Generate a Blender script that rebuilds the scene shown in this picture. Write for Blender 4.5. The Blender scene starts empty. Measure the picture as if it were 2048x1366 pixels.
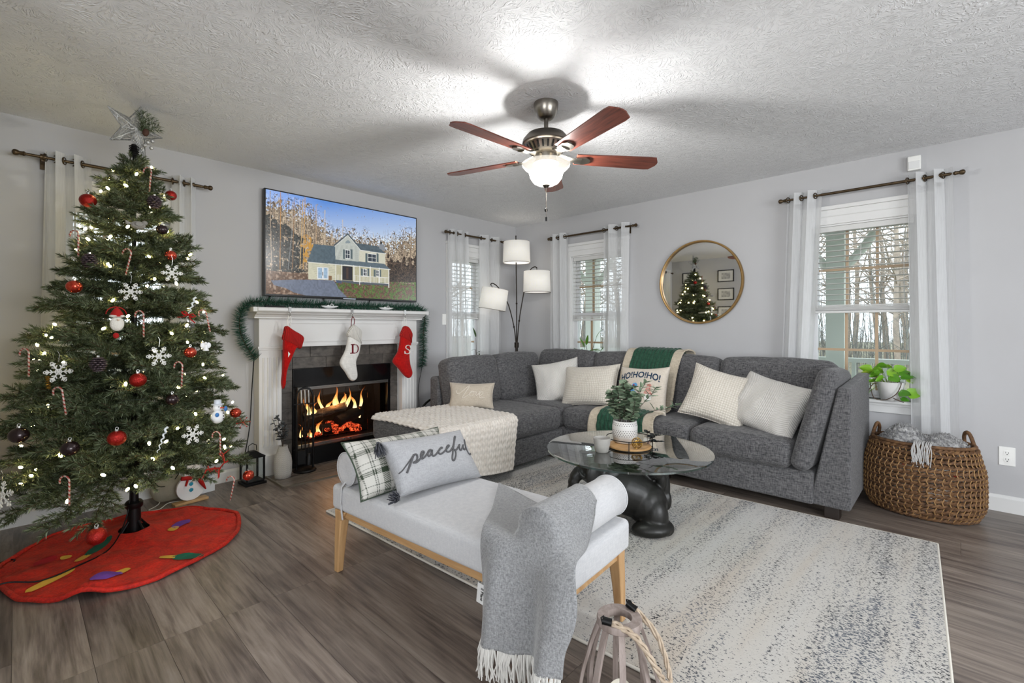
import bpy, math, random
import numpy as np
from mathutils import Matrix, Vector, noise as mnoise

SC = bpy.context.scene
COL = SC.collection
PI = math.pi
random.seed(7)

# ------------------------------------------------------------------ camera
FPX = 940.0
cam_d = bpy.data.cameras.new('camera')
cam = bpy.data.objects.new('camera', cam_d)
COL.objects.link(cam)
cam.location = (-4.36, -4.06, 1.19)
cam.rotation_euler = (PI / 2, 0, math.radians(43.4 - 90))
cam_d.sensor_width = 36.0
cam_d.lens = 36.0 * FPX / 2048.0
cam_d.shift_y = -31.0 / 2048.0
cam_d.clip_start = 0.05
cam_d.clip_end = 200
SC.camera = cam

# ------------------------------------------------------------------ world, view, big lights
SC.view_settings.view_transform = 'Standard'
SC.view_settings.look = 'None'
SC.view_settings.gamma = 1.0
SC.view_settings.use_curve_mapping = False
SC.view_settings.exposure = 0.0
try:
    SC.cycles.use_adaptive_sampling = True
    SC.cycles.adaptive_threshold = 0.06
    SC.cycles.max_bounces = 8
    SC.cycles.diffuse_bounces = 4
    SC.cycles.glossy_bounces = 4
    SC.cycles.transparent_max_bounces = 16
    SC.cycles.transmission_bounces = 8
    SC.cycles.caustics_reflective = False
    SC.cycles.caustics_refractive = False
    SC.cycles.sample_clamp_indirect = 4.0
except Exception:
    pass

world = bpy.data.worlds.new('overcast_sky')
SC.world = world
world.use_nodes = True
wn = world.node_tree
bg = wn.nodes['Background']
bg.inputs['Color'].default_value = (0.87, 0.94, 1.0, 1)
bg.inputs['Strength'].default_value = 3.2

def area_light(name, loc, rot, sx, sy, power, col):
    l = bpy.data.lights.new(name, 'AREA')
    l.shape = 'RECTANGLE'; l.size = sx; l.size_y = sy; l.energy = power; l.color = col
    o = bpy.data.objects.new(name, l); COL.objects.link(o)
    o.location = loc; o.rotation_euler = rot
    return o
# added room fill, set at two made-up window openings behind the camera
area_light('added_rear_fill', (-3.2, -6.93, 1.45), (-PI / 2 - .3, 0, PI), 2.6, 1.5, 118, (0.95, 0.975, 1.0))
area_light('added_side_fill', (-7.93, -5.0, 1.45), (PI / 2 + .3, 0, -PI / 2), 2.6, 1.5, 118, (0.95, 0.975, 1.0))

# ------------------------------------------------------------------ helpers: colour + materials
def lin(h):
    h = h.lstrip('#')
    r = [int(h[i:i + 2], 16) / 255 for i in (0, 2, 4)]
    return tuple((c / 12.92 if c <= 0.04045 else ((c + 0.055) / 1.055) ** 2.4) for c in r) + (1.0,)

def nmat(name):
    m = bpy.data.materials.new(name); m.use_nodes = True
    nt = m.node_tree
    return m, nt, nt.nodes['Principled BSDF']

def N(nt, typ, **kw):
    n = nt.nodes.new(typ)
    for k, v in kw.items():
        if k.startswith('i_'):
            n.inputs[k[2:].replace('_', ' ')].default_value = v
        else:
            setattr(n, k, v)
    return n

def L(nt, a, b):
    nt.links.new(a, b)

def ramp(nt, fac, stops, interp='LINEAR'):
    r = nt.nodes.new('ShaderNodeValToRGB')
    r.color_ramp.interpolation = interp
    el = r.color_ramp.elements
    while len(el) > 1:
        el.remove(el[-1])
    el[0].position = stops[0][0]; el[0].color = stops[0][1]
    for p, c in stops[1:]:
        e = el.new(p); e.color = c
    if fac is not None:
        L(nt, fac, r.inputs['Fac'])
    return r

def coords(nt, scale=(1, 1, 1), rot=(0, 0, 0), which='Object', loc=(0, 0, 0)):
    tc = nt.nodes.new('ShaderNodeTexCoord')
    mp = nt.nodes.new('ShaderNodeMapping')
    mp.inputs['Scale'].default_value = scale
    mp.inputs['Rotation'].default_value = rot
    mp.inputs['Location'].default_value = loc
    L(nt, tc.outputs[which], mp.inputs['Vector'])
    return mp.outputs['Vector']

def noise(nt, vec, scale, detail=3, rough=0.55, dist=0.0):
    n = nt.nodes.new('ShaderNodeTexNoise')
    n.inputs['Scale'].default_value = scale
    n.inputs['Detail'].default_value = detail
    n.inputs['Roughness'].default_value = rough
    n.inputs['Distortion'].default_value = dist
    if vec is not None:
        L(nt, vec, n.inputs['Vector'])
    return n.outputs['Fac']

def math_(nt, op, a, b=None, c=None):
    n = nt.nodes.new('ShaderNodeMath'); n.operation = op
    for i, x in enumerate((a, b, c)):
        if x is None:
            continue
        if isinstance(x, (int, float)):
            n.inputs[i].default_value = x
        else:
            L(nt, x, n.inputs[i])
    return n.outputs[0]

def bump(nt, bs, height, strength=0.3, dist=0.01):
    b = nt.nodes.new('ShaderNodeBump')
    b.inputs['Strength'].default_value = strength
    b.inputs['Distance'].default_value = dist
    L(nt, height, b.inputs['Height'])
    L(nt, b.outputs['Normal'], bs.inputs['Normal'])

def mixc(nt, fac, a, b, blend='MIX'):
    n = nt.nodes.new('ShaderNodeMix'); n.data_type = 'RGBA'; n.blend_type = blend
    for sock, x in ((n.inputs[0], fac), (n.inputs[6], a), (n.inputs[7], b)):
        if isinstance(x, (int, float)):
            sock.default_value = x
        elif isinstance(x, tuple):
            sock.default_value = x
        else:
            L(nt, x, sock)
    return n.outputs[2]

def plain(name, col, rough=0.5, metal=0.0, spec=0.5, emit=None, es=0.0, vary=None, vs=8.0, bmp=0.0, bs=200.0, coat=0.0, sheen=0.0):
    """A principled material, with optional low-contrast procedural variation and fine relief."""
    m, nt, b = nmat(name)
    c = lin(col) if isinstance(col, str) else col
    b.inputs['Base Color'].default_value = c
    b.inputs['Roughness'].default_value = rough
    b.inputs['Metallic'].default_value = metal
    b.inputs['Specular IOR Level'].default_value = spec
    b.inputs['Coat Weight'].default_value = coat
    b.inputs['Sheen Weight'].default_value = sheen
    if vary:
        f = noise(nt, coords(nt), vs, 4)
        r = ramp(nt, f, [(0.3, c), (0.72, lin(vary))])
        L(nt, r.outputs[0], b.inputs['Base Color'])
    if bmp:
        bump(nt, b, noise(nt, coords(nt), bs, 3), bmp, 0.004)
    if emit:
        b.inputs['Emission Color'].default_value = lin(emit) if isinstance(emit, str) else emit
        b.inputs['Emission Strength'].default_value = es
    return m

def fabric(name, c1, c2, scale=220.0, bmp=0.35, rough=0.95, lo=0.35, hi=0.68, streak=0.16, sheen=0.15):
    """Heathered weave: two crossed stretched noises."""
    m, nt, b = nmat(name)
    n1 = noise(nt, coords(nt, (1, 1, streak)), scale, 2)
    n2 = noise(nt, coords(nt, (streak, streak, 1)), scale, 2)
    f = math_(nt, 'MULTIPLY', math_(nt, 'ADD', n1, n2), 0.5)
    r = ramp(nt, f, [(lo, lin(c1)), (hi, lin(c2))])
    L(nt, r.outputs[0], b.inputs['Base Color'])
    b.inputs['Roughness'].default_value = rough
    b.inputs['Sheen Weight'].default_value = sheen
    b.inputs['Specular IOR Level'].default_value = 0.2
    bump(nt, b, f, bmp, 0.004)
    return m

def wood(name, c1, c2, along='Z', scale=14.0, rough=0.5):
    m, nt, b = nmat(name)
    s = {'X': (0.06, 1, 1), 'Y': (1, 0.06, 1), 'Z': (1, 1, 0.06)}[along]
    f = noise(nt, coords(nt, s), scale * 4, 5, 0.6, 0.4)
    r = ramp(nt, f, [(0.3, lin(c1)), (0.7, lin(c2))])
    L(nt, r.outputs[0], b.inputs['Base Color'])
    b.inputs['Roughness'].default_value = rough
    bump(nt, b, f, 0.12, 0.003)
    return m

def thin_glass(name, tint=(0.96, 0.98, 0.98, 1), ior=1.45, rough=0.0, extra=0.0):
    """Clear pane: fresnel reflection over straight-through transmission."""
    m = bpy.data.materials.new(name); m.use_nodes = True
    nt = m.node_tree; nt.nodes.clear()
    o = nt.nodes.new('ShaderNodeOutputMaterial')
    t = nt.nodes.new('ShaderNodeBsdfTransparent'); t.inputs[0].default_value = tint
    g = nt.nodes.new('ShaderNodeBsdfGlossy'); g.inputs['Roughness'].default_value = rough
    fr = nt.nodes.new('ShaderNodeFresnel'); fr.inputs['IOR'].default_value = ior
    mx = nt.nodes.new('ShaderNodeMixShader')
    ge = nt.nodes.new('ShaderNodeNewGeometry')
    fac = math_(nt, 'MULTIPLY', math_(nt, 'MULTIPLY_ADD', fr.outputs[0], 1.6, extra), math_(nt, 'SUBTRACT', 1.0, ge.outputs['Backfacing']))
    fac = math_(nt, 'MINIMUM', fac, 1.0)
    L(nt, fac, mx.inputs[0]); L(nt, t.outputs[0], mx.inputs[1]); L(nt, g.outputs[0], mx.inputs[2])
    L(nt, mx.outputs[0], o.inputs['Surface'])
    return m

def sheer_mat(name, col, see=0.4, trl=0.5):
    """Sheer cloth: part see-through, part diffuse, part translucent."""
    m = bpy.data.materials.new(name); m.use_nodes = True
    nt = m.node_tree; nt.nodes.clear()
    o = nt.nodes.new('ShaderNodeOutputMaterial')
    t = nt.nodes.new('ShaderNodeBsdfTransparent')
    d = nt.nodes.new('ShaderNodeBsdfDiffuse'); d.inputs[0].default_value = lin(col)
    l = nt.nodes.new('ShaderNodeBsdfTranslucent'); l.inputs[0].default_value = lin(col)
    m1 = nt.nodes.new('ShaderNodeMixShader'); m1.inputs[0].default_value = trl
    L(nt, d.outputs[0], m1.inputs[1]); L(nt, l.outputs[0], m1.inputs[2])
    m2 = nt.nodes.new('ShaderNodeMixShader')
    f = noise(nt, coords(nt, (1, 1, 0.05)), 160, 2)
    fac = math_(nt, 'MULTIPLY_ADD', f, -0.2, see + 0.1)
    L(nt, fac, m2.inputs[0])
    L(nt, m1.outputs[0], m2.inputs[1]); L(nt, t.outputs[0], m2.inputs[2])
    L(nt, m2.outputs[0], o.inputs['Surface'])
    return m

def glow(name, col, strength):
    m = bpy.data.materials.new(name); m.use_nodes = True
    nt = m.node_tree; nt.nodes.clear()
    o = nt.nodes.new('ShaderNodeOutputMaterial')
    e = nt.nodes.new('ShaderNodeEmission')
    e.inputs[0].default_value = lin(col) if isinstance(col, str) else col
    e.inputs[1].default_value = strength
    L(nt, e.outputs[0], o.inputs['Surface'])
    return m

# ------------------------------------------------------------------ helpers: geometry
class MB:
    """Collects simple shapes; build() links them as ONE mesh object."""
    def __init__(s, T=None):
        s.v = []; s.f = []; s.T = T
    def add(s, vs, fs):
        o = len(s.v)
        if s.T is not None:
            vs = [tuple(s.T @ Vector(p)) for p in vs]
        s.v += [tuple(p) for p in vs]
        s.f += [tuple(i + o for i in f) for f in fs]
        return s
    def box(s, x0, x1, y0, y1, z0, z1):
        v = [(x, y, z) for z in (z0, z1) for y in (y0, y1) for x in (x0, x1)]
        return s.add(v, [(0, 2, 3, 1), (4, 5, 7, 6), (0, 1, 5, 4), (2, 6, 7, 3), (0, 4, 6, 2), (1, 3, 7, 5)])
    def bar(s, p0, p1, w, h, up=(0, 0, 1)):
        p0, p1 = Vector(p0), Vector(p1)
        d = (p1 - p0).normalized(); u = Vector(up)
        if abs(d.dot(u)) > 0.95:
            u = Vector((1, 0, 0))
        a = d.cross(u).normalized(); b = a.cross(d)
        v = []
        for p in (p0, p1):
            for i, j in ((-1, -1), (1, -1), (1, 1), (-1, 1)):
                v.append(p + a * i * w / 2 + b * j * h / 2)
        return s.add(v, [(0, 3, 2, 1), (4, 5, 6, 7), (0, 1, 5, 4), (1, 2, 6, 5), (2, 3, 7, 6), (3, 0, 4, 7)])
    def tube(s, pts, r, n=8, closed=False, caps=True, flat=1.0):
        P = [Vector(p) for p in pts]; m = len(P)
        R = r if isinstance(r, (list, tuple)) else [r] * m
        t0 = (P[1] - P[0]).normalized()
        u = t0.orthogonal().normalized()
        if abs(t0.z) < 0.9:
            u = t0.cross(Vector((0, 0, 1))).normalized()
        v = []; pt = t0
        for i in range(m):
            if closed:
                t = (P[(i + 1) % m] - P[i - 1]).normalized()
            else:
                t = (P[min(i + 1, m - 1)] - P[max(i - 1, 0)]).normalized()
            q = pt.rotation_difference(t); u = q @ u; pt = t
            w = t.cross(u).normalized()
            for k in range(n):
                a = 2 * PI * k / n
                v.append(P[i] + (u * math.cos(a) + w * math.sin(a) * flat) * R[i])
        f = []
        for i in range(m if closed else m - 1):
            j = (i + 1) % m
            for k in range(n):
                k2 = (k + 1) % n
                f.append((i * n + k, i * n + k2, j * n + k2, j * n + k))
        if caps and not closed:
            f.append(tuple(range(n - 1, -1, -1))); f.append(tuple(range((m - 1) * n, m * n)))
        return s.add(v, f)
    def cyl(s, p0, p1, r0, r1=None, n=16, caps=True):
        return s.tube([p0, p1], [r0, r0 if r1 is None else r1], n, caps=caps)
    def lathe(s, prof, n=24, c=(0, 0, 0), sx=1.0, sy=1.0):
        v = []; f = []; m = len(prof)
        for r, z in prof:
            for k in range(n):
                a = 2 * PI * k / n
                v.append((c[0] + r * sx * math.cos(a), c[1] + r * sy * math.sin(a), c[2] + z))
        for i in range(m - 1):
            for k in range(n):
                k2 = (k + 1) % n
                f.append((i * n + k, i * n + k2, (i + 1) * n + k2, (i + 1) * n + k))
        ring_ = prof[0] == prof[-1] or (m == 2 and prof[0][0] < .01)
        if prof[0][0] > 1e-6 and not ring_:
            f.append(tuple(range(n - 1, -1, -1)))
        if prof[-1][0] > 1e-6 and not ring_:
            f.append(tuple(range((m - 1) * n, m * n)))
        return s.add(v, f)
    def ell(s, c, r, nu=14, nv=9, R=None):
        v = []; f = []
        for j in range(nv + 1):
            ph = PI * j / nv
            for i in range(nu):
                a = 2 * PI * i / nu
                p = Vector((r[0] * math.sin(ph) * math.cos(a), r[1] * math.sin(ph) * math.sin(a), r[2] * math.cos(ph)))
                if R is not None:
                    p = R @ p
                v.append(Vector(c) + p)
        for j in range(nv):
            for i in range(nu):
                i2 = (i + 1) % nu
                f.append((j * nu + i, (j + 1) * nu + i, (j + 1) * nu + i2, j * nu + i2))
        return s.add(v, f)
    def prism(s, poly, a0, a1, axis='z'):
        n = len(poly)
        def pt(p, a):
            return {'z': (p[0], p[1], a), 'y': (p[0], a, p[1]), 'x': (a, p[0], p[1])}[axis]
        v = [pt(p, a0) for p in poly] + [pt(p, a1) for p in poly]
        f = [tuple(range(n - 1, -1, -1)), tuple(range(n, 2 * n))]
        f += [(i, (i + 1) % n, (i + 1) % n + n, i + n) for i in range(n)]
        return s.add(v, f)
    def grid(s, fn, nu, nv, cu=False):
        v = [fn(i / (nu if cu else nu - 1), j / (nv - 1)) for j in range(nv) for i in range(nu)]
        f = []
        for j in range(nv - 1):
            for i in range(nu if cu else nu - 1):
                i2 = (i + 1) % nu
                f.append((j * nu + i, j * nu + i2, (j + 1) * nu + i2, (j + 1) * nu + i))
        return s.add(v, f)
    def build(s, name, mat, parent=None, smooth=35, bevel=0.0, solid=0.0, subs=0, kind=None, label=None, weld=False, segs=2, local=False):
        me = bpy.data.meshes.new(name)
        me.from_pydata(s.v, [], s.f)
        if weld:
            import bmesh
            bm = bmesh.new(); bm.from_mesh(me)
            bmesh.ops.remove_doubles(bm, verts=bm.verts, dist=1e-5)
            bmesh.ops.recalc_face_normals(bm, faces=bm.faces)
            bm.to_mesh(me); bm.free()
        me.materials.append(mat)
        if smooth:
            me.polygons.foreach_set('use_smooth', [True] * len(me.polygons))
            if smooth < 180:
                me.set_sharp_from_angle(angle=math.radians(smooth))
        me.update()
        o = bpy.data.objects.new(name, me)
        COL.objects.link(o)
        if parent is not None:
            o.parent = parent
            if not local:
                r = parent
                while r.parent is not None:
                    r = r.parent
                o.matrix_parent_inverse = INV.get(parent.name, Matrix())
        if bevel:
            b = o.modifiers.new('round', 'BEVEL'); b.width = bevel; b.segments = segs; b.limit_method = 'ANGLE'
            b.angle_limit = math.radians(40); b.harden_normals = False
        if solid:
            b = o.modifiers.new('thick', 'SOLIDIFY'); b.thickness = solid; b.offset = 0
        if subs:
            b = o.modifiers.new('sub', 'SUBSURF'); b.levels = subs; b.render_levels = subs
        if kind:
            o['kind'] = kind
        if label:
            o['label'] = label
        return o

INV = {}
def tag(o, label=None, cat=None, group=None, kind=None):
    if label: o['label'] = label
    if cat: o['category'] = cat
    if group: o['group'] = group
    if kind: o['kind'] = kind
    return o

def thing(name, label, cat, loc=(0, 0, 0), rotz=0.0, group=None, kind=None, rot=None, world=True):
    """Empty at the thing's base. world=True: parts are given in world coordinates."""
    o = bpy.data.objects.new(name, None); COL.objects.link(o)
    o.empty_display_size = 0.05
    o.location = loc
    o.rotation_euler = rot if rot else (0, 0, rotz)
    if world:
        INV[o.name] = (Matrix.Translation(loc) @ o.rotation_euler.to_matrix().to_4x4()).inverted()
    return tag(o, label, cat, group, kind)

def copy_tree(o, parent=None):
    c = o.copy(); COL.objects.link(c)
    if parent is not None:
        c.parent = parent
    for ch in list(o.children):
        copy_tree(ch, c)
    return c

def RM(rz=0, rx=0, ry=0):
    return (Matrix.Rotation(rz, 4, 'Z') @ Matrix.Rotation(rx, 4, 'X') @ Matrix.Rotation(ry, 4, 'Y'))

def rad(a):
    return a * PI / 180

def cushion(w, d, h, r=0.05, puff=0.02, wr=0.0, seed=0, inner=8):
    """Soft upholstered block centred on the origin; returns verts, faces."""
    hx, hy, hz = w / 2, d / 2, h / 2
    r = min(r, hx * .95, hy * .95, hz * .95)
    def axis(hh):
        e = [-hh + r * (1 - math.cos(PI / 2 * k / 4)) for k in range(5)]
        m = [(-hh + r) + (2 * hh - 2 * r) * k / inner for k in range(1, inner)]
        return e + m + [-x for x in e[::-1]]
    ax, ay, az = axis(hx), axis(hy), axis(hz)
    V = {}; vs = []; fs = []
    def vid(p):
        k = (round(p[0], 5), round(p[1], 5), round(p[2], 5))
        if k in V:
            return V[k]
        x, y, z = p
        q = (max(-hx + r, min(hx - r, x)), max(-hy + r, min(hy - r, y)), max(-hz + r, min(hz - r, z)))
        dv = Vector((x - q[0], y - q[1], z - q[2]))
        if dv.length > 1e-9:
            dv = dv.normalized() * r
        P = Vector(q) + dv
        bx, by, bz = 1 - (x / hx) ** 2, 1 - (y / hy) ** 2, 1 - (z / hz) ** 2
        P.z += puff * (z / hz) * (bx * by) ** 0.7
        P.x += puff * 0.6 * (x / hx) * (by * bz) ** 0.7
        P.y += puff * 0.6 * (y / hy) * (bx * bz) ** 0.7
        if wr:
            nn = mnoise.noise(Vector((P.x * 7 + seed, P.y * 7 + seed * 2.1, P.z * 7))) + 0.6 * mnoise.noise(Vector((P.x * 17 + seed, P.y * 5, P.z * 15)))
            if P.length > 0:
                P += P.normalized() * nn * wr
        V[k] = len(vs); vs.append(tuple(P))
        return V[k]
    def face(A, B, fn, flip):
        for i in range(len(A) - 1):
            for j in range(len(B) - 1):
                q = [vid(fn(A[i], B[j])), vid(fn(A[i + 1], B[j])), vid(fn(A[i + 1], B[j + 1])), vid(fn(A[i], B[j + 1]))]
                fs.append(tuple(q[::-1] if flip else q))
    face(ax, ay, lambda a, b: (a, b, hz), False); face(ax, ay, lambda a, b: (a, b, -hz), True)
    face(ax, az, lambda a, b: (a, -hy, b), False); face(ax, az, lambda a, b: (a, hy, b), True)
    face(ay, az, lambda a, b: (hx, a, b), False); face(ay, az, lambda a, b: (-hx, a, b), True)
    return vs, fs

def pillow_surf(w, h, t, seed=0, wr=0.006):
    def s(u, v, side=-1):
        x = w / 2 * u * (1 - 0.09 * (1 - v * v) * abs(u))
        z = h / 2 * v * (1 - 0.11 * (1 - u * u) * abs(v))
        e = max(0.0, (1 - u * u) * (1 - v * v))
        T = t / 2 * e ** 0.42
        if e > 0:
            T += wr * min(1, e * 6) * (mnoise.noise(Vector((x * 9 + seed, z * 9, side))) + 0.5 * mnoise.noise(Vector((x * 22 + seed, z * 14, side * 2))))
        return (x, side * T, z)
    return s

def pillow_mesh(w, h, t, n=22, seed=0, wr=0.006):
    s = pillow_surf(w, h, t, seed, wr)
    b = MB()
    def warp(a):
        a = 2 * a - 1
        return math.sin(a * PI / 2) * .5 + a * .5
    b.grid(lambda a, c: s(warp(a), warp(c), -1), n, n)
    b.grid(lambda a, c: s(-warp(a), warp(c), 1), n, n)
    return b, s

def make_pillow(name, label, mat, w, h, t, loc, az, tilt, roll=0, seed=0, wr=0.006, piping=None, group=None):
    b, s = pillow_mesh(w, h, t, 24, seed, wr)
    T = Matrix.Translation(loc) @ RM(rad(az), rad(tilt), rad(roll))
    root = thing(name, label, 'pillow', loc, group=group, world=False)
    root.matrix_world = T
    root.rotation_euler = T.to_euler()
    o = b.build('cover', mat, root, smooth=180, weld=True, local=True)
    if piping:
        pts = []
        for k in range(64):
            a = k / 64 * 4
            i = int(a); q = 2 * (a - i) - 1
            u, v = [(q, -1), (1, q), (-q, 1), (-1, -q)][i]
            pts.append(s(u, v))
        MB().tube(pts, 0.004, 5, closed=True).build('piping', piping, root, smooth=180, local=True)
    return root, s

def homography(src, dst):
    """3x3 mapping of four src points to four dst points."""
    A = []
    for (x, y), (u, v) in zip(src, dst):
        A.append([x, y, 1, 0, 0, 0, -u * x, -u * y, -u]); A.append([0, 0, 0, x, y, 1, -v * x, -v * y, -v])
    _, _, vt = np.linalg.svd(np.array(A, float))
    return vt[-1].reshape(3, 3)

def happly(Hm, x, y):
    q = Hm @ np.array([x, y, 1.0])
    return q[0] / q[2], q[1] / q[2]

def smooth_path(pts, n=4):
    """Catmull-Rom through the points."""
    P = [Vector(p) for p in pts]
    out = []
    for i in range(len(P) - 1):
        p0 = P[max(i - 1, 0)]; p1 = P[i]; p2 = P[i + 1]; p3 = P[min(i + 2, len(P) - 1)]
        for k in range(n):
            t = k / n
            out.append(0.5 * ((2 * p1) + (p2 - p0) * t + (2 * p0 - 5 * p1 + 4 * p2 - p3) * t * t + (3 * p1 - p0 - 3 * p2 + p3) * t ** 3))
    out.append(P[-1])
    return out
# ------------------------------------------------------------------ materials of the setting
def wall_mat():
    m, nt, b = nmat('grey_wall_paint')
    f = noise(nt, coords(nt), 1.2, 3)
    r = ramp(nt, f, [(0.3, lin('#b7b7b9')), (0.7, lin('#bdbdbf'))])
    L(nt, r.outputs[0], b.inputs['Base Color'])
    b.inputs['Roughness'].default_value = 0.75
    bump(nt, b, noise(nt, coords(nt), 260, 2), 0.08, 0.002)
    return m

def ceiling_mat():
    """Stomped plaster: radial brush strokes around scattered centres."""
    m, nt, b = nmat('stomped_ceiling_plaster')
    b.inputs['Base Color'].default_value = lin('#ebecee')
    b.inputs['Roughness'].default_value = 0.9
    vec = coords(nt)
    warp = nt.nodes.new('ShaderNodeTexNoise'); warp.inputs['Scale'].default_value = 9; warp.inputs['Detail'].default_value = 2
    L(nt, vec, warp.inputs['Vector'])
    vm = nt.nodes.new('ShaderNodeVectorMath'); vm.operation = 'MULTIPLY_ADD'
    L(nt, warp.outputs['Color'], vm.inputs[0]); vm.inputs[1].default_value = (0.05, 0.05, 0.0)
    L(nt, vec, vm.inputs[2])
    hs = []
    for sc, off in ((6.5, (0, 0, 0)), (8.5, (3.3, 1.7, 0))):
        ad = nt.nodes.new('ShaderNodeVectorMath'); ad.operation = 'ADD'
        L(nt, vm.outputs[0], ad.inputs[0]); ad.inputs[1].default_value = off
        vo = nt.nodes.new('ShaderNodeTexVoronoi'); vo.voronoi_dimensions = '2D'
        vo.inputs['Scale'].default_value = sc
        L(nt, ad.outputs[0], vo.inputs['Vector'])
        sub = nt.nodes.new('ShaderNodeVectorMath'); sub.operation = 'SUBTRACT'
        L(nt, ad.outputs[0], sub.inputs[0]); L(nt, vo.outputs['Position'], sub.inputs[1])
        sp = nt.nodes.new('ShaderNodeSeparateXYZ'); L(nt, sub.outputs[0], sp.inputs[0])
        ang = math_(nt, 'ARCTAN2', sp.outputs[1], sp.outputs[0])
        cb = nt.nodes.new('ShaderNodeCombineXYZ')
        L(nt, math_(nt, 'MULTIPLY', ang, 5.0), cb.inputs[0])
        L(nt, math_(nt, 'MULTIPLY', vo.outputs['Distance'], 2.2), cb.inputs[1])
        sc2 = nt.nodes.new('ShaderNodeSeparateXYZ'); L(nt, vo.outputs['Position'], sc2.inputs[0])
        L(nt, math_(nt, 'ADD', math_(nt, 'MULTIPLY', sc2.outputs[0], 31.7), math_(nt, 'MULTIPLY', sc2.outputs[1], 17.3)), cb.inputs[2])
        n1 = noise(nt, cb.outputs[0], 1.6, 1.0)
        h = nt.nodes.new('ShaderNodeMapRange'); h.interpolation_type = 'SMOOTHSTEP'
        h.inputs['From Min'].default_value = 0.53; h.inputs['From Max'].default_value = 0.64
        L(nt, n1, h.inputs['Value'])
        fade = nt.nodes.new('ShaderNodeMapRange')
        fade.inputs['From Min'].default_value = 0.08; fade.inputs['From Max'].default_value = 0.3
        L(nt, vo.outputs['Distance'], fade.inputs['Value'])
        hs.append(math_(nt, 'MULTIPLY', h.outputs[0], fade.outputs[0]))
    fine = noise(nt, vec, 90, 2)
    hh = math_(nt, 'ADD', math_(nt, 'MAXIMUM', hs[0], hs[1]), math_(nt, 'MULTIPLY', fine, 0.25))
    bump(nt, b, hh, 0.68, 0.006)
    return m

def floor_mat():
    m, nt, b = nmat('grey_brown_plank')
    oi = nt.nodes.new('ShaderNodeObjectInfo')
    tc = nt.nodes.new('ShaderNodeTexCoord')
    off = nt.nodes.new('ShaderNodeVectorMath'); off.operation = 'MULTIPLY_ADD'
    cbx = nt.nodes.new('ShaderNodeCombineXYZ')
    for i in range(3):
        L(nt, oi.outputs['Random'], cbx.inputs[i])
    L(nt, cbx.outputs[0], off.inputs[0]); off.inputs[1].default_value = (37.0, 91.0, 53.0)
    L(nt, tc.outputs['Object'], off.inputs[2])
    def mapped(scale):
        mp = nt.nodes.new('ShaderNodeMapping'); mp.inputs['Scale'].default_value = scale
        L(nt, off.outputs[0], mp.inputs['Vector']); return mp.outputs[0]
    g1 = noise(nt, mapped((1, 0.09, 1)), 26, 5, 0.62, 0.6)
    g2 = noise(nt, mapped((1, 0.035, 1)), 95, 3, 0.6)
    g3 = noise(nt, mapped((1, 0.3, 1)), 4.5, 3, 0.5, 0.8)
    f = math_(nt, 'ADD', math_(nt, 'MULTIPLY', g1, 0.45), math_(nt, 'ADD', math_(nt, 'MULTIPLY', g2, 0.25), math_(nt, 'MULTIPLY', g3, 0.3)))
    r = ramp(nt, f, [(0.33, lin('#3a322c')), (0.43, lin('#615650')), (0.53, lin('#82766c')), (0.68, lin('#9f9389'))])
    tone = math_(nt, 'MULTIPLY_ADD', oi.outputs['Random'], 0.40, 0.78)
    hsv = nt.nodes.new('ShaderNodeHueSaturation'); hsv.inputs['Saturation'].default_value = 0.95
    L(nt, tone, hsv.inputs['Value']); L(nt, r.outputs[0], hsv.inputs['Color'])
    L(nt, hsv.outputs[0], b.inputs['Base Color'])
    rr = nt.nodes.new('ShaderNodeMapRange'); rr.inputs['To Min'].default_value = 0.30; rr.inputs['To Max'].default_value = 0.46
    L(nt, f, rr.inputs['Value']); L(nt, rr.outputs[0], b.inputs['Roughness'])
    bump(nt, b, f, 0.12, 0.004)
    return m

MW = wall_mat(); MC = ceiling_mat(); MF = floor_mat()
MWHITE = plain('white_trim_paint', '#dededd', 0.38)
MBRZ = plain('aged_bronze', '#463a2c', 0.38, 0.8, vary='#5f4f3a', vs=30)
MBLK = plain('black_metal', '#0e0e0f', 0.42, 0.5)
MGLASS = thin_glass('window_glass')
MMUNT = plain('backlit_tan_grille', '#b29a7e', 0.5)  # warm backlight on the grille is put into this tan colour
MSASH = plain('white_vinyl_sash', '#d3d4d6', 0.4)
MSLAT = plain('blind_slat', '#d2d2d0', 0.5)
MSHEER = sheer_mat('sheer_white_voile', '#eff0f1', 0.28, 0.45)
MPLATE = plain('switch_plate_white', '#efefec', 0.4)

CEIL = 2.44
# ------------------------------------------------------------------ floor with its planks
slab = MB().box(-8.1, 0.15, -7.1, 0.15, -0.05, -0.0035).build('floor', MF, None, smooth=0)
tag(slab, 'grey-brown wood plank floor', None, kind='structure')
PLW, PLL = 0.1985, 1.219
pm = MB().box(-PLW / 2 + .0006, PLW / 2 - .0006, -PLL / 2 + .0006, PLL / 2 - .0006, -0.0034, 0.0)
proto_me = None
rs = random.Random(3)
ncol = 27
for c in range(ncol):
    xc = -0.10 - c * PLW
    if -4.45 < xc < -3.02:
        ph = -1.88
    else:
        ph = -1.88 + rs.choice([0.2, 0.41, 0.62, 0.83, 1.02]) + rs.uniform(-.05, .05)
    y = ph
    while y < 0.0:
        y += PLL
    y -= PLL / 2
    while y > -5.3:
        if proto_me is None:
            o = pm.build('plank', MF, slab, smooth=0); proto_me = o.data
        else:
            o = bpy.data.objects.new('plank', proto_me); COL.objects.link(o); o.parent = slab
        yy0, yy1 = y - PLL / 2, min(y + PLL / 2, 0.0)
        o.location = (xc, (yy0 + yy1) / 2, 0)
        o.scale = (1, (yy1 - yy0) / PLL, 1)
        y -= PLL

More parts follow.
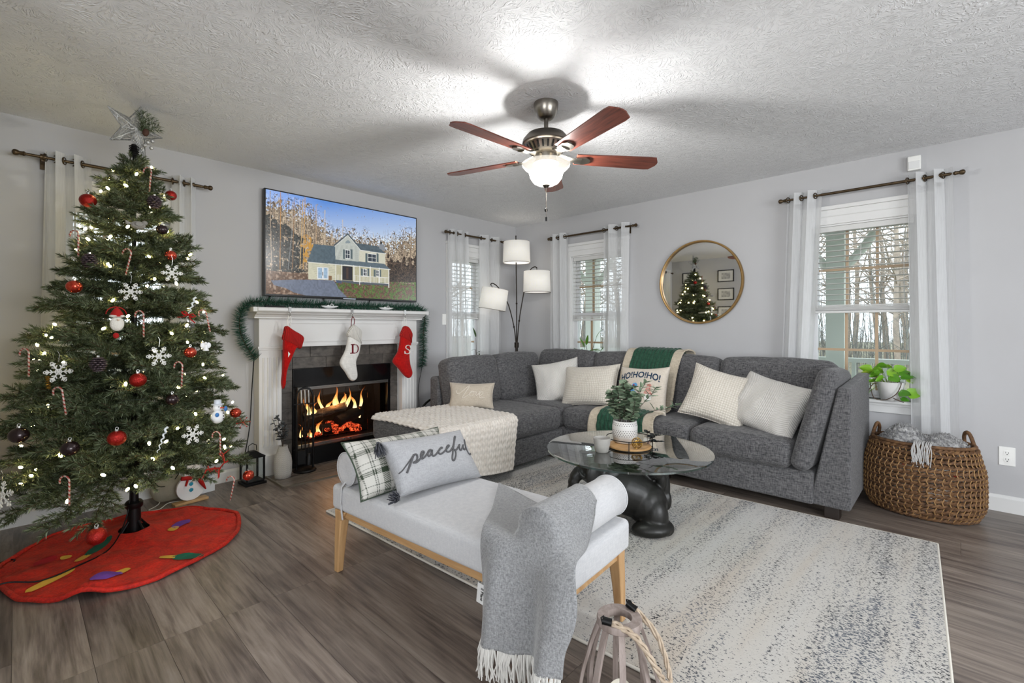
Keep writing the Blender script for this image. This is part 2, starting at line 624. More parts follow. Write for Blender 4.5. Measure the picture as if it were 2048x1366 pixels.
# ------------------------------------------------------------------ ceiling + walls
tag(MB().box(-8.1, 0.15, -7.1, 0.15, CEIL, CEIL + 0.1).build('ceiling', MC, None, smooth=0), 'white stomped plaster ceiling', None, kind='structure')

def holed(mb, u0, u1, z0, z1, holes, put):
    us = sorted({u0, u1, *[h[0] for h in holes], *[h[1] for h in holes]})
    for a, b_ in zip(us, us[1:]):
        hs = sorted([(h[2], h[3]) for h in holes if h[0] < (a + b_) / 2 < h[1]])
        z = z0
        for h0, h1 in hs:
            if h0 > z:
                put(a, b_, z, h0)
            z = h1
        if z < z1:
            put(a, b_, z, z1)

WZ0, WZ1 = 0.655, 1.985          # window openings
WH = 0.335                        # half width of an opening
C1, C2, C3, C4 = -3.868, -0.83, -1.20, -3.535
WH1 = 0.29                        # the window behind the tree
WH2 = 0.225                       # the narrow corner window
FBX0, FBX1, FBZ0, FBZ1 = -2.77, -1.84, 0.04, 0.83
w = MB()
holed(w, -4.6, 0.15, 0, CEIL, [(C1 - WH1, C1 + WH1, WZ0, WZ1), (C2 - WH2, C2 + WH2, WZ0, WZ1), (FBX0, FBX1, FBZ0, FBZ1)],
      lambda a, b_, z, z2: w.box(a, b_, 0, 0.15, z, z2))
tag(w.build('wall_left', MW, None, smooth=0), 'light grey fireplace wall', None, kind='structure')
w2 = MB()
holed(w2, -7.1, 0.0, 0, CEIL, [(C3 - WH, C3 + WH, WZ0, WZ1), (C4 - WH, C4 + WH, WZ0, WZ1)],
      lambda a, b_, z, z2: w2.box(0, 0.15, a, b_, z, z2))
tag(w2.build('wall_right', MW, None, smooth=0), 'light grey wall with the round mirror', None, kind='structure')
tag(MB().box(-4.65, -4.53, -1.7, 0, 0, CEIL).build('wall_side', MW, None, smooth=0), 'light grey side wall with framed prints', None, kind='structure')
tag(MB().box(-8.1, -4.65, -1.7, -1.58, 0, CEIL).build('wall_return', MW, None, smooth=0), 'grey wall of the adjoining room', None, kind='structure')
w3 = MB()
holed(w3, -8.1, 0.15, 0, CEIL, [(-4.5, -1.9, 0.7, 2.2)], lambda a, b_, z, z2: w3.box(a, b_, -7.1, -7.0, z, z2))
tag(w3.build('wall_back', MW, None, smooth=0), 'grey wall behind the viewer', None, kind='structure')
w4 = MB()
holed(w4, -7.0, -1.7, 0, CEIL, [(-6.3, -3.7, 0.7, 2.2)], lambda a, b_, z, z2: w4.box(-8.1, -8.0, a, b_, z, z2))
tag(w4.build('wall_far', MW, None, smooth=0), 'grey end wall of the adjoining room', None, kind='structure')

# baseboards
def base_prof(t, h):
    return [(0, 0), (t, 0), (t, h - .018), (t * .45, h - .004), (0, h)]
def baseboard_x(name, x0, x1):
    m = MB(); m.prism([(-a, z) for a, z in base_prof(.016, .09)], x0, x1, 'x')
    tag(m.build(name, MWHITE, None, smooth=0), 'white baseboard along the fireplace wall', None, kind='structure')
baseboard_x('baseboard_left', -4.53, -3.06); baseboard_x('baseboard_corner', -1.58, -0.016)
m = MB()
m.prism([(-a, z) for a, z in base_prof(.016, .105)], -7.0, 0.0, 'y')
tag(m.build('baseboard_right', MWHITE, None, smooth=0), 'white baseboard under the mirror wall', None, kind='structure')
m = MB(); m.prism([(-4.53 + a, z) for a, z in base_prof(.016, .09)], -1.7, 0.0, 'y')
tag(m.build('baseboard_side', MWHITE, None, smooth=0), 'white baseboard under the framed prints', None, kind='structure')

# ------------------------------------------------------------------ windows (local: x along wall, y outward, z up)
def window(n, loc, rotz, label, h=WH):
    t = thing('window_%d' % n, label, None, loc, rotz, kind='structure', world=False)
    def p(name, mat, fn, bevel=0.0, smooth=0):
        b = MB(); fn(b); return b.build(name, mat, t, smooth=smooth, bevel=bevel, local=True)
    for s in (-1, 1):
        x0, x1 = sorted((s * (h - .008), s * (h + .066)))
        p('casing', MWHITE, lambda b: (b.box(x0, x1, -.018, 0, WZ0 - .02, WZ1), b.box(*(sorted((s * (h + .045), s * (h + .066)))), -.026, -.018, WZ0 - .02, WZ1)), .003)
    p('head_casing', MWHITE, lambda b: (b.box(-h - .068, h + .068, -.02, 0, WZ1 - .008, WZ1 + .105), b.box(-h - .075, h + .075, -.034, 0, WZ1 + .105, WZ1 + .135), b.box(-h - .068, h + .068, -.027, -.02, WZ1 + .05, WZ1 + .058)), .003)
    p('stool', MWHITE, lambda b: b.box(-h - .085, h + .085, -.06, .06, WZ0 - .022, WZ0), .005)
    p('apron', MWHITE, lambda b: (b.box(-h - .09, h + .09, -.018, 0, WZ0 - .095, WZ0 - .022), b.box(-h - .09, h + .09, -.026, 0, WZ0 - .045, WZ0 - .022)), .003)
    p('jamb', MWHITE, lambda b: (b.box(-h, -h + .02, 0, .15, WZ0, WZ1), b.box(h - .02, h, 0, .15, WZ0, WZ1), b.box(-h, h, 0, .15, WZ1 - .02, WZ1), b.box(-h, h, .05, .15, WZ0, WZ0 + .02)))
    zm = (WZ0 + WZ1) / 2
    for nm, za, zb, y in (('upper_sash', zm - .02, WZ1 - .02, .095), ('lower_sash', WZ0 + .02, zm + .02, .06)):
        g = .036
        s = p(nm, MSASH, lambda b: (b.box(-h + .02, -h + .02 + g, y - .018, y + .018, za, zb), b.box(h - .02 - g, h - .02, y - .018, y + .018, za, zb),
                                    b.box(-h + .02 + g, h - .02 - g, y - .018, y + .018, za, za + g), b.box(-h + .02 + g, h - .02 - g, y - .018, y + .018, zb - g, zb)), .003)
        xi = h - .02 - g
        MB().box(-xi, xi, y - .003, y + .003, za + g, zb - g).build('pane', MGLASS, s, smooth=0, local=True)
        for q in ((-1, 1) if h > .25 else (0,)):
            MB().box(q * xi / 3 - .009, q * xi / 3 + .009, y - .011, y + .011, za + g, zb - g).build('muntin', MMUNT, s, smooth=0, local=True)
        zc = (za + zb) / 2
        MB().box(-xi, xi, y - .0105, y + .0105, zc - .009, zc + .009).build('muntin', MMUNT, s, smooth=0, local=True)
    return t
HP = -PI / 2
window(1, (C1, 0, 0), 0, 'white window behind the Christmas tree', WH1)
window(2, (C2, 0, 0), 0, 'white window between fireplace and floor lamp', WH2)
window(3, (0, C3, 0), HP, 'white window between floor lamp and mirror')
window(4, (0, C4, 0), HP, 'white window above the woven basket')

# ------------------------------------------------------------------ blinds
def blind(loc, rotz, zb, label, hw=WH):
    t = thing('window_blind', label, 'blind', loc, rotz, 'white slatted window blinds', world=False)
    h = hw - .028
    MB().box(-h, h, .004, .046, WZ1 - .062, WZ1 - .021).build('head_rail', MSLAT, t, smooth=0, bevel=.003, local=True)
    z = WZ1 - .085; me = None
    while z > zb + .075:
        if me is None:
            o = MB(Matrix.Rotation(rad(-5), 4, 'X')).box(-h, h, -.02, .02, -.0012, .0012).build('slat', MSLAT, t, smooth=0, local=True); me = o.data
        else:
            o = bpy.data.objects.new('slat', me); COL.objects.link(o); o.parent = t
        o.location = (0, .026, z)
        z -= .0425
    for k in range(7):
        MB().box(-h, h, .005, .047, zb + .022 + k * .0062, zb + .0262 + k * .0062).build('slat', MSLAT, t, smooth=0, local=True)
    MB().box(-h, h, .005, .047, zb, zb + .018).build('bottom_rail', MSLAT, t, smooth=0, bevel=.003, local=True)
    for x in (-h * .82, 0, h * .82):
        for y in (.004, .048):
            MB().cyl((x, y, zb + .02), (x, y, WZ1 - .06), .0011, n=5).build('ladder_cord', MSLAT, t, local=True)
    MB().cyl((-h + .03, -.004, 1.33), (-h + .03, -.004, WZ1 - .06), .0035, n=6).build('tilt_wand', MSLAT, t, local=True)
    return t
blind((C1, 0, 0), 0, 1.27, 'white slatted blind behind the Christmas tree', WH1)
blind((C2, 0, 0), 0, 1.27, 'white slatted blind just left of the floor lamp shades', WH2)
blind((0, C3, 0), HP, 1.25, 'white slatted blind between floor lamp and round mirror')
blind((0, C4, 0), HP, 1.29, 'white slatted blind half lowered above the basket and sill plant')

# ------------------------------------------------------------------ curtain rods + sheer panels (same local frame as windows)
def rod(loc, rotz, xa, xb, label):
    t = thing('curtain_rod', label, 'curtain rod', loc, rotz, 'bronze curtain rods', world=False)
    z = 2.20; y = -.09
    MB().cyl((xa, y, z), (xb, y, z), .0085, n=12).build('rod', MBRZ, t, local=True)
    MB().cyl((xa + .25, y, z), (xb - .03, y, z), .0105, n=12).build('outer_tube', MBRZ, t, local=True)
    for s, x in ((-1, xa), (1, xb)):
        f = MB(); f.T = Matrix.Translation((x, y, z)) @ Matrix.Rotation(s * PI / 2, 4, 'Y')
        f.lathe([(.011, -.012), (.0145, -.006), (.012, .0), (.011, .012), (.016, .02), (.018, .030), (.015, .038), (.007, .043), (0, .044)], 14)
        f.build('finial', MBRZ, t, local=True)
    for x in (xa + .085, xb - .085):
        b = MB()
        b.box(x - .011, x + .011, -.008, 0, z - .055, z + .02); b.box(x - .007, x + .007, y - .004, -.004, z - .026, z - .014)
        b.lathe([(.017, -.01), (.019, 0), (.017, .01)], 12) if False else None
        b.tube([(x - .012, y, z), (x + .012, y, z)], .0175, 12)
        b.build('bracket', MBRZ, t, smooth=30, local=True)
    return t

def curtain(loc, rotz, top, bot, zb, folds, label, amp=.036, ph=0.0, seed=1):
    """Sheer grommet panel; top / bot are (x0, x1) in the wall's own direction."""
    t = thing('sheer_curtain', label, 'curtain', loc, rotz, 'sheer white curtains', world=False)
    ztop = 2.245
    def fn(u, v):
        z = ztop + (zb - ztop) * v
        k = min(1, v * 1.0)
        x = (top[0] + (bot[0] - top[0]) * k) + u * ((top[1] - top[0]) + ((bot[1] - bot[0]) - (top[1] - top[0])) * k)
        a = amp * (1 - .35 * v)
        y = -.09 + a * math.sin(2 * PI * folds * u + ph) + .012 * v * mnoise.noise(Vector((u * 6 + seed, v * 3, 0)))
        x += .012 * math.sin(4 * PI * folds * u + ph + 1) * (1 - .4 * v)
        return (x, min(y, -.012), z)
    MB().grid(fn, 16 * int(folds * 2) // 2 + 17, 34).build('panel', MSHEER, t, smooth=180, local=True)
    def hem(u, v):
        p = fn(u, v * .042); return (p[0], p[1] - .0025, p[2])
    MB().grid(hem, 16 * int(folds * 2) // 2 + 17, 4).build('header_band', MSHEER, t, smooth=180, local=True)
    def hem2(u, v):
        p = fn(u, .965 + v * .035); return (p[0], p[1] - .0025, p[2])
    MB().grid(hem2, 16 * int(folds * 2) // 2 + 17, 3).build('bottom_hem', MSHEER, t, smooth=180, local=True)
    n = int(folds * 2 + .5)
    for k in range(n):
        u = (k + .5 - ph / PI * 1.0) / (2 * folds)
        if not 0.02 < u < .98:
            continue
        p = fn(u, .026)
        a = rad(62) * (1 if k % 2 else -1)
        g = MB(Matrix.Translation((p[0], -.09, 2.20)) @ Matrix.Rotation(a * .35, 4, 'Z') @ Matrix.Rotation(PI / 2, 4, 'Y'))
        g.tube([(.0205 * math.cos(q * PI / 8), .0205 * math.sin(q * PI / 8), 0) for q in range(16)], .0042, 6, closed=True)
        g.build('grommet', MBRZ, t, smooth=180, local=True)
    return t
A0, A2, B0 = (0, 0, 0), (0, 0, 0), (0, 0, 0)
rod(A0, 0, -4.33, -3.405, 'bronze curtain rod above the window behind the Christmas tree')
curtain(A0, 0, (-4.245, -4.04), (-4.28, -3.98), .09, 2.5, 'sheer white curtain at the far left of the Christmas tree', seed=2)
curtain(A0, 0, (-3.61, -3.475), (-3.62, -3.47), .09, 2, 'sheer white curtain between Christmas tree and television', seed=3, ph=.6)
rod(A2, 0, -1.165, -.34, 'short bronze curtain rod between television and floor lamp')
curtain(A2, 0, (-1.155, -.885), (-1.155, -.80), .06, 2.5, 'sheer white curtain beside the light switch', seed=4)
curtain(A2, 0, (-.70, -.36), (-.69, -.36), .06, 2, 'sheer white curtain just behind the lowest lamp shade', seed=5, ph=.5)
rod(B0, HP, .64, 1.70, 'bronze curtain rod between floor lamp and mirror')
curtain(B0, HP, (.63, .88), (.63, .89), .06, 2.5, 'sheer white curtain just right of the floor lamp', seed=6)
curtain(B0, HP, (1.335, 1.64), (1.33, 1.60), .06, 2, 'sheer white curtain left of the round mirror', seed=7, ph=.4)
rod(B0, HP, 3.05, 4.06, 'bronze curtain rod above the woven basket')
curtain(B0, HP, (3.065, 3.30), (3.00, 3.20), .05, 2.5, 'sheer white curtain right of the round mirror', seed=8)
curtain(B0, HP, (3.80, 4.03), (3.83, 4.075), .05, 2.5, 'sheer white curtain behind the woven basket', seed=9, ph=.3)
# ------------------------------------------------------------------ fireplace (world coordinates)
def slate_mat():
    m, nt, b = nmat('slate_tile')
    oi = nt.nodes.new('ShaderNodeObjectInfo')
    f = noise(nt, coords(nt, (1, 1, 1.6)), 16, 5, 0.6, 0.3)
    r = ramp(nt, f, [(0.28, lin('#3b3835')), (0.5, lin('#57524d')), (0.75, lin('#6d6760'))])
    tone = math_(nt, 'MULTIPLY_ADD', oi.outputs['Random'], 0.35, 0.8)
    h = nt.nodes.new('ShaderNodeHueSaturation'); L(nt, tone, h.inputs['Value']); L(nt, r.outputs[0], h.inputs['Color'])
    L(nt, h.outputs[0], b.inputs['Base Color'])
    b.inputs['Roughness'].default_value = 0.45
    bump(nt, b, f, 0.25, 0.006)
    return m
MSLATE = slate_mat()
MGROUT = plain('grey_grout', '#6b6763', 0.9)
MBGLOSS = plain('black_enamel', '#0b0b0d', 0.16, 0.0, 0.6)
MSOOT = plain('sooty_firebrick', '#141211', 0.85, vary='#231e1b', vs=20, bmp=0.3, bs=60)
MCHROME = plain('brushed_steel', '#b9b9b8', 0.28, 1.0)
fp = thing('fireplace', 'white mantel fireplace with slate tile and black glass-door insert', 'fireplace', (-2.32, -.1, 0))
XL0, XL1, XR0, XR1 = -3.055, -2.885, -1.755, -1.585
FY = -.115
def shelf_prof():
    return [(0, 1.335), (-.225, 1.335), (-.235, 1.328), (-.235, 1.308), (-.225, 1.300), (-.205, 1.297), (-.195, 1.285), (-.170, 1.276), (-.158, 1.262), (-.150, 1.262), (-.150, 1.25), (0, 1.25)]
b = MB(); b.prism([(y, z) for y, z in shelf_prof()], -3.10, -1.545, 'x')
for s, xa, xb in ((-1, -3.13, -3.10), (1, -1.545, -1.515)):
    b.box(xa, xb, -.225, 0, 1.300, 1.335)
b.build('mantel_shelf', MWHITE, fp, smooth=0, bevel=.002)
fr = MB().box(XL1, XR0, -.105, 0, 1.02, 1.262).build('frieze', MWHITE, fp, smooth=0, bevel=.002)
cx0, cx1, cz0, cz1, cc = -2.845, -1.80, 1.062, 1.215, .03
def octo(o):
    return [(cx0 + cc - o * .4, cz0 - o), (cx1 - cc + o * .4, cz0 - o), (cx1 - cc + o * .4, cz0 + cc - o), (cx1 + o, cz0 + cc - o), (cx1 + o, cz1 - cc + o), (cx1 - cc + o * .4, cz1 - cc + o), (cx1 - cc + o * .4, cz1 + o), (cx0 + cc - o * .4, cz1 + o), (cx0 + cc - o * .4, cz1 - cc + o), (cx0 - o, cz1 - cc + o), (cx0 - o, cz0 + cc - o), (cx0 + cc - o * .4, cz0 + cc - o)]
pts = [(x, -.106, z) for x, z in octo(0)]
b = MB()
for i in range(len(pts)):
    b.bar(pts[i], pts[(i + 1) % len(pts)], .012, .012, (0, 1, 0))
b.build('panel_moulding', MWHITE, fr, smooth=0, bevel=.002)
MB().box(XL1, XR0, -.112, -.105, 1.02, 1.034).build('lower_bead', MWHITE, fr, smooth=0)
for xa, xb in ((XL0, XL1), (XR0, XR1)):
    pl = MB().box(xa, xb, FY, 0, 0, 1.262).build('pilaster', MWHITE, fp, smooth=0, bevel=.003)
    MB().box(xa - .01, xb + .01, FY - .012, 0, 0, .17).build('plinth_block', MWHITE, pl, smooth=0, bevel=.003)
    b = MB(); b.box(xa - .012, xb + .012, FY - .014, 0, 1.012, 1.03); b.box(xa - .006, xb + .006, FY - .008, 0, 1.0, 1.012)
    b.build('capital', MWHITE, pl, smooth=0, bevel=.002)
    for k in range(4):
        x = xa + (xb - xa) * (k + 1) / 5
        MB().cyl((x, FY, .24), (x, FY, .94), .0085, n=8).build('reed', MWHITE, pl)
# tiles around the opening
TY = -.028
MB().box(XL1, FBX0 + .002, TY + .004, 0, 0, 1.02).box(FBX1 - .002, XR0, TY + .004, 0, 0, 1.02).box(FBX0, FBX1, TY + .004, 0, .83, 1.02).build('grout_bed', MGROUT, fp, smooth=0)
def tile(x0, x1, z0, z1, dy=0.0):
    g = .0018
    MB().box(x0 + g, x1 - g, TY - .004 - dy, TY + .004, z0 + g, z1 - g).build('tile', MSLATE, fp, smooth=0, bevel=.0012, segs=1)
rt = random.Random(5)
for row, (za, zb) in enumerate(((.925, 1.02), (.83, .925))):
    xs = [XL1 + .0, -2.62, -2.34, -2.06, -1.80, XR0] if row == 0 else [XL1, -2.77, -2.48, -2.20, -1.92, XR0]
    for a, b_ in zip(xs, xs[1:]):
        tile(a, b_, za, zb, rt.uniform(0, .0015))
zs = [0.0, .115, .245, .375, .505, .635, .735, .83]
for a, b_ in zip(zs, zs[1:]):
    tile(XL1, FBX0, a, b_, rt.uniform(0, .0015)); tile(FBX1, XR0, a, b_, rt.uniform(0, .0015))
# insert
ins = MB().box(FBX0, FBX1, -.046, .0, .672, .83).build('hood_panel', MBGLOSS, fp, smooth=0, bevel=.004)
for xa, xb in ((FBX0, FBX0 + .035), (FBX1 - .035, FBX1)):
    MB().box(xa, xb, -.042, 0, .04, .672).build('side_strip', MBGLOSS, fp, smooth=0, bevel=.003)
MB().box(FBX0, FBX1, -.046, 0, .0, .155).build('louver_panel', MBLK, fp, smooth=0, bevel=.003)
for z0 in (.648, .162):
    for k in range(3):
        MB().box(FBX0 + .035, FBX1 - .035, -.056, -.04, z0 + k * .009, z0 + .0065 + k * .009).build('steel_rail', MCHROME, fp, smooth=0, bevel=.001, segs=1)
DX0, DX1 = FBX0 + .035, FBX1 - .035
MFGL = thin_glass('smoked_fire_glass', (0.80, 0.80, 0.80, 1), 1.5)
for k in range(4):
    a = DX0 + (DX1 - DX0) * k / 4; b_ = DX0 + (DX1 - DX0) * (k + 1) / 4
    d = MB().box(a + .002, b_ - .002, -.047, -.043, .192, .646).build('glass_door', MFGL, fp, smooth=0)
    if k in (1, 2):
        xk = b_ - .03 if k == 1 else a + .03
        MB(Matrix.Translation((xk, -.058, .178)) @ Matrix.Rotation(PI / 2, 4, 'X')).lathe([(.004, 0), (.004, .012), (.011, .016), (.011, .022), (0, .024)], 10).build('door_pull', MCHROME, d)
fb = MB()
fb.box(FBX0 - .04, FBX1 + .04, .46, .50, .0, .9); fb.box(FBX0 - .04, FBX0, 0.0, .5, 0, .9); fb.box(FBX1, FBX1 + .04, 0.0, .5, 0, .9)
fb.box(FBX0 - .04, FBX1 + .04, 0, .5, .83, .9); fb.box(FBX0 - .04, FBX1 + .04, 0, .5, .0, .17)
fb.build('firebox', MSOOT, fp, smooth=0)
gr = MB()
for k in range(7):
    x = -2.58 + k * .09
    gr.tube([(x, .10, .20), (x, .10, .185), (x, .32, .185)], .008, 6)
gr.bar((-2.62, .12, .185), (-2.0, .12, .185), .012, .012); gr.bar((-2.62, .30, .185), (-2.0, .30, .185), .012, .012)
gr.build('grate', MBLK, fp, smooth=30)

# logs
def bark(name, c1, c2, em=0.0):
    m, nt, b = nmat(name)
    f = noise(nt, coords(nt, (0.35, 1, 1)), 60, 5, 0.65, 0.5)
    r = ramp(nt, f, [(0.35, lin(c1)), (0.7, lin(c2))]); L(nt, r.outputs[0], b.inputs['Base Color'])
    b.inputs['Roughness'].default_value = 0.95
    bump(nt, b, f, 0.7, 0.012)
    if em:
        g = noise(nt, coords(nt), 45, 4, 0.6, 0.4)
        r2 = ramp(nt, g, [(0.45, (0.02, 0, 0, 1)), (0.58, (0.75, 0.07, 0.02, 1)), (0.72, (1.0, 0.35, 0.1, 1))])
        L(nt, r2.outputs[0], b.inputs['Emission Color']); b.inputs['Emission Strength'].default_value = em
    return m
MLOG = bark('burning_log_bark', '#2a211b', '#8b7a68')
MLOGD = bark('charred_log', '#0c0a09', '#2b2422')
MEMB = bark('glowing_embers', '#1a0b08', '#5a1d12', 2.2)
def log(p0, p1, r, mat, label, seed):
    P0, P1 = Vector(p0), Vector(p1); pts = []; rr = []
    for k in range(11):
        t = k / 10
        p = P0.lerp(P1, t) + Vector((0, mnoise.noise(Vector((seed, t * 3, 0))) * .008, mnoise.noise(Vector((seed, t * 3, 5))) * .008))
        pts.append(p); rr.append(r * (1 + .1 * mnoise.noise(Vector((seed, t * 4, 9)))))
    b = MB(); b.tube(pts, rr, 14)
    b.v = [tuple(Vector(v) + Vector((mnoise.noise(Vector(v) * 30), mnoise.noise(Vector(v) * 31 + Vector((9, 0, 0))), mnoise.noise(Vector(v) * 29 + Vector((0, 9, 0))))) * .006) for v in b.v]
    return tag(b.build('firewood_log', mat, None, smooth=60), label, 'log', 'logs burning in the fireplace')
log((-2.60, .16, .375), (-2.22, .13, .435), .038, MLOG, 'pale barked log lying across the top of the fire', 1)
log((-2.66, .22, .235), (-2.36, .12, .255), .045, MLOGD, 'charred log at the front left of the fire', 2)
log((-2.30, .12, .30), (-2.03, .20, .36), .055, MLOGD, 'thick blackened log at the right of the fire', 3)
rb = random.Random(11)
em = MB()
for k in range(80):
    x = rb.uniform(-2.56, -2.06); y = rb.uniform(.07, .26)
    em.ell((x, y, .205 + rb.uniform(0, .10) * (1 - abs(x + 2.3) / .3)), (rb.uniform(.018, .04), rb.uniform(.015, .03), rb.uniform(.012, .026)), 7, 5, Matrix.Rotation(rb.uniform(0, 3), 3, 'Z'))
tag(em.build('ember_bed', MEMB, None, smooth=60), 'heap of glowing red embers under the logs', 'embers', kind='stuff')

def flame_mat():
    m = bpy.data.materials.new('fire_flame'); m.use_nodes = True
    nt = m.node_tree; nt.nodes.clear()
    o = nt.nodes.new('ShaderNodeOutputMaterial')
    tc = nt.nodes.new('ShaderNodeTexCoord'); sp = nt.nodes.new('ShaderNodeSeparateXYZ'); L(nt, tc.outputs['Generated'], sp.inputs[0])
    h = math_(nt, 'ADD', sp.outputs[2], math_(nt, 'MULTIPLY_ADD', noise(nt, tc.outputs['Generated'], 3.5, 3), 0.5, -0.25))
    r = ramp(nt, h, [(0.0, (1, 0.72, 0.35, 1)), (0.3, (1, 0.6, 0.2, 1)), (0.6, (1, 0.33, 0.06, 1)), (1.0, (0.8, 0.12, 0.01, 1))])
    e = nt.nodes.new('ShaderNodeEmission'); L(nt, r.outputs[0], e.inputs[0])
    st = ramp(nt, h, [(0.0, (1, 1, 1, 1)), (0.5, (.55, .55, .55, 1)), (1.0, (.2, .2, .2, 1))])
    L(nt, math_(nt, 'MULTIPLY', st.outputs[0], 4.0), e.inputs[1])
    t = nt.nodes.new('ShaderNodeBsdfTransparent')
    mx = nt.nodes.new('ShaderNodeMixShader')
    lw = nt.nodes.new('ShaderNodeLayerWeight'); lw.inputs[0].default_value = 0.35
    a = math_(nt, 'MULTIPLY', math_(nt, 'SUBTRACT', 1.0, lw.outputs['Facing']), math_(nt, 'SUBTRACT', 1.12, h))
    a = math_(nt, 'MINIMUM', math_(nt, 'MAXIMUM', math_(nt, 'MULTIPLY', a, 1.5), 0.0), 1.0)
    L(nt, a, mx.inputs[0]); L(nt, t.outputs[0], mx.inputs[1]); L(nt, e.outputs[0], mx.inputs[2])
    L(nt, mx.outputs[0], o.inputs['Surface'])
    return m
MFLAME = flame_mat(); MFLAME.cycles.emission_sampling = 'NONE'; MEMB.cycles.emission_sampling = 'NONE'
fire = thing('fire', 'orange and yellow flames leaping over the fireplace logs', 'fire', (-2.33, .16, .2))
def flame(x, y, z, hgt, wd, seed, lean=0.0):
    b = MB(); pts = []; rr = []
    for k in range(15):
        t = k / 14
        pts.append((x + lean * t + .03 * t * math.sin(seed + t * 5), y + .015 * t * math.cos(seed * 2 + t * 4), z + hgt * t))
        rr.append(max(.0006, wd * (math.sin(PI * min(1, t * .55 + .38)) ** 1.3) * (1 - t) ** .55 * (1 + .25 * math.sin(seed * 3 + t * 9))))
    b.tube(pts, rr, 10)
    b.v = [(v[0], y + (v[1] - y) * .55, v[2]) for v in b.v]
    b.build('flame', MFLAME, fire, smooth=180)
for a in ((-2.56, .13, .40, .16, .022, 1, -.03), (-2.52, .13, .40, .11, .025, 2.2, .02), (-2.42, .16, .42, .20, .018, 3, -.06), (-2.38, .15, .42, .10, .02, 3.7, .03),
          (-2.30, .14, .43, .21, .028, 4, -.02), (-2.25, .15, .43, .14, .032, 5, .04), (-2.19, .17, .42, .19, .018, 6, .06), (-2.10, .17, .40, .15, .02, 7, -.03), (-2.04, .18, .40, .20, .016, 8, .05),
          (-2.50, .085, .225, .13, .024, 9, .02), (-2.55, .08, .215, .07, .02, 10, -.06), (-2.64, .10, .22, .12, .013, 11, -.02), (-2.06, .15, .30, .12, .012, 12, .0)):
    flame(*a)
fl = bpy.data.lights.new('fire_light', 'POINT'); fl.energy = 6; fl.color = (1, .45, .15); fl.shadow_soft_size = .08
flo = bpy.data.objects.new('fire_light', fl); COL.objects.link(flo); flo.location = (-2.33, .12, .5); flo.parent = fire; flo.matrix_parent_inverse = INV[fire.name]

# hearth
he = MB().box(-3.01, -1.60, -.485, FY - .0, .0, .008).build('hearth', MGROUT, None, smooth=0)
tag(he, 'brown tiled hearth strip in front of the fireplace', 'hearth')
MHT = wood('hearth_tile_brown', '#4d4640', '#857b70', 'X', 9, 0.25)
x = -3.0
for r_ in range(4):
    ya, yb = -.475 + r_ * .09, -.475 + (r_ + 1) * .09 - .003
    x = -3.0 - (.0 if r_ % 2 else .21)
    while x < -1.61:
        a, b_ = max(x, -3.0), min(x + .42, -1.61)
        if b_ - a > .02:
            MB().box(a, b_ - .003, ya, yb, .006, .0105).build('tile', MHT, he, smooth=0)
        x += .42
b = MB(); b.box(-3.012, -1.60, -.492, -.48, 0, .014); b.box(-3.014, -3.002, -.485, FY - .012, 0, .014); b.build('edge_strip', plain('hearth_metal_edge', '#8f8779', .3, .7), he, smooth=0)

# ------------------------------------------------------------------ television
tv = thing('television', 'wide flat television above the mantel showing a house', 'television', (-2.27, 0, 1.42))
TX0, TX1, TZ0, TZ1 = -3.0, -1.55, 1.43, 2.29
MBEZ = plain('tv_bezel', '#121315', 0.35)
MB().box(TX0, TX1, -.068, -.022, TZ0, TZ1).build('casing', MBEZ, tv, smooth=0, bevel=.004)
MB().box(-2.6, -1.95, -.022, 0, 1.6, 2.05).build('wall_mount', MBLK, tv, smooth=0)
MB().box(-2.34, -2.22, -.0705, -.066, TZ0 + .002, TZ0 + .010).build('logo_bar', plain('tv_logo', '#b9c4d2', .3), tv, smooth=0)
for xa, xb in ((-2.93, -2.99), (-2.50, -2.50), (-2.05, -2.085)):
    MB().tube([(xa, -.03, TZ0 + .02), (xa * .5 + xb * .5, -.035, TZ0 - .03), (xb, -.04, 1.345)], .006, 6).build('cable', MBLK, tv)

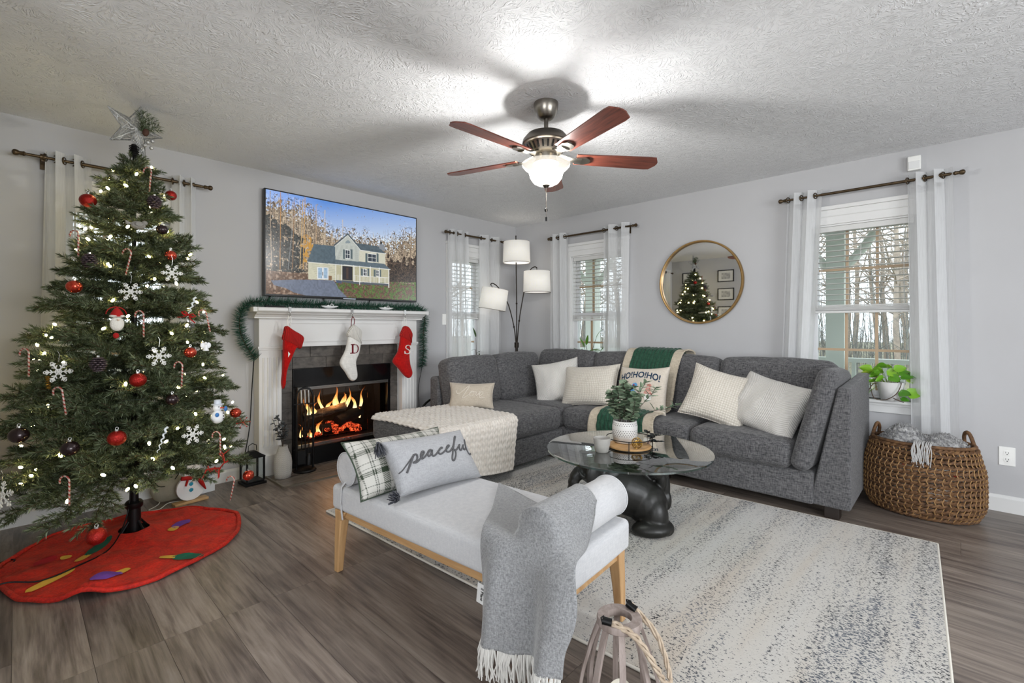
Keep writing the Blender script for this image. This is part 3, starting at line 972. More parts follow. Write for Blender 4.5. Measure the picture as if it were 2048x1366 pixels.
def paint_screen():
    W, H = 470, 272
    Hm = homography([(0, 0), (1, 0), (1, 1), (0, 1)], [(150, 130), (1560, 408), (1558, 1180), (150, 1115)])
    uu, vv = np.meshgrid((np.arange(W) + .5) / W, (np.arange(H) + .5) / H)
    q = np.stack([uu, vv, np.ones_like(uu)], -1) @ Hm.T
    X = q[..., 0] / q[..., 2]; Y = q[..., 1] / q[..., 2]
    rg = np.random.RandomState(4)
    def c(h): return np.array(lin(h)[:3])
    def vnoise(fx, fy):
        gx, gy = int(fx) + 2, int(fy) + 2
        g = rg.rand(gy, gx)
        a = uu * fx; b = vv * fy; i = a.astype(int); j = b.astype(int); s = (a - i); t = (b - j)
        s = s * s * (3 - 2 * s); t = t * t * (3 - 2 * t)
        return (g[j, i] * (1 - s) + g[j, i + 1] * s) * (1 - t) + (g[j + 1, i] * (1 - s) + g[j + 1, i + 1] * s) * t
    img = np.zeros((H, W, 3))
    t = np.clip((Y - 250) / 380, 0, 1)[..., None]
    img[:] = c('#5f95e6') * (1 - t) + c('#cfe0f6') * t
    img += ((np.clip(1 - X / 700, 0, 1) * .35)[..., None]) * np.array([.9, .9, .9])
    def inside(poly):
        r = np.zeros(X.shape, bool); n = len(poly)
        for i in range(n):
            x0, y0 = poly[i]; x1, y1 = poly[(i + 1) % n]
            if y0 == y1: continue
            m = ((y0 > Y) != (y1 > Y)) & (X < (x1 - x0) * (Y - y0) / (y1 - y0) + x0)
            r ^= m
        return r
    def fill(poly, col, var=0.0, nz=None):
        m = inside(poly); k = c(col) if isinstance(col, str) else col
        v = 1 + (var * (nz[m] - .5) * 2)[:, None] if nz is not None else 1.0
        img[m] = k * v
    def line(x0, y0, x1, y1, wd, col, alpha=1.0):
        dx, dy = x1 - x0, y1 - y0; l2 = dx * dx + dy * dy
        tt = np.clip(((X - x0) * dx + (Y - y0) * dy) / l2, 0, 1)
        dd = np.hypot(X - x0 - tt * dx, Y - y0 - tt * dy)
        m = dd < wd
        img[m] = img[m] * (1 - alpha) + c(col) * alpha
    n1 = vnoise(120, 60); n2 = vnoise(40, 24); n3 = vnoise(190, 110); n4 = vnoise(90, 8)
    # tree line haze
    top = np.interp(X, [150, 300, 560, 700, 800, 1000, 1240, 1300, 1450, 1560], [150, 170, 230, 380, 470, 470, 520, 540, 480, 450]) + (n2 - .5) * 90
    dens = np.clip((Y - top) / 260, 0, 1)
    m = (n1 * .5 + n3 * .5) < (.15 + .75 * dens)
    wm = c('#b7a58c') * n4[..., None] + c('#83715f') * (1 - n4[..., None])
    img[m] = wm[m]
    kk = np.clip((n3 - .5) * 1.6, -.5, .5)[..., None] * np.clip((Y - top) / 80, 0, 1)[..., None]
    img += kk * np.where(kk > 0, c('#e0cdb4') * .8, np.clip(img, 0, 1) * 1.3)
    img[:] = np.clip(img, .01, 1)
    yl = (np.hypot((X - 530) / 70, (Y - 690) / 130) < 1) & (n1 > .45); img[yl] = c('#d09a3e')
    for k in range(150):
        x = rg.uniform(170, 1560); y0 = np.interp(x, [150, 560, 800, 1240, 1560], [150, 240, 480, 520, 470]) + rg.uniform(0, 120)
        line(x + rg.uniform(-12, 12), y0, x, rg.uniform(640, 900), rg.uniform(1.2, 2.6), rg.choice(['#d9c9b0', '#b59f84', '#85715f', '#9c9084', '#5f5249']), .55)
    # dark evergreens at the left and thicket at the right
    dk = (X < 500 + (n2 - .5) * 160) & (Y > 370 + (X - 150) * .55 + (n2 - .5) * 140) & (Y < 930) & (n1 > .22)
    img[dk] = (c('#20241f') * n1[..., None] + c('#5d5f5e') * (n3[..., None] ** 2))[dk]
    dk = (X > 1290) & (Y > 800 + (n2 - .5) * 160) & (Y < 1010); img[dk] = (c('#2b241f') * n1[..., None] + c('#6b5646') * (n3[..., None] ** 2))[dk]
    for x, xt, y0, col in ((500, 520, 210, '#d7a659'), (285, 290, 160, '#c98f45'), (400, 420, 230, '#9a6f45'), (470, 500, 230, '#e0b878'), (205, 190, 140, '#b9a48c'), (270, 280, 330, '#55585c'), (360, 400, 500, '#8c8f92'), (620, 622, 280, '#cfae86'), (700, 705, 330, '#dcc6a6'), (875, 870, 420, '#d8cbbd'), (1420, 1440, 520, '#6e5f55'), (1500, 1520, 500, '#7d6a5a')):
        line(xt, y0, x, 880, 3.4, col, .8)
    # ground
    gy = np.interp(X, [150, 540, 800, 1300, 1560], [895, 925, 985, 1000, 1030])
    g = Y > gy; img[g] = (c('#6d5341') * (.5 + n3[..., None]) + c('#c9b8a6') * np.clip(n1 - .62, 0, 1)[..., None] * 1.6)[g]
    g = (Y > 1005) & (X > 800) & (n1 + n2 * .6 > .82); img[g] = (c('#5e7a3a') * (.5 + .8 * n3[..., None]))[g]
    fill([(200, 990), (420, 982), (780, 988), (805, 1015), (830, 1065), (915, 1150), (560, 1140), (420, 1105), (330, 1060), (230, 1035)], '#727b8e', .18, n1)
    # house
    fill([(548, 812), (803, 832), (803, 990), (548, 978)], '#d6d3ba', .06, n3)
    for k in range(9): line(548, 835 + k * 17, 803, 851 + k * 17, 1.1, '#b3b19c')
    fill([(600, 648), (806, 668), (806, 838), (540, 815)], '#566873', .18, n1)
    line(540, 817, 806, 840, 3, '#e7e7e0')
    fill([(630, 862), (738, 870), (738, 982), (630, 976)], '#e8ecef')
    for xx in (640, 692): fill([(xx, 872), (xx + 36, 874), (xx + 36, 970), (xx, 967)], '#9fbad2', .2, n1)
    line(684, 915, 684, 940, 4, '#222')if False else line(684, 915, 684, 940, 4, '#222222')
    fill([(803, 838), (1302, 878), (1302, 1012), (803, 990)], '#c2bd9e', .06, n3)
    fill([(1020, 705), (1270, 738), (1270, 836), (1020, 816)], '#d9d7c4', .05, n3)
    fill([(800, 664), (920, 560), (1030, 690), (1022, 815), (803, 797)], '#c4c9c2', .05, n3)
    for k in range(16): line(805, 660 + k * 9.5, 1022, 672 + k * 9.5, .8, '#a3a9a4')
    fill([(1005, 640), (1205, 668), (1275, 738), (1040, 706)], '#55646d', .2, n1)
    line(1040, 706, 1275, 740, 3, '#e9e9e4')
    line(788, 664, 920, 553, 6, '#4d5b64'); line(920, 553, 1042, 698, 6, '#4d5b64'); line(795, 670, 920, 566, 2, '#f0f0ec'); line(920, 566, 1036, 700, 2, '#f0f0ec')
    fill([(1214, 648), (1262, 654), (1266, 715), (1214, 690)], '#8d939a'); fill([(1224, 622), (1240, 622), (1240, 650), (1224, 650)], '#22252a')
    th = np.linspace(PI, 2 * PI, 12); fill([(920 + 24 * math.cos(a), 640 + 28 * math.sin(a)) for a in th], '#8f9da3')
    def win(x0, y0, x1, y1, sh):
        fill([(x0, y0), (x1, y0 + 8), (x1, y1 + 8), (x0, y1)], '#eef0ee'); fill([(x0 + 4, y0 + 5), (x1 - 4, y0 + 12), (x1 - 4, y1 + 2), (x0 + 4, y1 - 5)], '#39434f', .5, n3)
        line((x0 + x1) / 2, y0, (x0 + x1) / 2, y1 + 6, 1.6, '#eef0ee'); line(x0, (y0 + y1) / 2, x1, (y0 + y1) / 2 + 6, 1.6, '#eef0ee')
        for xx in (x0 - 20, x1 + 2): fill([(xx, y0 - 2), (xx + 18, y0 + 2), (xx + 18, y1 + 8), (xx, y1 + 4)], '#5c6c70')
    win(895, 698, 942, 782, 1); win(1105, 735, 1186, 812, 1); win(1062, 878, 1100, 945, 1); win(1182, 888, 1212, 950, 1)
    fill([(868, 852), (962, 860), (962, 990), (868, 984)], '#2a2930'); fill([(905, 868), (925, 868), (925, 975), (905, 975)], '#4c3a32')
    fill([(800, 795), (1022, 812), (1258, 832), (1316, 884), (1020, 858), (800, 836)], '#61717b', .12, n1)
    line(800, 838, 1316, 886, 3.5, '#eceee9')
    fill([(866, 988), (1308, 1018), (1308, 1040), (985, 1022), (866, 1005)], '#565e66')
    for k in range(26): line(975 + k * 13, 945 + k * .8, 975 + k * 13, 1000 + k * .8, 1.2, '#f2f2ee')
    for k in range(5): line(808 + k * 12, 935, 808 + k * 12, 985, 1.2, '#f2f2ee')
    for y in (943, 998): line(972, y, 1306, y + 22, 2.2, '#f2f2ee')
    for xx, y0, y1 in ((806, 838, 1000), (862, 842, 985), (976, 850, 1000), (1030, 855, 1030), (1130, 862, 1010), (1214, 872, 1012), (1303, 884, 1055)): line(xx, y0, xx, y1, 3.4, '#f4f4f0')
    fill([(738, 945), (768, 947), (768, 988), (738, 986)], '#8a6a4a'); fill([(808, 985), (862, 990), (862, 1018), (808, 1012)], '#4b5a74')
    return np.clip(img, 0, 1), W, H

img, W, H = paint_screen()
sx0, sx1, sz0, sz1 = TX0 + .011, TX1 - .011, TZ0 + .018, TZ1 - .011
us = np.linspace(0, 1, W); vs = np.linspace(0, 1, H)
gx, gz = np.meshgrid(sx0 + (sx1 - sx0) * us, sz1 + (sz0 - sz1) * vs)
co = np.stack([gx, np.full_like(gx, -.0692), gz], -1).reshape(-1, 3)
idx = np.arange(W * H).reshape(H, W)
fa = np.stack([idx[:-1, :-1], idx[1:, :-1], idx[1:, 1:], idx[:-1, 1:]], -1).reshape(-1, 4)
me = bpy.data.meshes.new('screen')
me.vertices.add(len(co)); me.vertices.foreach_set('co', co.ravel())
me.loops.add(fa.size); me.loops.foreach_set('vertex_index', fa.ravel().astype(np.int32))
me.polygons.add(len(fa)); me.polygons.foreach_set('loop_start', np.arange(0, fa.size, 4, dtype=np.int32))
me.update(calc_edges=True); me.validate()
ca = me.color_attributes.new('picture', 'FLOAT_COLOR', 'POINT')
ca.data.foreach_set('color', np.concatenate([img.reshape(-1, 3), np.ones((W * H, 1))], 1).ravel())
m, nt, b = nmat('tv_picture')
at_ = nt.nodes.new('ShaderNodeVertexColor'); at_.layer_name = 'picture'
b.inputs['Base Color'].default_value = (.01, .01, .01, 1); b.inputs['Roughness'].default_value = .25
L(nt, at_.outputs[0], b.inputs['Emission Color']); b.inputs['Emission Strength'].default_value = 0.85
m.cycles.emission_sampling = 'NONE'
me.materials.append(m)
o = bpy.data.objects.new('screen', me); COL.objects.link(o); o.parent = tv; o.matrix_parent_inverse = INV[tv.name]
o['label'] = 'screen picture of a two-storey house by bare woods'
# ------------------------------------------------------------------ needles, garland, tree
def needle_mat(name, c0, c1, c2, sc=40):
    m, nt, b = nmat(name)
    g = nt.nodes.new('ShaderNodeNewGeometry')
    f = math_(nt, 'ADD', math_(nt, 'MULTIPLY', g.outputs['Random Per Island'], 0.6), math_(nt, 'MULTIPLY', noise(nt, coords(nt), sc, 2), 0.4))
    r = ramp(nt, f, [(0.2, lin(c0)), (0.5, lin(c1)), (0.85, lin(c2))])
    L(nt, r.outputs[0], b.inputs['Base Color'])
    b.inputs['Roughness'].default_value = 0.55
    b.inputs['Specular IOR Level'].default_value = 0.35
    return m
MNEED = needle_mat('fir_needles', '#27301d', '#4a5636', '#8a967a')
MTINSEL = needle_mat('garland_tinsel', '#16342a', '#24503f', '#3f7059', 60)
MTWIG = plain('brown_twig', '#4a3b28', 0.9)

def needles_along(mb, pts, ln, wd, per, rs, fwd=0.5, fade=True):
    """Flat tapering needles bristling around a path."""
    V = [Vector(p) for p in pts]
    for a, b_ in zip(V, V[1:]):
        d = b_ - a; l = d.length
        if l < 1e-6: continue
        t = d / l; u = t.orthogonal().normalized(); w = t.cross(u)
        n = max(1, int(l * per + rs.random()))
        for _ in range(n):
            ang = rs.uniform(0, 2 * PI); o = u * math.cos(ang) + w * math.sin(ang)
            p = a + d * rs.random()
            e = (o * (1 - fwd) + t * fwd * rs.uniform(.6, 1.3)).normalized() * ln * rs.uniform(.7, 1.15)
            s = e.cross(Vector((rs.uniform(-1, 1), rs.uniform(-1, 1), rs.uniform(-1, 1)))).normalized() * wd
            mb.add([p - s, p + s, p + e * .6 + s * .7, p + e, p + e * .6 - s * .7], [(0, 1, 2, 3, 4)])

rg_ = random.Random(21)
gl = smooth_path([(-3.075, -.11, .93), (-3.11, -.11, .98), (-3.165, -.11, 1.08), (-3.195, -.12, 1.2), (-3.175, -.12, 1.31), (-3.10, -.11, 1.375), (-2.9, -.10, 1.375), (-2.5, -.11, 1.368), (-2.1, -.10, 1.368), (-1.75, -.11, 1.368), (-1.58, -.11, 1.37), (-1.495, -.11, 1.33), (-1.475, -.10, 1.24), (-1.495, -.10, 1.1), (-1.49, -.10, .95), (-1.505, -.10, .80), (-1.50, -.10, .775)], 6)
gt = thing('tinsel_garland', 'dark green tinsel garland draped along the mantel shelf', 'garland', (-2.3, -.11, 1.345))
b = MB(); needles_along(b, gl, .062, .0015, 2600, rg_, .2); b.build('tinsel', MTINSEL, gt, smooth=0, kind='stuff')
MB().tube(gl, .003, 5).build('wire', MTWIG, gt)
cd = MB().tube(smooth_path([(-3.085, -.10, .95), (-3.088, -.06, .7), (-3.10, -.045, .4), (-3.14, -.04, .15), (-3.16, -.035, .06)], 6), .004, 6).build('garland_cord', MBLK, None)
tag(cd, 'thin black cord hanging from the garland left of the fireplace', 'cord')
cd = MB().tube(smooth_path([(-1.503, -.10, .79), (-1.495, -.06, .7), (-1.51, -.04, .55), (-1.50, -.035, .4), (-1.49, -.03, .2)], 6), .003, 6).build('garland_cord', MBLK, None)
tag(cd, 'thin dark wavy cord hanging from the garland right of the fireplace', 'cord')

# ---- Christmas tree
AXX, AXY = -3.90, -.70
RZ = [(0, .48), (.2, .52), (.3, .56), (.56, .53), (.92, .45), (1.33, .36), (1.76, .22), (2.04, .11), (2.2, .05), (2.6, 0)]
def tree_r(z):
    return float(np.interp(z, [a for a, _ in RZ], [b_ for _, b_ in RZ]))
tree = thing('christmas_tree', 'tall lit green Christmas tree at the left', 'tree', (AXX, AXY, 0))
tk = MB(); tk.cyl((AXX, AXY, .02), (AXX, AXY, .62), .021, n=14); tk.cyl((AXX, AXY, .6), (AXX, AXY, 2.16), .017, .007, n=10)
tk.build('trunk', MBLK, tree)
st = MB(); st.cyl((AXX, AXY, .0), (AXX, AXY, .19), .034, .030, n=18)
st.lathe([(.036, 0), (.042, .01), (.042, .03), (.034, .04)], 18, (AXX, AXY, .17))
for k in range(4):
    a = k * PI / 2 + .5
    st.tube([(AXX + .03 * math.cos(a), AXY + .03 * math.sin(a), .10), (AXX + .08 * math.cos(a), AXY + .08 * math.sin(a), .035), (AXX + .15 * math.cos(a), AXY + .15 * math.sin(a), .006)], .006, 8)
st.build('stand', MBLK, tree)
def branch_mesh(length, seed):
    rs = random.Random(seed); b = MB(); twig = []
    def pt(t): return Vector((length * t, .03 * length * math.sin(seed + t * 4), .10 * length * t - .20 * length * t * t))
    stem = [pt(k / 8) for k in range(9)]
    twig.append(stem)
    n = max(3, int(length / .048))
    for k in range(n):
        t = .22 + .76 * k / n
        for s in (-1, 1):
            if rs.random() < .12: continue
            l = (.055 + .12 * length * 2 * (1.05 - t)) * rs.uniform(.8, 1.15)
            a = rad(rs.uniform(34, 58)) * s; p = pt(t)
            d = Vector((math.cos(a), math.sin(a), rs.uniform(-.15, .35)))
            twig.append([p, p + d * l * .5 + Vector((0, 0, .008)), p + d * l + Vector((0, 0, rs.uniform(-.012, .02)))])
    for tw in twig:
        needles_along(b, tw, .029, .0014, 1150, rs, .5)
        # a spray at the tip
        e = (tw[-1] - tw[-2]).normalized()
        needles_along(b, [tw[-1] - e * .012, tw[-1] + e * .006], .029, .0014, 1500, rs, .85)
    me = bpy.data.meshes.new('branch'); me.from_pydata(b.v, [], b.f)
    w = MB()
    for tw in twig: w.tube(tw, .002, 4, caps=False)
    off = len(b.v)
    me2 = bpy.data.meshes.new('branch'); me2.from_pydata(b.v + w.v, [], b.f + [tuple(i + off for i in f) for f in w.f])
    me2.materials.append(MNEED); me2.materials.append(MTWIG)
    me2.polygons.foreach_set('material_index', [0] * len(b.f) + [1] * len(w.f)); me2.update()
    bpy.data.meshes.remove(me)
    return me2
BL = [(.14, 1), (.14, 2), (.24, 3), (.24, 4), (.34, 5), (.34, 6), (.44, 7), (.44, 8), (.54, 9), (.54, 10)]
BM = [(l, branch_mesh(l, s)) for l, s in BL]
rs = random.Random(33)
z = .40; lev = 0
while z < 2.07:
    R_ = tree_r(z)
    n = max(5, int(6 + R_ * 17))
    for k in range(n):
        a = 2 * PI * (k + .5 * (lev % 2)) / n + rs.uniform(-.14, .14) + lev * .37
        rr = R_ * rs.uniform(.86, 1.1)
        cand = [m for m in BM if abs(m[0] - rr) < .09] or [min(BM, key=lambda m: abs(m[0] - rr))]
        l, me = rs.choice(cand)
        o = bpy.data.objects.new('branch', me); COL.objects.link(o); o.parent = tree
        sc = rr / l
        o.location = (0, 0, z + rs.uniform(-.02, .02))
        o.rotation_euler = (rs.uniform(-.2, .2), rs.uniform(-.30, .02) - (z > 1.7) * .25 * (z - 1.4), a)
        o.scale = (sc, min(1.25, max(.9, sc)), min(1.2, max(.9, sc)))
    z += .082 + .018 * (1 - z / 2.2); lev += 1
for k in range(9):
    l, me = BM[k % 2]
    o = bpy.data.objects.new('branch', me); COL.objects.link(o); o.parent = tree
    o.location = (0, 0, 2.0 + .008 * k); o.rotation_euler = (0, -.75 - .05 * k, k * 2.4); o.scale = (.72, .7, .7)
for k, (a, ln_, dr_) in enumerate(((-2.04, .54, .30), (-2.42, .54, .28), (-2.80, .54, .2))):
    o = bpy.data.objects.new('branch', BM[8 + k % 2][1] if ln_ > .5 else BM[6][1]); COL.objects.link(o); o.parent = tree
    o.location = (0, 0, .44); o.rotation_euler = (0, dr_, a); o.scale = (1.02, 1, 1)
# string lights
MBULB = glow('warm_fairy_bulb', (1.0, 0.79, 0.33, 1), 60.0)
bl = None; rs = random.Random(77)
nb = 0
while nb < 130:
    z = .40 + 1.72 * (rs.random() ** 1.3); a = rs.uniform(0, 2 * PI)
    r_ = tree_r(z) * rs.uniform(.80, 1.0)
    p = (r_ * math.cos(a), r_ * math.sin(a), z)
    if bl is None:
        q = MB(); q.ell((0, 0, 0), (.0065, .0065, .011), 6, 4); o = q.build('light_bulb', MBULB, tree, smooth=180, local=True); bl = o.data
    else:
        o = bpy.data.objects.new('light_bulb', bl); COL.objects.link(o); o.parent = tree
    o.location = p; o.rotation_euler = (rs.uniform(-1, 1), rs.uniform(-1, 1), 0); nb += 1
MWIRE = plain('green_light_wire', '#18281a', 0.6)
pts = []
for k in range(260):
    t = k / 259; z = .3 + 1.75 * t; a = t * 2 * PI * 9
    r_ = tree_r(z) * (.78 + .1 * math.sin(k * 1.7)); pts.append((AXX + r_ * math.cos(a), AXY + r_ * math.sin(a), z + .02 * math.sin(k * 2.3)))
MB().tube(pts, .0016, 4).build('light_string', MWIRE, tree)

# ---- tree topper
MSILV = plain('silver_glitter', '#a2a3a1', 0.3, 0.7, vary='#e0e0de', vs=90, bmp=.5, bs=300)
tp = thing('star_tree_topper', 'silver wire star topper with pine sprig and berries', 'tree topper', (AXX, AXY, 2.19))
cz = 2.292; T = Matrix.Translation((AXX, AXY, cz)) @ Matrix.Rotation(rad(22), 4, 'Z') @ Matrix.Rotation(rad(14), 4, 'Y')
out = []
for k in range(10):
    a = PI / 2 + k * PI / 5; r_ = .150 if k % 2 == 0 else .062
    out.append(Vector((r_ * math.cos(a), 0, r_ * math.sin(a))))
f = MB(T)
for s in (-1, 1):
    c = Vector((0, s * .03, 0))
    for k in range(10):
        f.tube([out[k], out[(k + 1) % 10]], .0034, 5); f.tube([out[k], c], .0026, 5)
        p, q = out[k], out[(k + 1) % 10]
        for j in range(1, 10):
            f.tube([p.lerp(q, j / 10), c.lerp(p if k % 2 == 0 else q, .1 + .085 * j)], .0012, 4)
            f.tube([p.lerp(c, j / 10), q.lerp(c, ((j * 3) % 10) / 10)], .0010, 4)
f.build('star_frame', MSILV, tp)
f = MB(T); rs = random.Random(5)
for k in range(7):
    a = .55 + k * .28; d = Vector((math.cos(a) * .085, -.03, math.sin(a) * .10))
    needles_along(f, [Vector((.02, -.03, 0)), Vector((.02, -.035, 0)) + d * .6, Vector((.02, -.035, 0)) + d], .03, .0014, 700, rs, .5)
f.build('pine_sprig', MNEED, tp, smooth=0, kind='stuff')
f = MB(T)
for k, (x, z) in enumerate(((.055, -.05), (.075, -.03), (.045, -.075), (.08, -.07))):
    f.ell((x, -.05, z), (.011, .011, .011), 10, 7)
f.build('silver_berry', MSILV, tp, smooth=180)
f = MB(T); f.ell((.03, -.055, -.005), (.016, .016, .022), 10, 7); f.build('pinecone', plain('pinecone_brown', '#4a2f22', .8, bmp=1, bs=60), tp, smooth=180)
f = MB(); f.lathe([(.020, 2.14), (.016, 2.18), (.012, 2.21)], 12, (AXX, AXY, 0))
for k in range(5): f.tube([(AXX + .021 * math.cos(q), AXY + .021 * math.sin(q), 2.145 + .013 * k) for q in [i * PI / 8 for i in range(16)]], .003, 5, closed=True)
f.build('spring_coil', MBLK, tp)

# ---- ornaments
def glitter(name, col, col2, rough=.28, metal=.6, em=0):
    m, nt, b = nmat(name)
    v = nt.nodes.new('ShaderNodeTexVoronoi'); v.inputs['Scale'].default_value = 420; L(nt, coords(nt), v.inputs['Vector'])
    r = ramp(nt, v.outputs['Distance'], [(0.05, lin(col2)), (0.5, lin(col))]); L(nt, r.outputs[0], b.inputs['Base Color'])
    b.inputs['Roughness'].default_value = rough; b.inputs['Metallic'].default_value = metal
    bump(nt, b, v.outputs['Distance'], .5, .002)
    return m
MRED = glitter('red_glitter', '#8e120c', '#d8331f'); MREDS = plain('red_mercury_glass', '#b02418', .12, .8, vary='#e06a50', vs=35, bmp=.4, bs=50)
MPLUM = plain('plum_bauble', '#2a1a1c', .25, .5, coat=.4); MCONE = plain('dark_glitter_cone', '#2c2226', .45, .5, vary='#6b5c62', vs=80, bmp=.9, bs=90)
MCAP = plain('silver_cap', '#c9c9c6', .25, 1.0)
def cane_mat():
    m, nt, b = nmat('candy_stripe')
    tc = coords(nt); sp = nt.nodes.new('ShaderNodeSeparateXYZ'); L(nt, tc, sp.inputs[0])
    s = math_(nt, 'FRACT', math_(nt, 'ADD', math_(nt, 'MULTIPLY', sp.outputs[2], 55), math_(nt, 'MULTIPLY', sp.outputs[0], 55)))
    r = ramp(nt, s, [(0, lin('#9c4038')), (.42, lin('#b8a498'))], 'CONSTANT'); L(nt, r.outputs[0], b.inputs['Base Color']); b.inputs['Roughness'].default_value = .25
    return m
MCANE = cane_mat(); MFLAKE = plain('white_snowflake', '#e2e2dd', .5, vary='#cfcfca', vs=60); MICE = plain('icicle_acrylic', '#d6dde0', .1, coat=.5)
def out_dir(p):
    v = Vector((p[0] - AXX, p[1] - AXY, 0)); return v.normalized()
def hang(p, out=.03):
    d = out_dir(p); return Vector(p) + d * out
GB = 'ball ornaments on the Christmas tree'
def ball(p, r, mat, label, cat='ornament', squash=.95, name='ball_ornament'):
    r *= .70
    c = hang(p, r * .6); t = thing(name, label, cat, tuple(c), group=GB, world=False)
    MB().ell((0, 0, 0), (r, r, r * squash), 18, 12).build('ball', mat, t, smooth=180, local=True)
    k = MB(); k.cyl((0, 0, r * .9), (0, 0, r * 1.15), r * .22, n=10); k.tube([(r * .16 * math.cos(q), 0, r * 1.25 + r * .16 * math.sin(q)) for q in [i * PI / 5 for i in range(10)]], .0009, 4, closed=True)
    k.build('cap', MCAP, t, local=True)
for p, r, mt, lb in (((-4.08, -.78, 1.84), .052, MRED, 'large red glitter ball at the upper left of the tree by the curtain'), ((-3.76, -.77, 1.94), .042, MRED, 'red glitter ball near the top right edge of the tree'),
        ((-4.15, -.95, 1.38), .046, MREDS, 'shiny red ball on the left of the tree at mid height'), ((-3.79, -.97, 1.57), .040, MREDS, 'shiny red ball above the hanging right snowflake of the tree'),
        ((-3.95, -1.17, .93), .050, MRED, 'red glitter ball at the very middle of the tree'), ((-4.03, -1.21, .67), .052, MRED, 'red glitter ball low in the middle of the tree'),
        ((-3.73, -1.10, 1.05), .042, MREDS, 'shiny red ball right of the middle snowflake'), ((-3.50, -1.03, .69), .042, MREDS, 'shiny red ball beside the snowman ornament'),
        ((-3.44, -1.05, .32), .044, MREDS, 'shiny red ball hanging in front of the black lantern'), ((-4.10, -1.23, .245), .056, MRED, 'lowest red glitter ball hanging over the tree skirt'),
        ((-4.18, -1.15, .64), .050, MPLUM, 'dark plum ball left of the low middle red ball'), ((-4.33, -.99, .70), .052, MPLUM, 'dark plum ball at the far left edge of the tree'),
        ((-3.82, -.93, 1.71), .040, MPLUM, 'dark plum ball beside the bird ornament'), ((-3.82, -1.18, .82), .042, MPLUM, 'dark plum ball right of the middle red ball'),):
    ball(p, r, mt, lb)
for p, lb in (((-3.85, -.88, 1.86), 'dark glittered pinecone near the tree top'), ((-4.09, -.94, 1.51), 'dark glittered pinecone at the upper left of the tree'), ((-4.08, -1.11, 1.01), 'dark glittered pinecone left of the tree centre')):
    c = hang(p, .03); t = thing('pinecone_ornament', lb, 'ornament', tuple(c), group='glittered pinecones on the tree', world=False); t.scale = (.8, .8, .8)
    f = MB(); rs = random.Random(2)
    for j in range(7):
        zz = -.036 + j * .012; r_ = .043 * math.sin(PI * (j + 1.2) / 8.5)
        for q in range(9):
            a = q * 2 * PI / 9 + j * .35; f.ell((r_ * .72 * math.cos(a), r_ * .72 * math.sin(a), zz), (.014, .011, .006), 6, 4, Matrix.Rotation(a, 3, 'Z'))
    f.build('scales', MCONE, t, smooth=180, local=True)
    k = MB(); k.cyl((0, 0, .04), (0, 0, .052), .008, n=8); k.build('cap', MCAP, t, local=True)
def cane(p, label, hgt=.13, yaw=None, tilt=0.0):
    c = hang(p, .03); t = thing('candy_cane', label, 'candy cane', tuple(c), group='candy canes on the tree', world=False)
    yw = yaw if yaw is not None else -.8
    t.rotation_euler = (0, tilt, yw)
    r_ = hgt * .16; pts = [(0, 0, -hgt / 2), (0, 0, 0), (0, 0, hgt / 2 - r_)] + [(-r_ + r_ * math.cos(a), 0, hgt / 2 - r_ + r_ * math.sin(a)) for a in [PI * k / 8 for k in range(1, 9)]] + [(-2 * r_, 0, hgt / 2 - r_ * 1.6)]
    MB().tube(pts, .0040, 8).build('stick', MCANE, t, smooth=180, local=True)
for p, lb, tl in (((-3.86, -.83, 1.99), 'candy cane closest to the star topper', .1), ((-3.96, -1.0, 1.51), 'candy cane above the hanging middle snowflake', .25), ((-3.92, -1.1, 1.2), 'large candy cane right of the santa ornament', 0),
        ((-4.12, -.87, 1.6), 'candy cane beside the upper left dark pinecone', 0), ((-4.29, -.92, 1.02), 'candy cane at the left edge of the tree', 0), ((-4.19, -1.09, .85), 'candy cane at the lower left of the tree', -.15),
        ((-3.78, -1.15, .94), 'candy cane above a plum ball right of centre', .05), ((-3.62, -1.17, .56), 'candy cane under the snowman ornament', -.02), ((-4.18, -1.18, .46), 'lowest candy cane at the left of the tree', 0),
        ((-3.56, -1.16, .30), 'candy cane hanging over the bare floor', .2), ((-3.64, -1.0, 1.22), 'candy cane at the right edge beside the red bow', -.2)):
    cane(p, lb, tilt=tl)
def flake(p, label, r=.05, yaw=None, spin=0.0):
    r *= .82
    c = hang(p, .035); t = thing('snowflake_ornament', label, 'snowflake', tuple(c), group='white snowflakes on the tree', world=False)
    d = out_dir(p); t.rotation_euler = (0, 0, (math.atan2(d.y, d.x) + PI / 2) if yaw is None else yaw)
    f = MB()
    for k in range(6):
        a = k * PI / 3 + spin; e = Vector((math.cos(a), 0, math.sin(a)))
        f.tube([Vector((0, 0, 0)), e * r], .0030, 5)
        for q in (.45, .72):
            for s in (-1, 1):
                e2 = Vector((math.cos(a + s * .9), 0, math.sin(a + s * .9))); f.tube([e * r * q, e * r * q + e2 * r * .3], .0026, 5)
        f.tube([e * r + Vector((.006 * math.cos(j * PI / 4), 0, .006 * math.sin(j * PI / 4))) for j in range(8)], .002, 4, closed=True)
    f.tube([(r * .28 * math.cos(j * PI / 3), 0, r * .28 * math.sin(j * PI / 3)) for j in range(6)], .0026, 5, closed=True)
    f.build('flake', MFLAKE, t, smooth=60, local=True)
    MB().tube([(0, 0, r), (.004, 0, r + .035), (-.003, 0, r + .05)], .0007, 4).build('thread', MCAP, t, local=True)
flake((-3.96, -1.05, 1.36), 'white snowflake high in the middle of the tree'); flake((-3.80, -1.01, 1.47), 'white snowflake seen side-on at the upper right of the tree', .05, -.05)
flake((-3.87, -1.14, 1.04), 'white snowflake right of the tree centre', .055); flake((-3.75, -1.21, .64), 'cream snowflake low right below the snowman', .055)
flake((-4.37, -1.01, .45), 'large white snowflake hanging at the lower left corner of the tree', .07, None, .3); flake((-4.20, -1.04, .98), 'white snowflake seen side-on at the left of the tree', .055, .25)
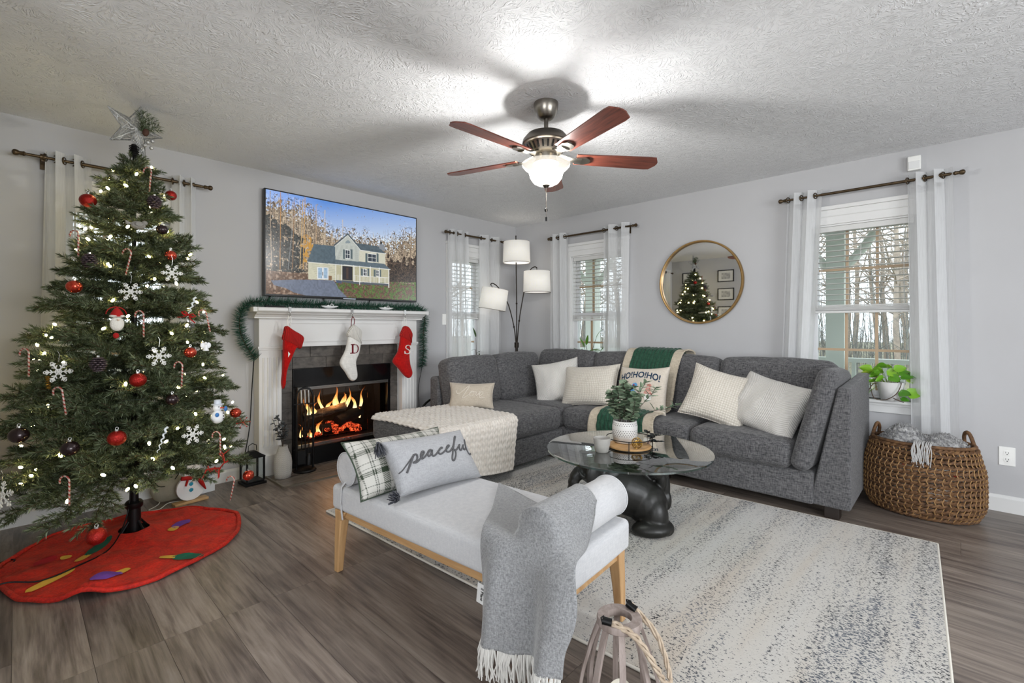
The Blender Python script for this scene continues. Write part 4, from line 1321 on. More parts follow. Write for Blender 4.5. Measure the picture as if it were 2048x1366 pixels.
for p, lb in (((-3.87, -1.23, .64), 'white twisted icicle low in the middle of the tree'), ((-3.72, -1.03, 1.29), 'white twisted icicle above the red bow')):
    c = hang(p, .03); t = thing('icicle_ornament', lb, 'icicle', tuple(c), group='icicles on the tree', world=False); t.rotation_euler = (0, .3, 0)
    MB().tube([(.004 * math.cos(k * 1.1), .004 * math.sin(k * 1.1), .06 - k * .0046) for k in range(28)], [.005 * (1 - k / 30) + .001 for k in range(28)], 6).build('twist', MICE, t, smooth=180, local=True)
MREDC = plain('red_felt', '#a5130f', .9); MWOOL = plain('white_wool', '#e6e2d8', .95, bmp=.8, bs=150); MSKIN = plain('pale_ceramic', '#d9c1aa', .6); MBLU = plain('bright_blue_paint', '#2f6fb0', .4)
p = hang((-4.01, -1.08, 1.2), .05); t = thing('santa_ornament', 'red-hatted ornament with white woolly beard on the tree', 'ornament', tuple(p), world=False); t.rotation_euler = (0, 0, .15); t.scale = (.78, .78, .78)
MB().ell((0, -.005, 0), (.036, .02, .044), 14, 10).build('beard', MWOOL, t, smooth=180, local=True)
MB().lathe([(.034, 0), (.03, .02), (.016, .045), (0, .058)], 14, (0, 0, .045)).build('hat', MREDC, t, smooth=60, local=True)
MB().ell((0, -.005, .048), (.04, .028, .012), 14, 8).build('hat_brim', MWOOL, t, smooth=180, local=True)
MB().ell((0, -.028, .025), (.007, .007, .007), 8, 6).build('nose', MSKIN, t, smooth=180, local=True)
MB().ell((-.005, -.005, -.072), (.016, .014, .018), 10, 7).build('pompom', MREDC, t, smooth=180, local=True)
MB().tube([(.05 * math.cos(a), .01, .06 + .045 * math.sin(a)) for a in [PI * k / 10 for k in range(11)]], .003, 6).build('hanging_ring', MREDC, t, smooth=180, local=True)
p = hang((-3.74, -1.05, 1.25), .04); t = thing('ribbon_bow', 'red ribbon bow over a clear ball on the tree', 'bow', tuple(p), world=False); t.rotation_euler = (0, .35, -.6)
f = MB()
for s in (-1, 1):
    f.tube([(0, 0, 0), (s * .02, -.008, .012), (s * .035, -.005, .004), (s * .022, 0, -.006), (0, 0, 0)], .006, 6, flat=.4)
    f.tube([(0, 0, 0), (s * .02, -.006, -.02), (s * .045, -.004, -.03)], .006, 6, flat=.35)
f.build('ribbon', MREDC, t, smooth=180, local=True)
ball((-3.73, -1.06, 1.185), .042, thin_glass('clear_bauble_glass', (.86, .88, .88, 1), 1.5, .02, .12), 'clear glass ball under the red ribbon bow')
p = hang((-3.63, -1.13, .72), .04); t = thing('snowman_ornament', 'white snowman ornament with blue mittens and hat', 'ornament', tuple(p), world=False); t.rotation_euler = (0, 0, .35)
MSNOW = plain('snowman_ceramic', '#e8e9ea', .35)
MB().ell((0, 0, -.02), (.034, .03, .036), 14, 10).ell((0, 0, .03), (.024, .022, .023), 14, 10).build('body', MSNOW, t, smooth=180, local=True)
MB().lathe([(.03, 0), (.03, .004), (.018, .006), (.017, .026), (0, .028)], 14, (0, 0, .046)).build('hat', plain('snowman_hat_grey', '#c8ced6', .4), t, smooth=30, local=True)
f = MB(); f.ell((-.02, -.025, -.005), (.011, .008, .012), 8, 6); f.ell((.036, -.012, .02), (.01, .008, .015), 8, 6); f.build('mitten', MBLU, t, smooth=180, local=True)
f = MB()
for z in (-.03, -.015, 0): f.ell((.012, -.03, z), (.0035, .003, .0035), 6, 5)
f.ell((-.008, -.021, .036), (.003, .003, .003), 6, 5); f.ell((.009, -.021, .036), (.003, .003, .003), 6, 5); f.build('button', MBLK, t, smooth=180, local=True)
MB().cyl((.002, -.021, .03), (.012, -.04, .03), .0045, .001, n=8).build('carrot_nose', plain('carrot_red', '#c63a22', .5), t, local=True)
p = hang((-3.67, -1.22, .45), .04); t = thing('reindeer_ornament', 'red wire reindeer ornament low on the right of the tree', 'ornament', tuple(p), world=False); t.rotation_euler = (0, .2, -.5)
MRWIRE = plain('red_wire', '#a3261c', .4, .4); f = MB()
body = [(-.03, 0, -.01), (0, 0, .0), (.03, 0, .005), (.045, 0, .035), (.06, 0, .045)]
for s in (-1, 1):
    f.tube([(x, s * .008, z) for x, _, z in body], .003, 5); f.tube([(-.028, s * .008, -.01), (-.035, s * .01, -.05)], .0025, 5); f.tube([(.028, s * .008, 0), (.035, s * .01, -.045)], .0025, 5)
    f.tube([(.045, s * .004, .04), (.03, s * .015, .075), (.05, s * .02, .10)], .002, 5); f.tube([(.033, s * .014, .07), (.015, s * .02, .085)], .002, 5)
for k in range(14):
    a = k * .9; f.tube([(-.03 + k * .0045, .012 * math.cos(a), -.004 + .014 * math.sin(a)), (-.025 + k * .0045, .012 * math.cos(a + 1.5), -.002 + .014 * math.sin(a + 1.5))], .0018, 4)
f.build('wire_body', MRWIRE, t, smooth=60, local=True)
p = hang((-3.92, -.95, 1.71), .04); t = thing('bird_ornament', 'grey woven bird ornament high on the tree', 'ornament', tuple(p), world=False); t.rotation_euler = (0, 0, .3); t.scale = (.75, .75, .75)
MBIRD = plain('grey_wicker', '#8d8a83', .8, bmp=.8, bs=120)
MB().ell((0, 0, 0), (.045, .028, .028), 14, 9).build('body', MBIRD, t, smooth=180, local=True); MB().ell((.04, 0, .022), (.018, .016, .016), 10, 7).build('head', MBIRD, t, smooth=180, local=True)
MB().prism([(-.035, .004), (-.075, .022), (-.07, -.004)], -.006, .006, 'y').build('tail', MBIRD, t, local=True); MB().ell((-.005, -.026, .004), (.026, .005, .016), 10, 7).build('wing', MBIRD, t, smooth=180, local=True)
p = hang((-3.66, -1.05, 1.08), .03); t = thing('angel_ornament', 'tiny white figure at the right edge of the tree', 'ornament', tuple(p), world=False)
MB().lathe([(.016, -.025), (.006, .008)], 10).ell((0, 0, .015), (.008, .008, .008), 8, 6).build('body', MSNOW, t, local=True); MB().ell((-.014, 0, .004), (.012, .003, .016), 8, 6).ell((.014, 0, .004), (.012, .003, .016), 8, 6).build('wing', MSNOW, t, smooth=180, local=True)
p = hang((-3.45, -.98, .62), .02); t = thing('berry_twig_ornament', 'small red berry twig at the right tip of the tree', 'ornament', tuple(p), world=False); f = MB()
for k in range(6):
    a = k * 1.05; e = Vector((.035 * math.cos(a), -.01, .03 * math.sin(a))); f.tube([(0, 0, 0), e * .5, e], .0013, 4); f.ell(e, (.004, .004, .004), 6, 5)
f.build('sprig', MRWIRE, t, smooth=60, local=True)
p = hang((-4.24, -1.02, .93), .02); t = thing('gold_tinsel_ornament', 'small golden tinsel ornament at the left of the tree', 'ornament', tuple(p), world=False)
f = MB(); needles_along(f, [Vector((0, 0, -.03)), Vector((0, 0, .03))], .012, .001, 2200, random.Random(3), .1); f.build('tinsel', plain('gold_tinsel', '#b98a2e', .3, .8), t, smooth=0, local=True)

# ---- tree skirt
def velvet(name, c1, c2):
    m, nt, b = nmat(name)
    f = math_(nt, 'ADD', math_(nt, 'MULTIPLY', noise(nt, coords(nt), 14, 4, .6, .5), .55), math_(nt, 'MULTIPLY', noise(nt, coords(nt), 90, 3), .45))
    r = ramp(nt, f, [(.38, lin(c1)), (.6, lin(c2))]); L(nt, r.outputs[0], b.inputs['Base Color'])
    b.inputs['Roughness'].default_value = .8; b.inputs['Sheen Weight'].default_value = .25; b.inputs['Sheen Tint'].default_value = lin('#ff7a55')
    bump(nt, b, f, .7, .012)
    return m
MVEL = velvet('crushed_red_velvet', '#960c05', '#cc1e08')
SKX, SKY, SKR = -3.93, -.835, .505
sk = thing('tree_skirt', 'round red velvet tree skirt with felt bulb patches', 'tree skirt', (SKX, SKY, 0))
def sk_h(x, y):
    d = math.hypot(x - AXX, y - AXY)
    dx, dy = x - SKX, y - SKY; rr = math.hypot(dx, dy); a = math.atan2(dy, dx)
    h = .012 + .055 * math.exp(-(d / .13) ** 2) + .022 * max(0, mnoise.noise(Vector((x * 5, y * 5, 1)))) + .016 * max(0, mnoise.noise(Vector((x * 11, y * 9, 4))))
    h += .012 * max(0, math.sin(a * 9 + 1)) * (rr / SKR) ** 2 + .035 * math.exp(-((a + 2.0) / .12) ** 2) * (rr / SKR) ** 2
    return h
def sk_fn(u, v):
    a = 2 * PI * u; r_ = .07 + (SKR * (1 + .03 * math.sin(3 * a + 1) + .015 * math.sin(7 * a)) - .07) * v
    cx_, cy_ = AXX + (SKX - AXX) * v, AXY + (SKY - AXY) * v
    x, y = cx_ + r_ * math.cos(a), cy_ + r_ * math.sin(a)
    return (x, y, sk_h(x, y) if v < .97 else sk_h(x, y) * .6)
MB().grid(sk_fn, 120, 40, cu=True).build('skirt_cloth', MVEL, sk, smooth=180)
MB().tube([Vector(sk_fn(k / 120, 1.0)) + Vector((0, 0, .004)) for k in range(120)], .011, 8, closed=True).build('hem', MVEL, sk, smooth=180)
MB().lathe([(.07, .0), (.07, .004)], 20, (AXX, AXY, .004)).build('stand_shadow_disc', MBLK, sk) if False else None
FELT = {k: plain('felt_' + k, c, .95, bmp=.3, bs=200) for k, c in (('purple', '#6f3fa0'), ('green', '#0f5b43'), ('yellow', '#d9a93c'), ('red', '#b3101c'))}
def patch(cx_, cy_, ang, ln, wd, colr, t0=-1.0, t1=1.0, pw=.6):
    def fn(u, v):
        t = t0 + (t1 - t0) * u; w_ = wd * (max(0, 1 - t * t)) ** pw * (2 * v - 1)
        x = cx_ + math.cos(ang) * t * ln - math.sin(ang) * w_; y = cy_ + math.sin(ang) * t * ln + math.cos(ang) * w_
        return (x, y, sk_h(x, y) + .006)
    MB().grid(fn, 16, 7).build('felt_patch', FELT[colr], sk, smooth=180)
def patch2(p, q, wd, colr, pw=.6, t0=-1.0, t1=1.0):
    patch((p[0] + q[0]) / 2, (p[1] + q[1]) / 2, math.atan2(q[1] - p[1], q[0] - p[0]), math.hypot(q[0] - p[0], q[1] - p[1]) / 2, wd, colr, t0, t1, pw)
patch2((-3.735, -.785), (-3.635, -.68), .034, 'purple'); patch2((-3.755, -.815), (-3.715, -.765), .022, 'yellow', .25)
patch2((-3.82, -1.185), (-3.70, -1.28), .034, 'green'); patch2((-3.86, -1.15), (-3.80, -1.20), .020, 'yellow', .25)
patch2((-4.115, -.86), (-4.00, -.71), .032, 'green'); patch2((-4.15, -.905), (-4.10, -.84), .022, 'yellow', .25)
patch2((-4.13, -1.265), (-4.01, -1.17), .036, 'purple'); patch2((-4.03, -1.18), (-3.98, -1.145), .020, 'yellow', .25)
patch2((-4.33, -1.09), (-4.16, -.97), .022, 'yellow', .3); patch2((-4.205, -.785), (-4.16, -.79), .018, 'yellow', .4); patch2((-4.30, -.80), (-4.215, -.76), .035, 'red')

# ---- cords near the tree
def cord(pts, r, mat, label, name='power_cord'):
    return tag(MB().tube(smooth_path(pts, 6), r, 6).build(name, mat, None, smooth=180), label, 'cord')
cord([(-4.50, -1.05, .02), (-4.40, -1.02, .06), (-4.28, -1.02, sk_h(-4.28, -1.02) + .008), (-4.15, -.97, sk_h(-4.15, -.97) + .010), (-4.02, -.86, sk_h(-4.02, -.86) + .012), (-3.94, -.74, .13), (-3.915, -.725, .3), (-3.905, -.72, .5)], .0035, MBLK, 'dark green tree light cord running across the red skirt')
cord([(-4.45, -.75, .006), (-4.40, -.70, .006), (-4.36, -.64, .02), (-4.40, -.58, .006), (-4.47, -.66, .006), (-4.43, -.86, .006), (-4.47, -1.15, .006), (-4.44, -1.25, .006), (-4.49, -1.3, .006)], .0035, MBLK, 'coiled black extension cord left of the red tree skirt')
MCORDW = plain('white_cord', '#d8d6cf', .5)
cord([(-3.66, -.02, .12), (-3.665, -.05, .05), (-3.70, -.20, .008), (-3.77, -.29, .006), (-3.72, -.32, .006), (-3.66, -.24, .008), (-3.60, -.25, .008), (-3.55, -.29, .006)], .003, MCORDW, 'thin white cord looped on the floor beside the snowman sign')
cord([(-3.80, -.45, .32), (-3.73, -.3, .16), (-3.66, -.22, .12), (-3.62, -.2, .14), (-3.59, -.25, .22), (-3.60, -.32, .30)], .003, MWIRE, 'green fairy light cord dangling above the translucent bag', 'fairy_light_cord')

# ---- wall plates
def plate_sw(loc, rotz, label, kind, name):
    t = thing(name, label, 'outlet' if kind == 'o' else 'light switch', loc, rotz, world=False)
    MB().box(-.037, .037, -.006, 0, -.059, .059).build('plate', MPLATE, t, smooth=0, bevel=.002, local=True)
    if kind == 'o':
        for z in (-.021, .021):
            f = MB(Matrix.Translation((0, -.006, z)) @ Matrix.Rotation(PI / 2, 4, 'X')); f.lathe([(.0175, 0), (.0175, .002), (0, .0022)], 20)
            r = f.build('receptacle', MPLATE, t, smooth=30, local=True)
            k = MB(); k.box(-.0075, -.0055, -.009, -.008, z - .002, z + .008); k.box(.0055, .0075, -.009, -.008, z - .002, z + .007); k.ell((0, -.0085, z - .009), (.003, .001, .003), 8, 5)
            k.build('slot', MBLK, r, smooth=0, local=True)
    else:
        MB().box(-.005, .005, -.014, -.004, -.012, .010).build('toggle', MPLATE, t, smooth=0, bevel=.001, local=True)
plate_sw((0, -4.295, .357), HP, 'white electrical outlet on the wall right of the basket', 'o', 'wall_outlet')
plate_sw((-3.717, 0, .18), 0, 'white electrical outlet low behind the Christmas tree', 'o', 'wall_outlet')
plate_sw((-1.135, 0, 1.262), 0, 'white light switch between fireplace and curtain', 's', 'light_switch')
ms = thing('motion_sensor', 'white motion sensor above the curtain rod near the basket', 'sensor', (0, -3.845, 2.33), HP, world=False)
MB().prism([(-.036, -.05), (.036, -.05), (.036, .05), (-.036, .05)], -.045, 0, 'y').build('housing', MPLATE, ms, smooth=0, bevel=.006, local=True)
MB().box(-.030, .030, -.049, -.044, -.040, .012).build('lens', plain('sensor_lens', '#dfe0e0', .25), ms, smooth=0, bevel=.002, local=True)

# ---- round mirror + framed prints on the side wall
mr = thing('round_mirror', 'round wall mirror with thin brass frame', 'mirror', (0, -2.335, 1.595), HP, world=False)
MGOLD = plain('brushed_brass', '#94764a', .35, .8, vary='#a88a5c', vs=20)
T = Matrix.Rotation(PI / 2, 4, 'X')
RM_ = .385
MB(T).lathe([(RM_ - .018, 0), (RM_ - .018, .032), (RM_ - .012, .036), (RM_ - .003, .036), (RM_, .032), (RM_, 0)], 96).build('frame', MGOLD, mr, smooth=40, local=True)
m, nt, b = nmat('mirror_silver'); b.inputs['Base Color'].default_value = (.86, .87, .88, 1); b.inputs['Metallic'].default_value = 1; b.inputs['Roughness'].default_value = .015
MB(T).lathe([(0, .012), (RM_ - .017, .012)], 96).build('glass', m, mr, smooth=0, local=True)
MPAPER = plain('print_mat', '#d9d9d7', .7)
def frame(y, z, w_, h_, label):
    t = thing('framed_print', label, 'picture', (-4.53, y, z), PI / 2, 'black framed prints on the side wall', world=False)
    f = MB()
    for s in (-1, 1):
        f.box(s * w_ / 2 - .007, s * w_ / 2 + .007, -.018, 0, -h_ / 2 - .007, h_ / 2 + .007); f.box(-w_ / 2, w_ / 2, -.018, 0, s * h_ / 2 - .007, s * h_ / 2 + .007)
    f.build('frame', MBLK, t, smooth=0, local=True)
    MB().box(-w_ / 2, w_ / 2, -.008, 0, -h_ / 2, h_ / 2).build('mat_board', MPAPER, t, smooth=0, local=True)
    MB().box(-w_ * .28, w_ * .28, -.0095, -.008, -h_ * .27, h_ * .27).build('sketch', plain('grey_sketch', '#8d8d8d', .8, vary='#cfcfce', vs=25), t, smooth=0, local=True)
for k, (y, lb) in enumerate(((-.36, 'behind the tree'), (-1.02, 'seen in the mirror'))):
    for j, z in enumerate((2.10, 1.77, 1.44)):
        frame(y, z, .27, .20, ['top', 'middle', 'bottom'][j] + ' black framed print ' + ['nearest the fireplace wall on the side wall', 'in the outer column on the side wall'][k])

# ---- items on the floor by the hearth
sg = thing('snowman_sign', 'white wooden snowman cut-out with red scarf on wood base', 'decoration', (-3.545, -.30, 0), rad(8), world=False)
MB().box(-.10, .10, -.03, .03, 0, .016).build('base', wood('pine_base', '#b08a5c', '#c9a678', 'X'), sg, smooth=0, bevel=.002, local=True)
pr = []
for k in range(24):
    a = 2 * PI * k / 24; pr.append((.085 * math.cos(a), .10 + .085 * math.sin(a)))
MB().prism([(x, max(.016, z)) for x, z in pr], -.010, .010, 'y').build('body', MSNOW, sg, smooth=30, bevel=.002, local=True)
MB().prism([(.055 * math.cos(2 * PI * k / 20), .225 + .055 * math.sin(2 * PI * k / 20)) for k in range(20)], -.010, .010, 'y').build('head', MSNOW, sg, smooth=30, local=True)
MB().tube([(-.06, -.014, .175), (0, -.02, .168), (.06, -.014, .178)], .014, 8).tube([(.03, -.018, .172), (.06, -.022, .12), (.085, -.02, .07)], [.012, .014, .004], 8).tube([(-.02, -.018, .17), (-.035, -.02, .12)], [.008, .006], 8).build('scarf', MREDC, sg, smooth=60, local=True)
f = MB()
for z in (.085, .125): f.ell((.0, -.011, z), (.013, .004, .013), 12, 6)
f.build('button', plain('teal_paint', '#1f8fae', .5), sg, smooth=180, local=True)
bg_ = MB(); bg_.ell((-3.64, -.17, .085), (.11, .075, .085), 28, 18)
bg_.v = [(x + .012 * mnoise.noise(Vector((x * 14, y * 14, z * 14))), y + .012 * mnoise.noise(Vector((x * 14 + 5, y * 14, z * 14))), max(.002, z + .03 * mnoise.noise(Vector((x * 10, y * 10 + 3, z * 9))))) for x, y, z in bg_.v]
tag(bg_.build('translucent_bag', sheer_mat('bag_plastic', '#c9c4b2', .25, .4), None, smooth=180), 'crumpled translucent bag on the floor behind the snowman sign', 'bag')
pk = thing('gift_tag_box', 'small white printed box behind the snowman sign', 'box', (-3.42, -.14, 0), .2, world=False)
MB().box(-.05, .05, -.03, .03, 0, .15).build('carton', plain('white_card', '#d8dde2', .6), pk, smooth=0, bevel=.002, local=True)
f = MB()
for k in range(3): f.box(-.03, .03 - .012 * k, -.0312, -.030, .115 - k * .018, .122 - k * .018)
f.build('print_line', plain('grey_blue_print', '#6d7f95', .6), pk, smooth=0, local=True)

bln = thing('black_lantern', 'small black metal lantern against the left mantel leg', 'lantern', (-3.125, -.185, 0), .06, world=False)
f = MB(); f.box(-.075, .075, -.075, .075, 0, .018); f.box(-.062, .062, -.062, .062, .018, .03)
f.build('base', MBLK, bln, smooth=0, bevel=.002, local=True)
for sx in (-1, 1):
    for sy in (-1, 1): MB().box(sx * .06 - .006, sx * .06 + .006, sy * .06 - .006, sy * .06 + .006, .03, .20).build('post', MBLK, bln, smooth=0, local=True)
f = MB(); f.box(-.068, .068, -.068, .068, .20, .21); f.add([(-.064, -.064, .21), (.064, -.064, .21), (.064, .064, .21), (-.064, .064, .21), (-.02, -.02, .245), (.02, -.02, .245), (.02, .02, .245), (-.02, .02, .245)], [(0, 1, 5, 4), (1, 2, 6, 5), (2, 3, 7, 6), (3, 0, 4, 7), (4, 5, 6, 7)])
f.build('roof', MBLK, bln, smooth=0, local=True)
MB().tube([(-.03, 0, .245), (-.028, 0, .285), (0, 0, .30), (.028, 0, .285), (.03, 0, .245)], .003, 6).build('handle', MBLK, bln, smooth=180, local=True)
for q in range(4):
    f = MB(Matrix.Rotation(q * PI / 2, 4, 'Z')); f.box(-.054, .054, -.0605, -.0595, .03, .20); f.build('pane', MGLASS, bln, smooth=0, local=True)

# vase with dried eucalyptus
vs_ = thing('ceramic_vase', 'white herringbone vase with dark eucalyptus sprigs', 'vase', (-2.925, -.245, 0.008), world=False)
def chev_mat(name, col, sc, amp, axis_round=True, dark=None, dep=.9):
    m, nt, b = nmat(name)
    tc = coords(nt); sp = nt.nodes.new('ShaderNodeSeparateXYZ'); L(nt, tc, sp.inputs[0])
    if axis_round:
        a = math_(nt, 'MULTIPLY', math_(nt, 'ARCTAN2', sp.outputs[1], sp.outputs[0]), 1 / (2 * PI) * 14)
    else:
        a = math_(nt, 'MULTIPLY', sp.outputs[0], amp)
    tri = math_(nt, 'ABSOLUTE', math_(nt, 'SUBTRACT', math_(nt, 'FRACT', a), 0.5))
    w_ = math_(nt, 'SINE', math_(nt, 'MULTIPLY', math_(nt, 'ADD', sp.outputs[2], math_(nt, 'MULTIPLY', tri, .05 if axis_round else 2 / amp * .5)), sc))
    h = math_(nt, 'MULTIPLY_ADD', w_, .5, .5)
    r = ramp(nt, h, [(0, lin(dark or col)), (.5, lin(col))]); L(nt, r.outputs[0], b.inputs['Base Color'])
    b.inputs['Roughness'].default_value = .6
    bump(nt, b, h, dep, .004)
    return m
MB().lathe([(.046, 0), (.058, .006), (.064, .05), (.066, .12), (.060, .165), (.044, .205), (.034, .235), (.034, .25), (.029, .25), (.029, .23), (.02, .20)], 32).build('body', chev_mat('herringbone_ceramic', '#dcdad6', 420, 0, True, '#b5b2ad'), vs_, smooth=60, local=True)
MLEAFD = plain('dried_dark_leaf', '#3b3f42', .6, vary='#5d6163', vs=40); MSTEM = plain('dark_stem', '#40352d', .8)
def leaf_mesh(name, ln, wd, mat, round_=False, curl=.12):
    b = MB()
    def fn(u, v):
        t = u; w_ = wd * (math.sin(PI * min(1, t ** (.65 if round_ else .8))) ** (.55 if round_ else .8)) * (2 * v - 1)
        return (ln * t, w_, -curl * ln * t * t + abs(2 * v - 1) * wd * .25)
    b.grid(fn, 7, 5)
    me = bpy.data.meshes.new(name); me.from_pydata(b.v, [], b.f); me.materials.append(mat)
    me.polygons.foreach_set('use_smooth', [True] * len(me.polygons)); me.update()
    return me
def put_leaf(me, parent, loc, direction, roll=0.0, sc=1.0):
    o = bpy.data.objects.new('leaf', me); COL.objects.link(o); o.parent = parent
    d = Vector(direction).normalized()
    q = d.to_track_quat('X', 'Z')
    o.matrix_local = Matrix.Translation(loc) @ q.to_matrix().to_4x4() @ Matrix.Rotation(roll, 4, 'X') @ Matrix.Scale(sc, 4)
    return o
LD = leaf_mesh('leaf', .038, .013, MLEAFD, True); rs = random.Random(9)
for tipx, tipy, h in ((-.075, -.02, .20), (-.035, .02, .235), (.0, -.03, .17), (.025, .01, .15)):
    st_ = smooth_path([(0, 0, .20), (tipx * .2, tipy * .2, .30), (tipx * .6, tipy * .6, .25 + h * .6), (tipx, tipy, .25 + h)], 4)
    MB().tube(st_, .0022, 5).build('stem', MSTEM, vs_, local=True)
    for k in range(4, len(st_)):
        for s in (-1, 1):
            a = rs.uniform(0, 2 * PI); put_leaf(LD, vs_, st_[k], (math.cos(a), math.sin(a), rs.uniform(-.2, .8)), rs.uniform(-.6, .6), rs.uniform(.7, 1.1))

# fireplace tool set
ft = thing('fireplace_tools', 'black fireplace tool set on round stand', 'fireplace tools', (-2.735, -.20, .0105), rad(-14), world=False)
MB().lathe([(.085, 0), (.088, .008), (.08, .018), (.03, .024), (0, .026)], 28).build('base', MBLK, ft, smooth=40, local=True)
MB().tube([(-.062, 0, .02), (-.062, 0, .60)] + [(-.062 * math.cos(PI * k / 10), 0, .60 + .075 * math.sin(PI * k / 10)) for k in range(1, 10)] + [(.062, 0, .60), (.062, 0, .02)], .0085, 8).build('arch', MBLK, ft, smooth=60, local=True)
MB().bar((-.08, 0, .545), (.08, 0, .545), .012, .006).build('tool_rack', MBLK, ft, smooth=0, local=True)
for x, tip in ((-.028, 'shovel'), (.0, 'poker'), (.028, 'brush')):
    MB().cyl((x, -.012, .555), (x - .004, -.012, .66), .0085, n=10).build('tool_grip', MCHROME, ft, smooth=40, local=True)
    f = MB(); f.cyl((x, -.012, .10), (x, -.012, .56), .0045, n=8)
    if tip == 'shovel': f.box(x - .03, x + .03, -.018, -.010, .06, .17)
    if tip == 'brush': f.lathe([(.026, 0), (.022, .07), (.01, .09)], 12, (x, -.012, .05))
    if tip == 'poker': f.tube([(x, -.012, .12), (x + .02, -.012, .09), (x + .015, -.012, .11)], .004, 6)
    f.build(tip, MBLK, ft, smooth=40, local=True)

# ---- stockings and hooks
MKRED = fabric('red_knit', '#8f0a0a', '#c01410', 160, .6); MKWH = fabric('ivory_knit', '#cfcdc8', '#e6e4df', 160, .6)
def knit_mat(name, c1, c2):
    m, nt, b = nmat(name)
    w_ = nt.nodes.new('ShaderNodeTexWave'); w_.inputs['Scale'].default_value = 42; w_.inputs['Distortion'].default_value = 1.0; w_.bands_direction = 'DIAGONAL' if False else 'X'
    L(nt, coords(nt), w_.inputs['Vector']); r = ramp(nt, w_.outputs['Fac'], [(0, lin(c1)), (.6, lin(c2))]); L(nt, r.outputs[0], b.inputs['Base Color']); b.inputs['Roughness'].default_value = .95
    bump(nt, b, w_.outputs['Fac'], .8, .004); return m
MRIBR = knit_mat('red_rib_cuff', '#7d0806', '#c01712'); MRIBW = knit_mat('ivory_rib_cuff', '#bdbab4', '#e4e1db')
def inflated(poly, t, y, osc=1.0):
    """Soft flat bag from an outline in (x, z), centred on depth y."""
    n = len(poly); P = [Vector((a, b_)) for a, b_ in poly]
    nor = []
    for i in range(n):
        d = (P[(i + 1) % n] - P[i - 1]).normalized(); nor.append(Vector((-d.y, d.x)))
    area = sum(P[i].x * P[(i + 1) % n].y - P[(i + 1) % n].x * P[i].y for i in range(n))
    sg_ = 1 if area > 0 else -1
    offs = [(0, 0), (.006, .55), (.014, .82), (.025, 1.0)]
    v = []; f = []
    for s in (-1, 1):
        for o_, h in [(a_ * osc, b2) for a_, b2 in offs]:
            v += [(P[i].x + sg_ * nor[i].x * o_, y + s * h * t / 2, P[i].y + sg_ * nor[i].y * o_) for i in range(n)]
    m_ = len(offs)
    for si in range(2):
        base_ = si * m_ * n
        for k in range(m_ - 1):
            for i in range(n):
                j = (i + 1) % n; f.append((base_ + k * n + i, base_ + k * n + j, base_ + (k + 1) * n + j, base_ + (k + 1) * n + i))
        f.append(tuple(base_ + (m_ - 1) * n + i for i in range(n)))
    return v, f
def dense(poly, n=4):
    P = poly + poly[:1]; s = smooth_path([(a, 0, b_) for a, b_ in poly[-2:] + P + poly[1:2]], n)
    return [(p.x, p.z) for p in s[2 * n:-(n + 1)]]
def stocking(poly, cuff, col, rib, label, top, T=None, osc=1.0):
    t = thing('christmas_stocking', label, 'stocking', (top[0], -.27, top[1]), world=True, group='stockings on the mantel')
    b = MB(T); b.add(*inflated(dense(poly, 4), .05, -.27, osc)); b.build('sock', col, t, smooth=180, weld=True)
    b = MB(T); b.add(*inflated(dense(cuff, 4), .066, -.27, .55)); b.build('cuff', rib, t, smooth=180, weld=True)
    return t
PD = [(-2.355, 1.2), (-2.313, 1.177), (-2.28, 1.144), (-2.28, 1.052), (-2.298, .954), (-2.327, .877), (-2.313, .759), (-2.341, .718), (-2.382, .728), (-2.423, .793), (-2.466, .853), (-2.468, .898), (-2.423, .985), (-2.403, 1.074), (-2.396, 1.126)]
CD = [(-2.357, 1.203), (-2.31, 1.178), (-2.276, 1.146), (-2.278, 1.085), (-2.283, 1.032), (-2.345, 1.065), (-2.408, 1.104), (-2.395, 1.15)]
PS = [(-1.83, 1.186), (-1.789, 1.176), (-1.755, 1.118), (-1.76, 1.018), (-1.78, .933), (-1.772, .832), (-1.746, .744), (-1.772, .696), (-1.822, .71), (-1.904, .798), (-1.956, .85), (-1.948, .891), (-1.904, .952), (-1.883, 1.035), (-1.872, 1.105)]
CS = [(-1.832, 1.19), (-1.788, 1.178), (-1.751, 1.118), (-1.755, 1.07), (-1.763, 1.025), (-1.815, 1.055), (-1.876, 1.091), (-1.858, 1.15)]
sD = stocking(PD, CD, MKWH, MRIBW, 'white stocking with letter D hanging in the middle of the mantel', (-2.355, 1.25), None, .65)
sS = stocking(PS, CS, MKRED, MRIBR, 'red stocking with letter S hanging at the right of the mantel', (-1.83, 1.25), None, .65)
PR = [(-2.911, 1.188), (-2.86, 1.16), (-2.784, 1.106), (-2.80, 1.03), (-2.837, 1.012), (-2.87, .94), (-2.90, .862), (-2.912, .80), (-2.917, .735), (-2.936, .702), (-2.946, .749), (-2.94, .83), (-2.936, .911), (-2.934, 1.0), (-2.931, 1.085)]
CR = [(-2.913, 1.191), (-2.85, 1.155), (-2.780, 1.106), (-2.785, 1.05), (-2.806, 1.008), (-2.87, 1.045), (-2.937, 1.083), (-2.93, 1.14)]
sR = stocking(PR, CR, MKRED, MRIBR, 'folded red stocking hanging sideways at the left of the mantel', (-2.911, 1.25), None, .3)
MMAR = plain('maroon_felt', '#6a1220', .9); MWF = plain('white_felt', '#e6e4df', .9)
b = MB(); yl = -.299
b.box(-2.377, -2.362, yl, yl + .004, .958, 1.032)
b.box(-2.392, -2.35, yl, yl + .004, .953, .961); b.box(-2.385, -2.35, yl, yl + .004, 1.027, 1.035)
pts = [(-2.355, yl + .002, 1.031), (-2.335, yl + .002, 1.027), (-2.322, yl + .002, 1.012), (-2.319, yl + .002, .992), (-2.324, yl + .002, .972), (-2.337, yl + .002, .960), (-2.357, yl + .002, .956)]
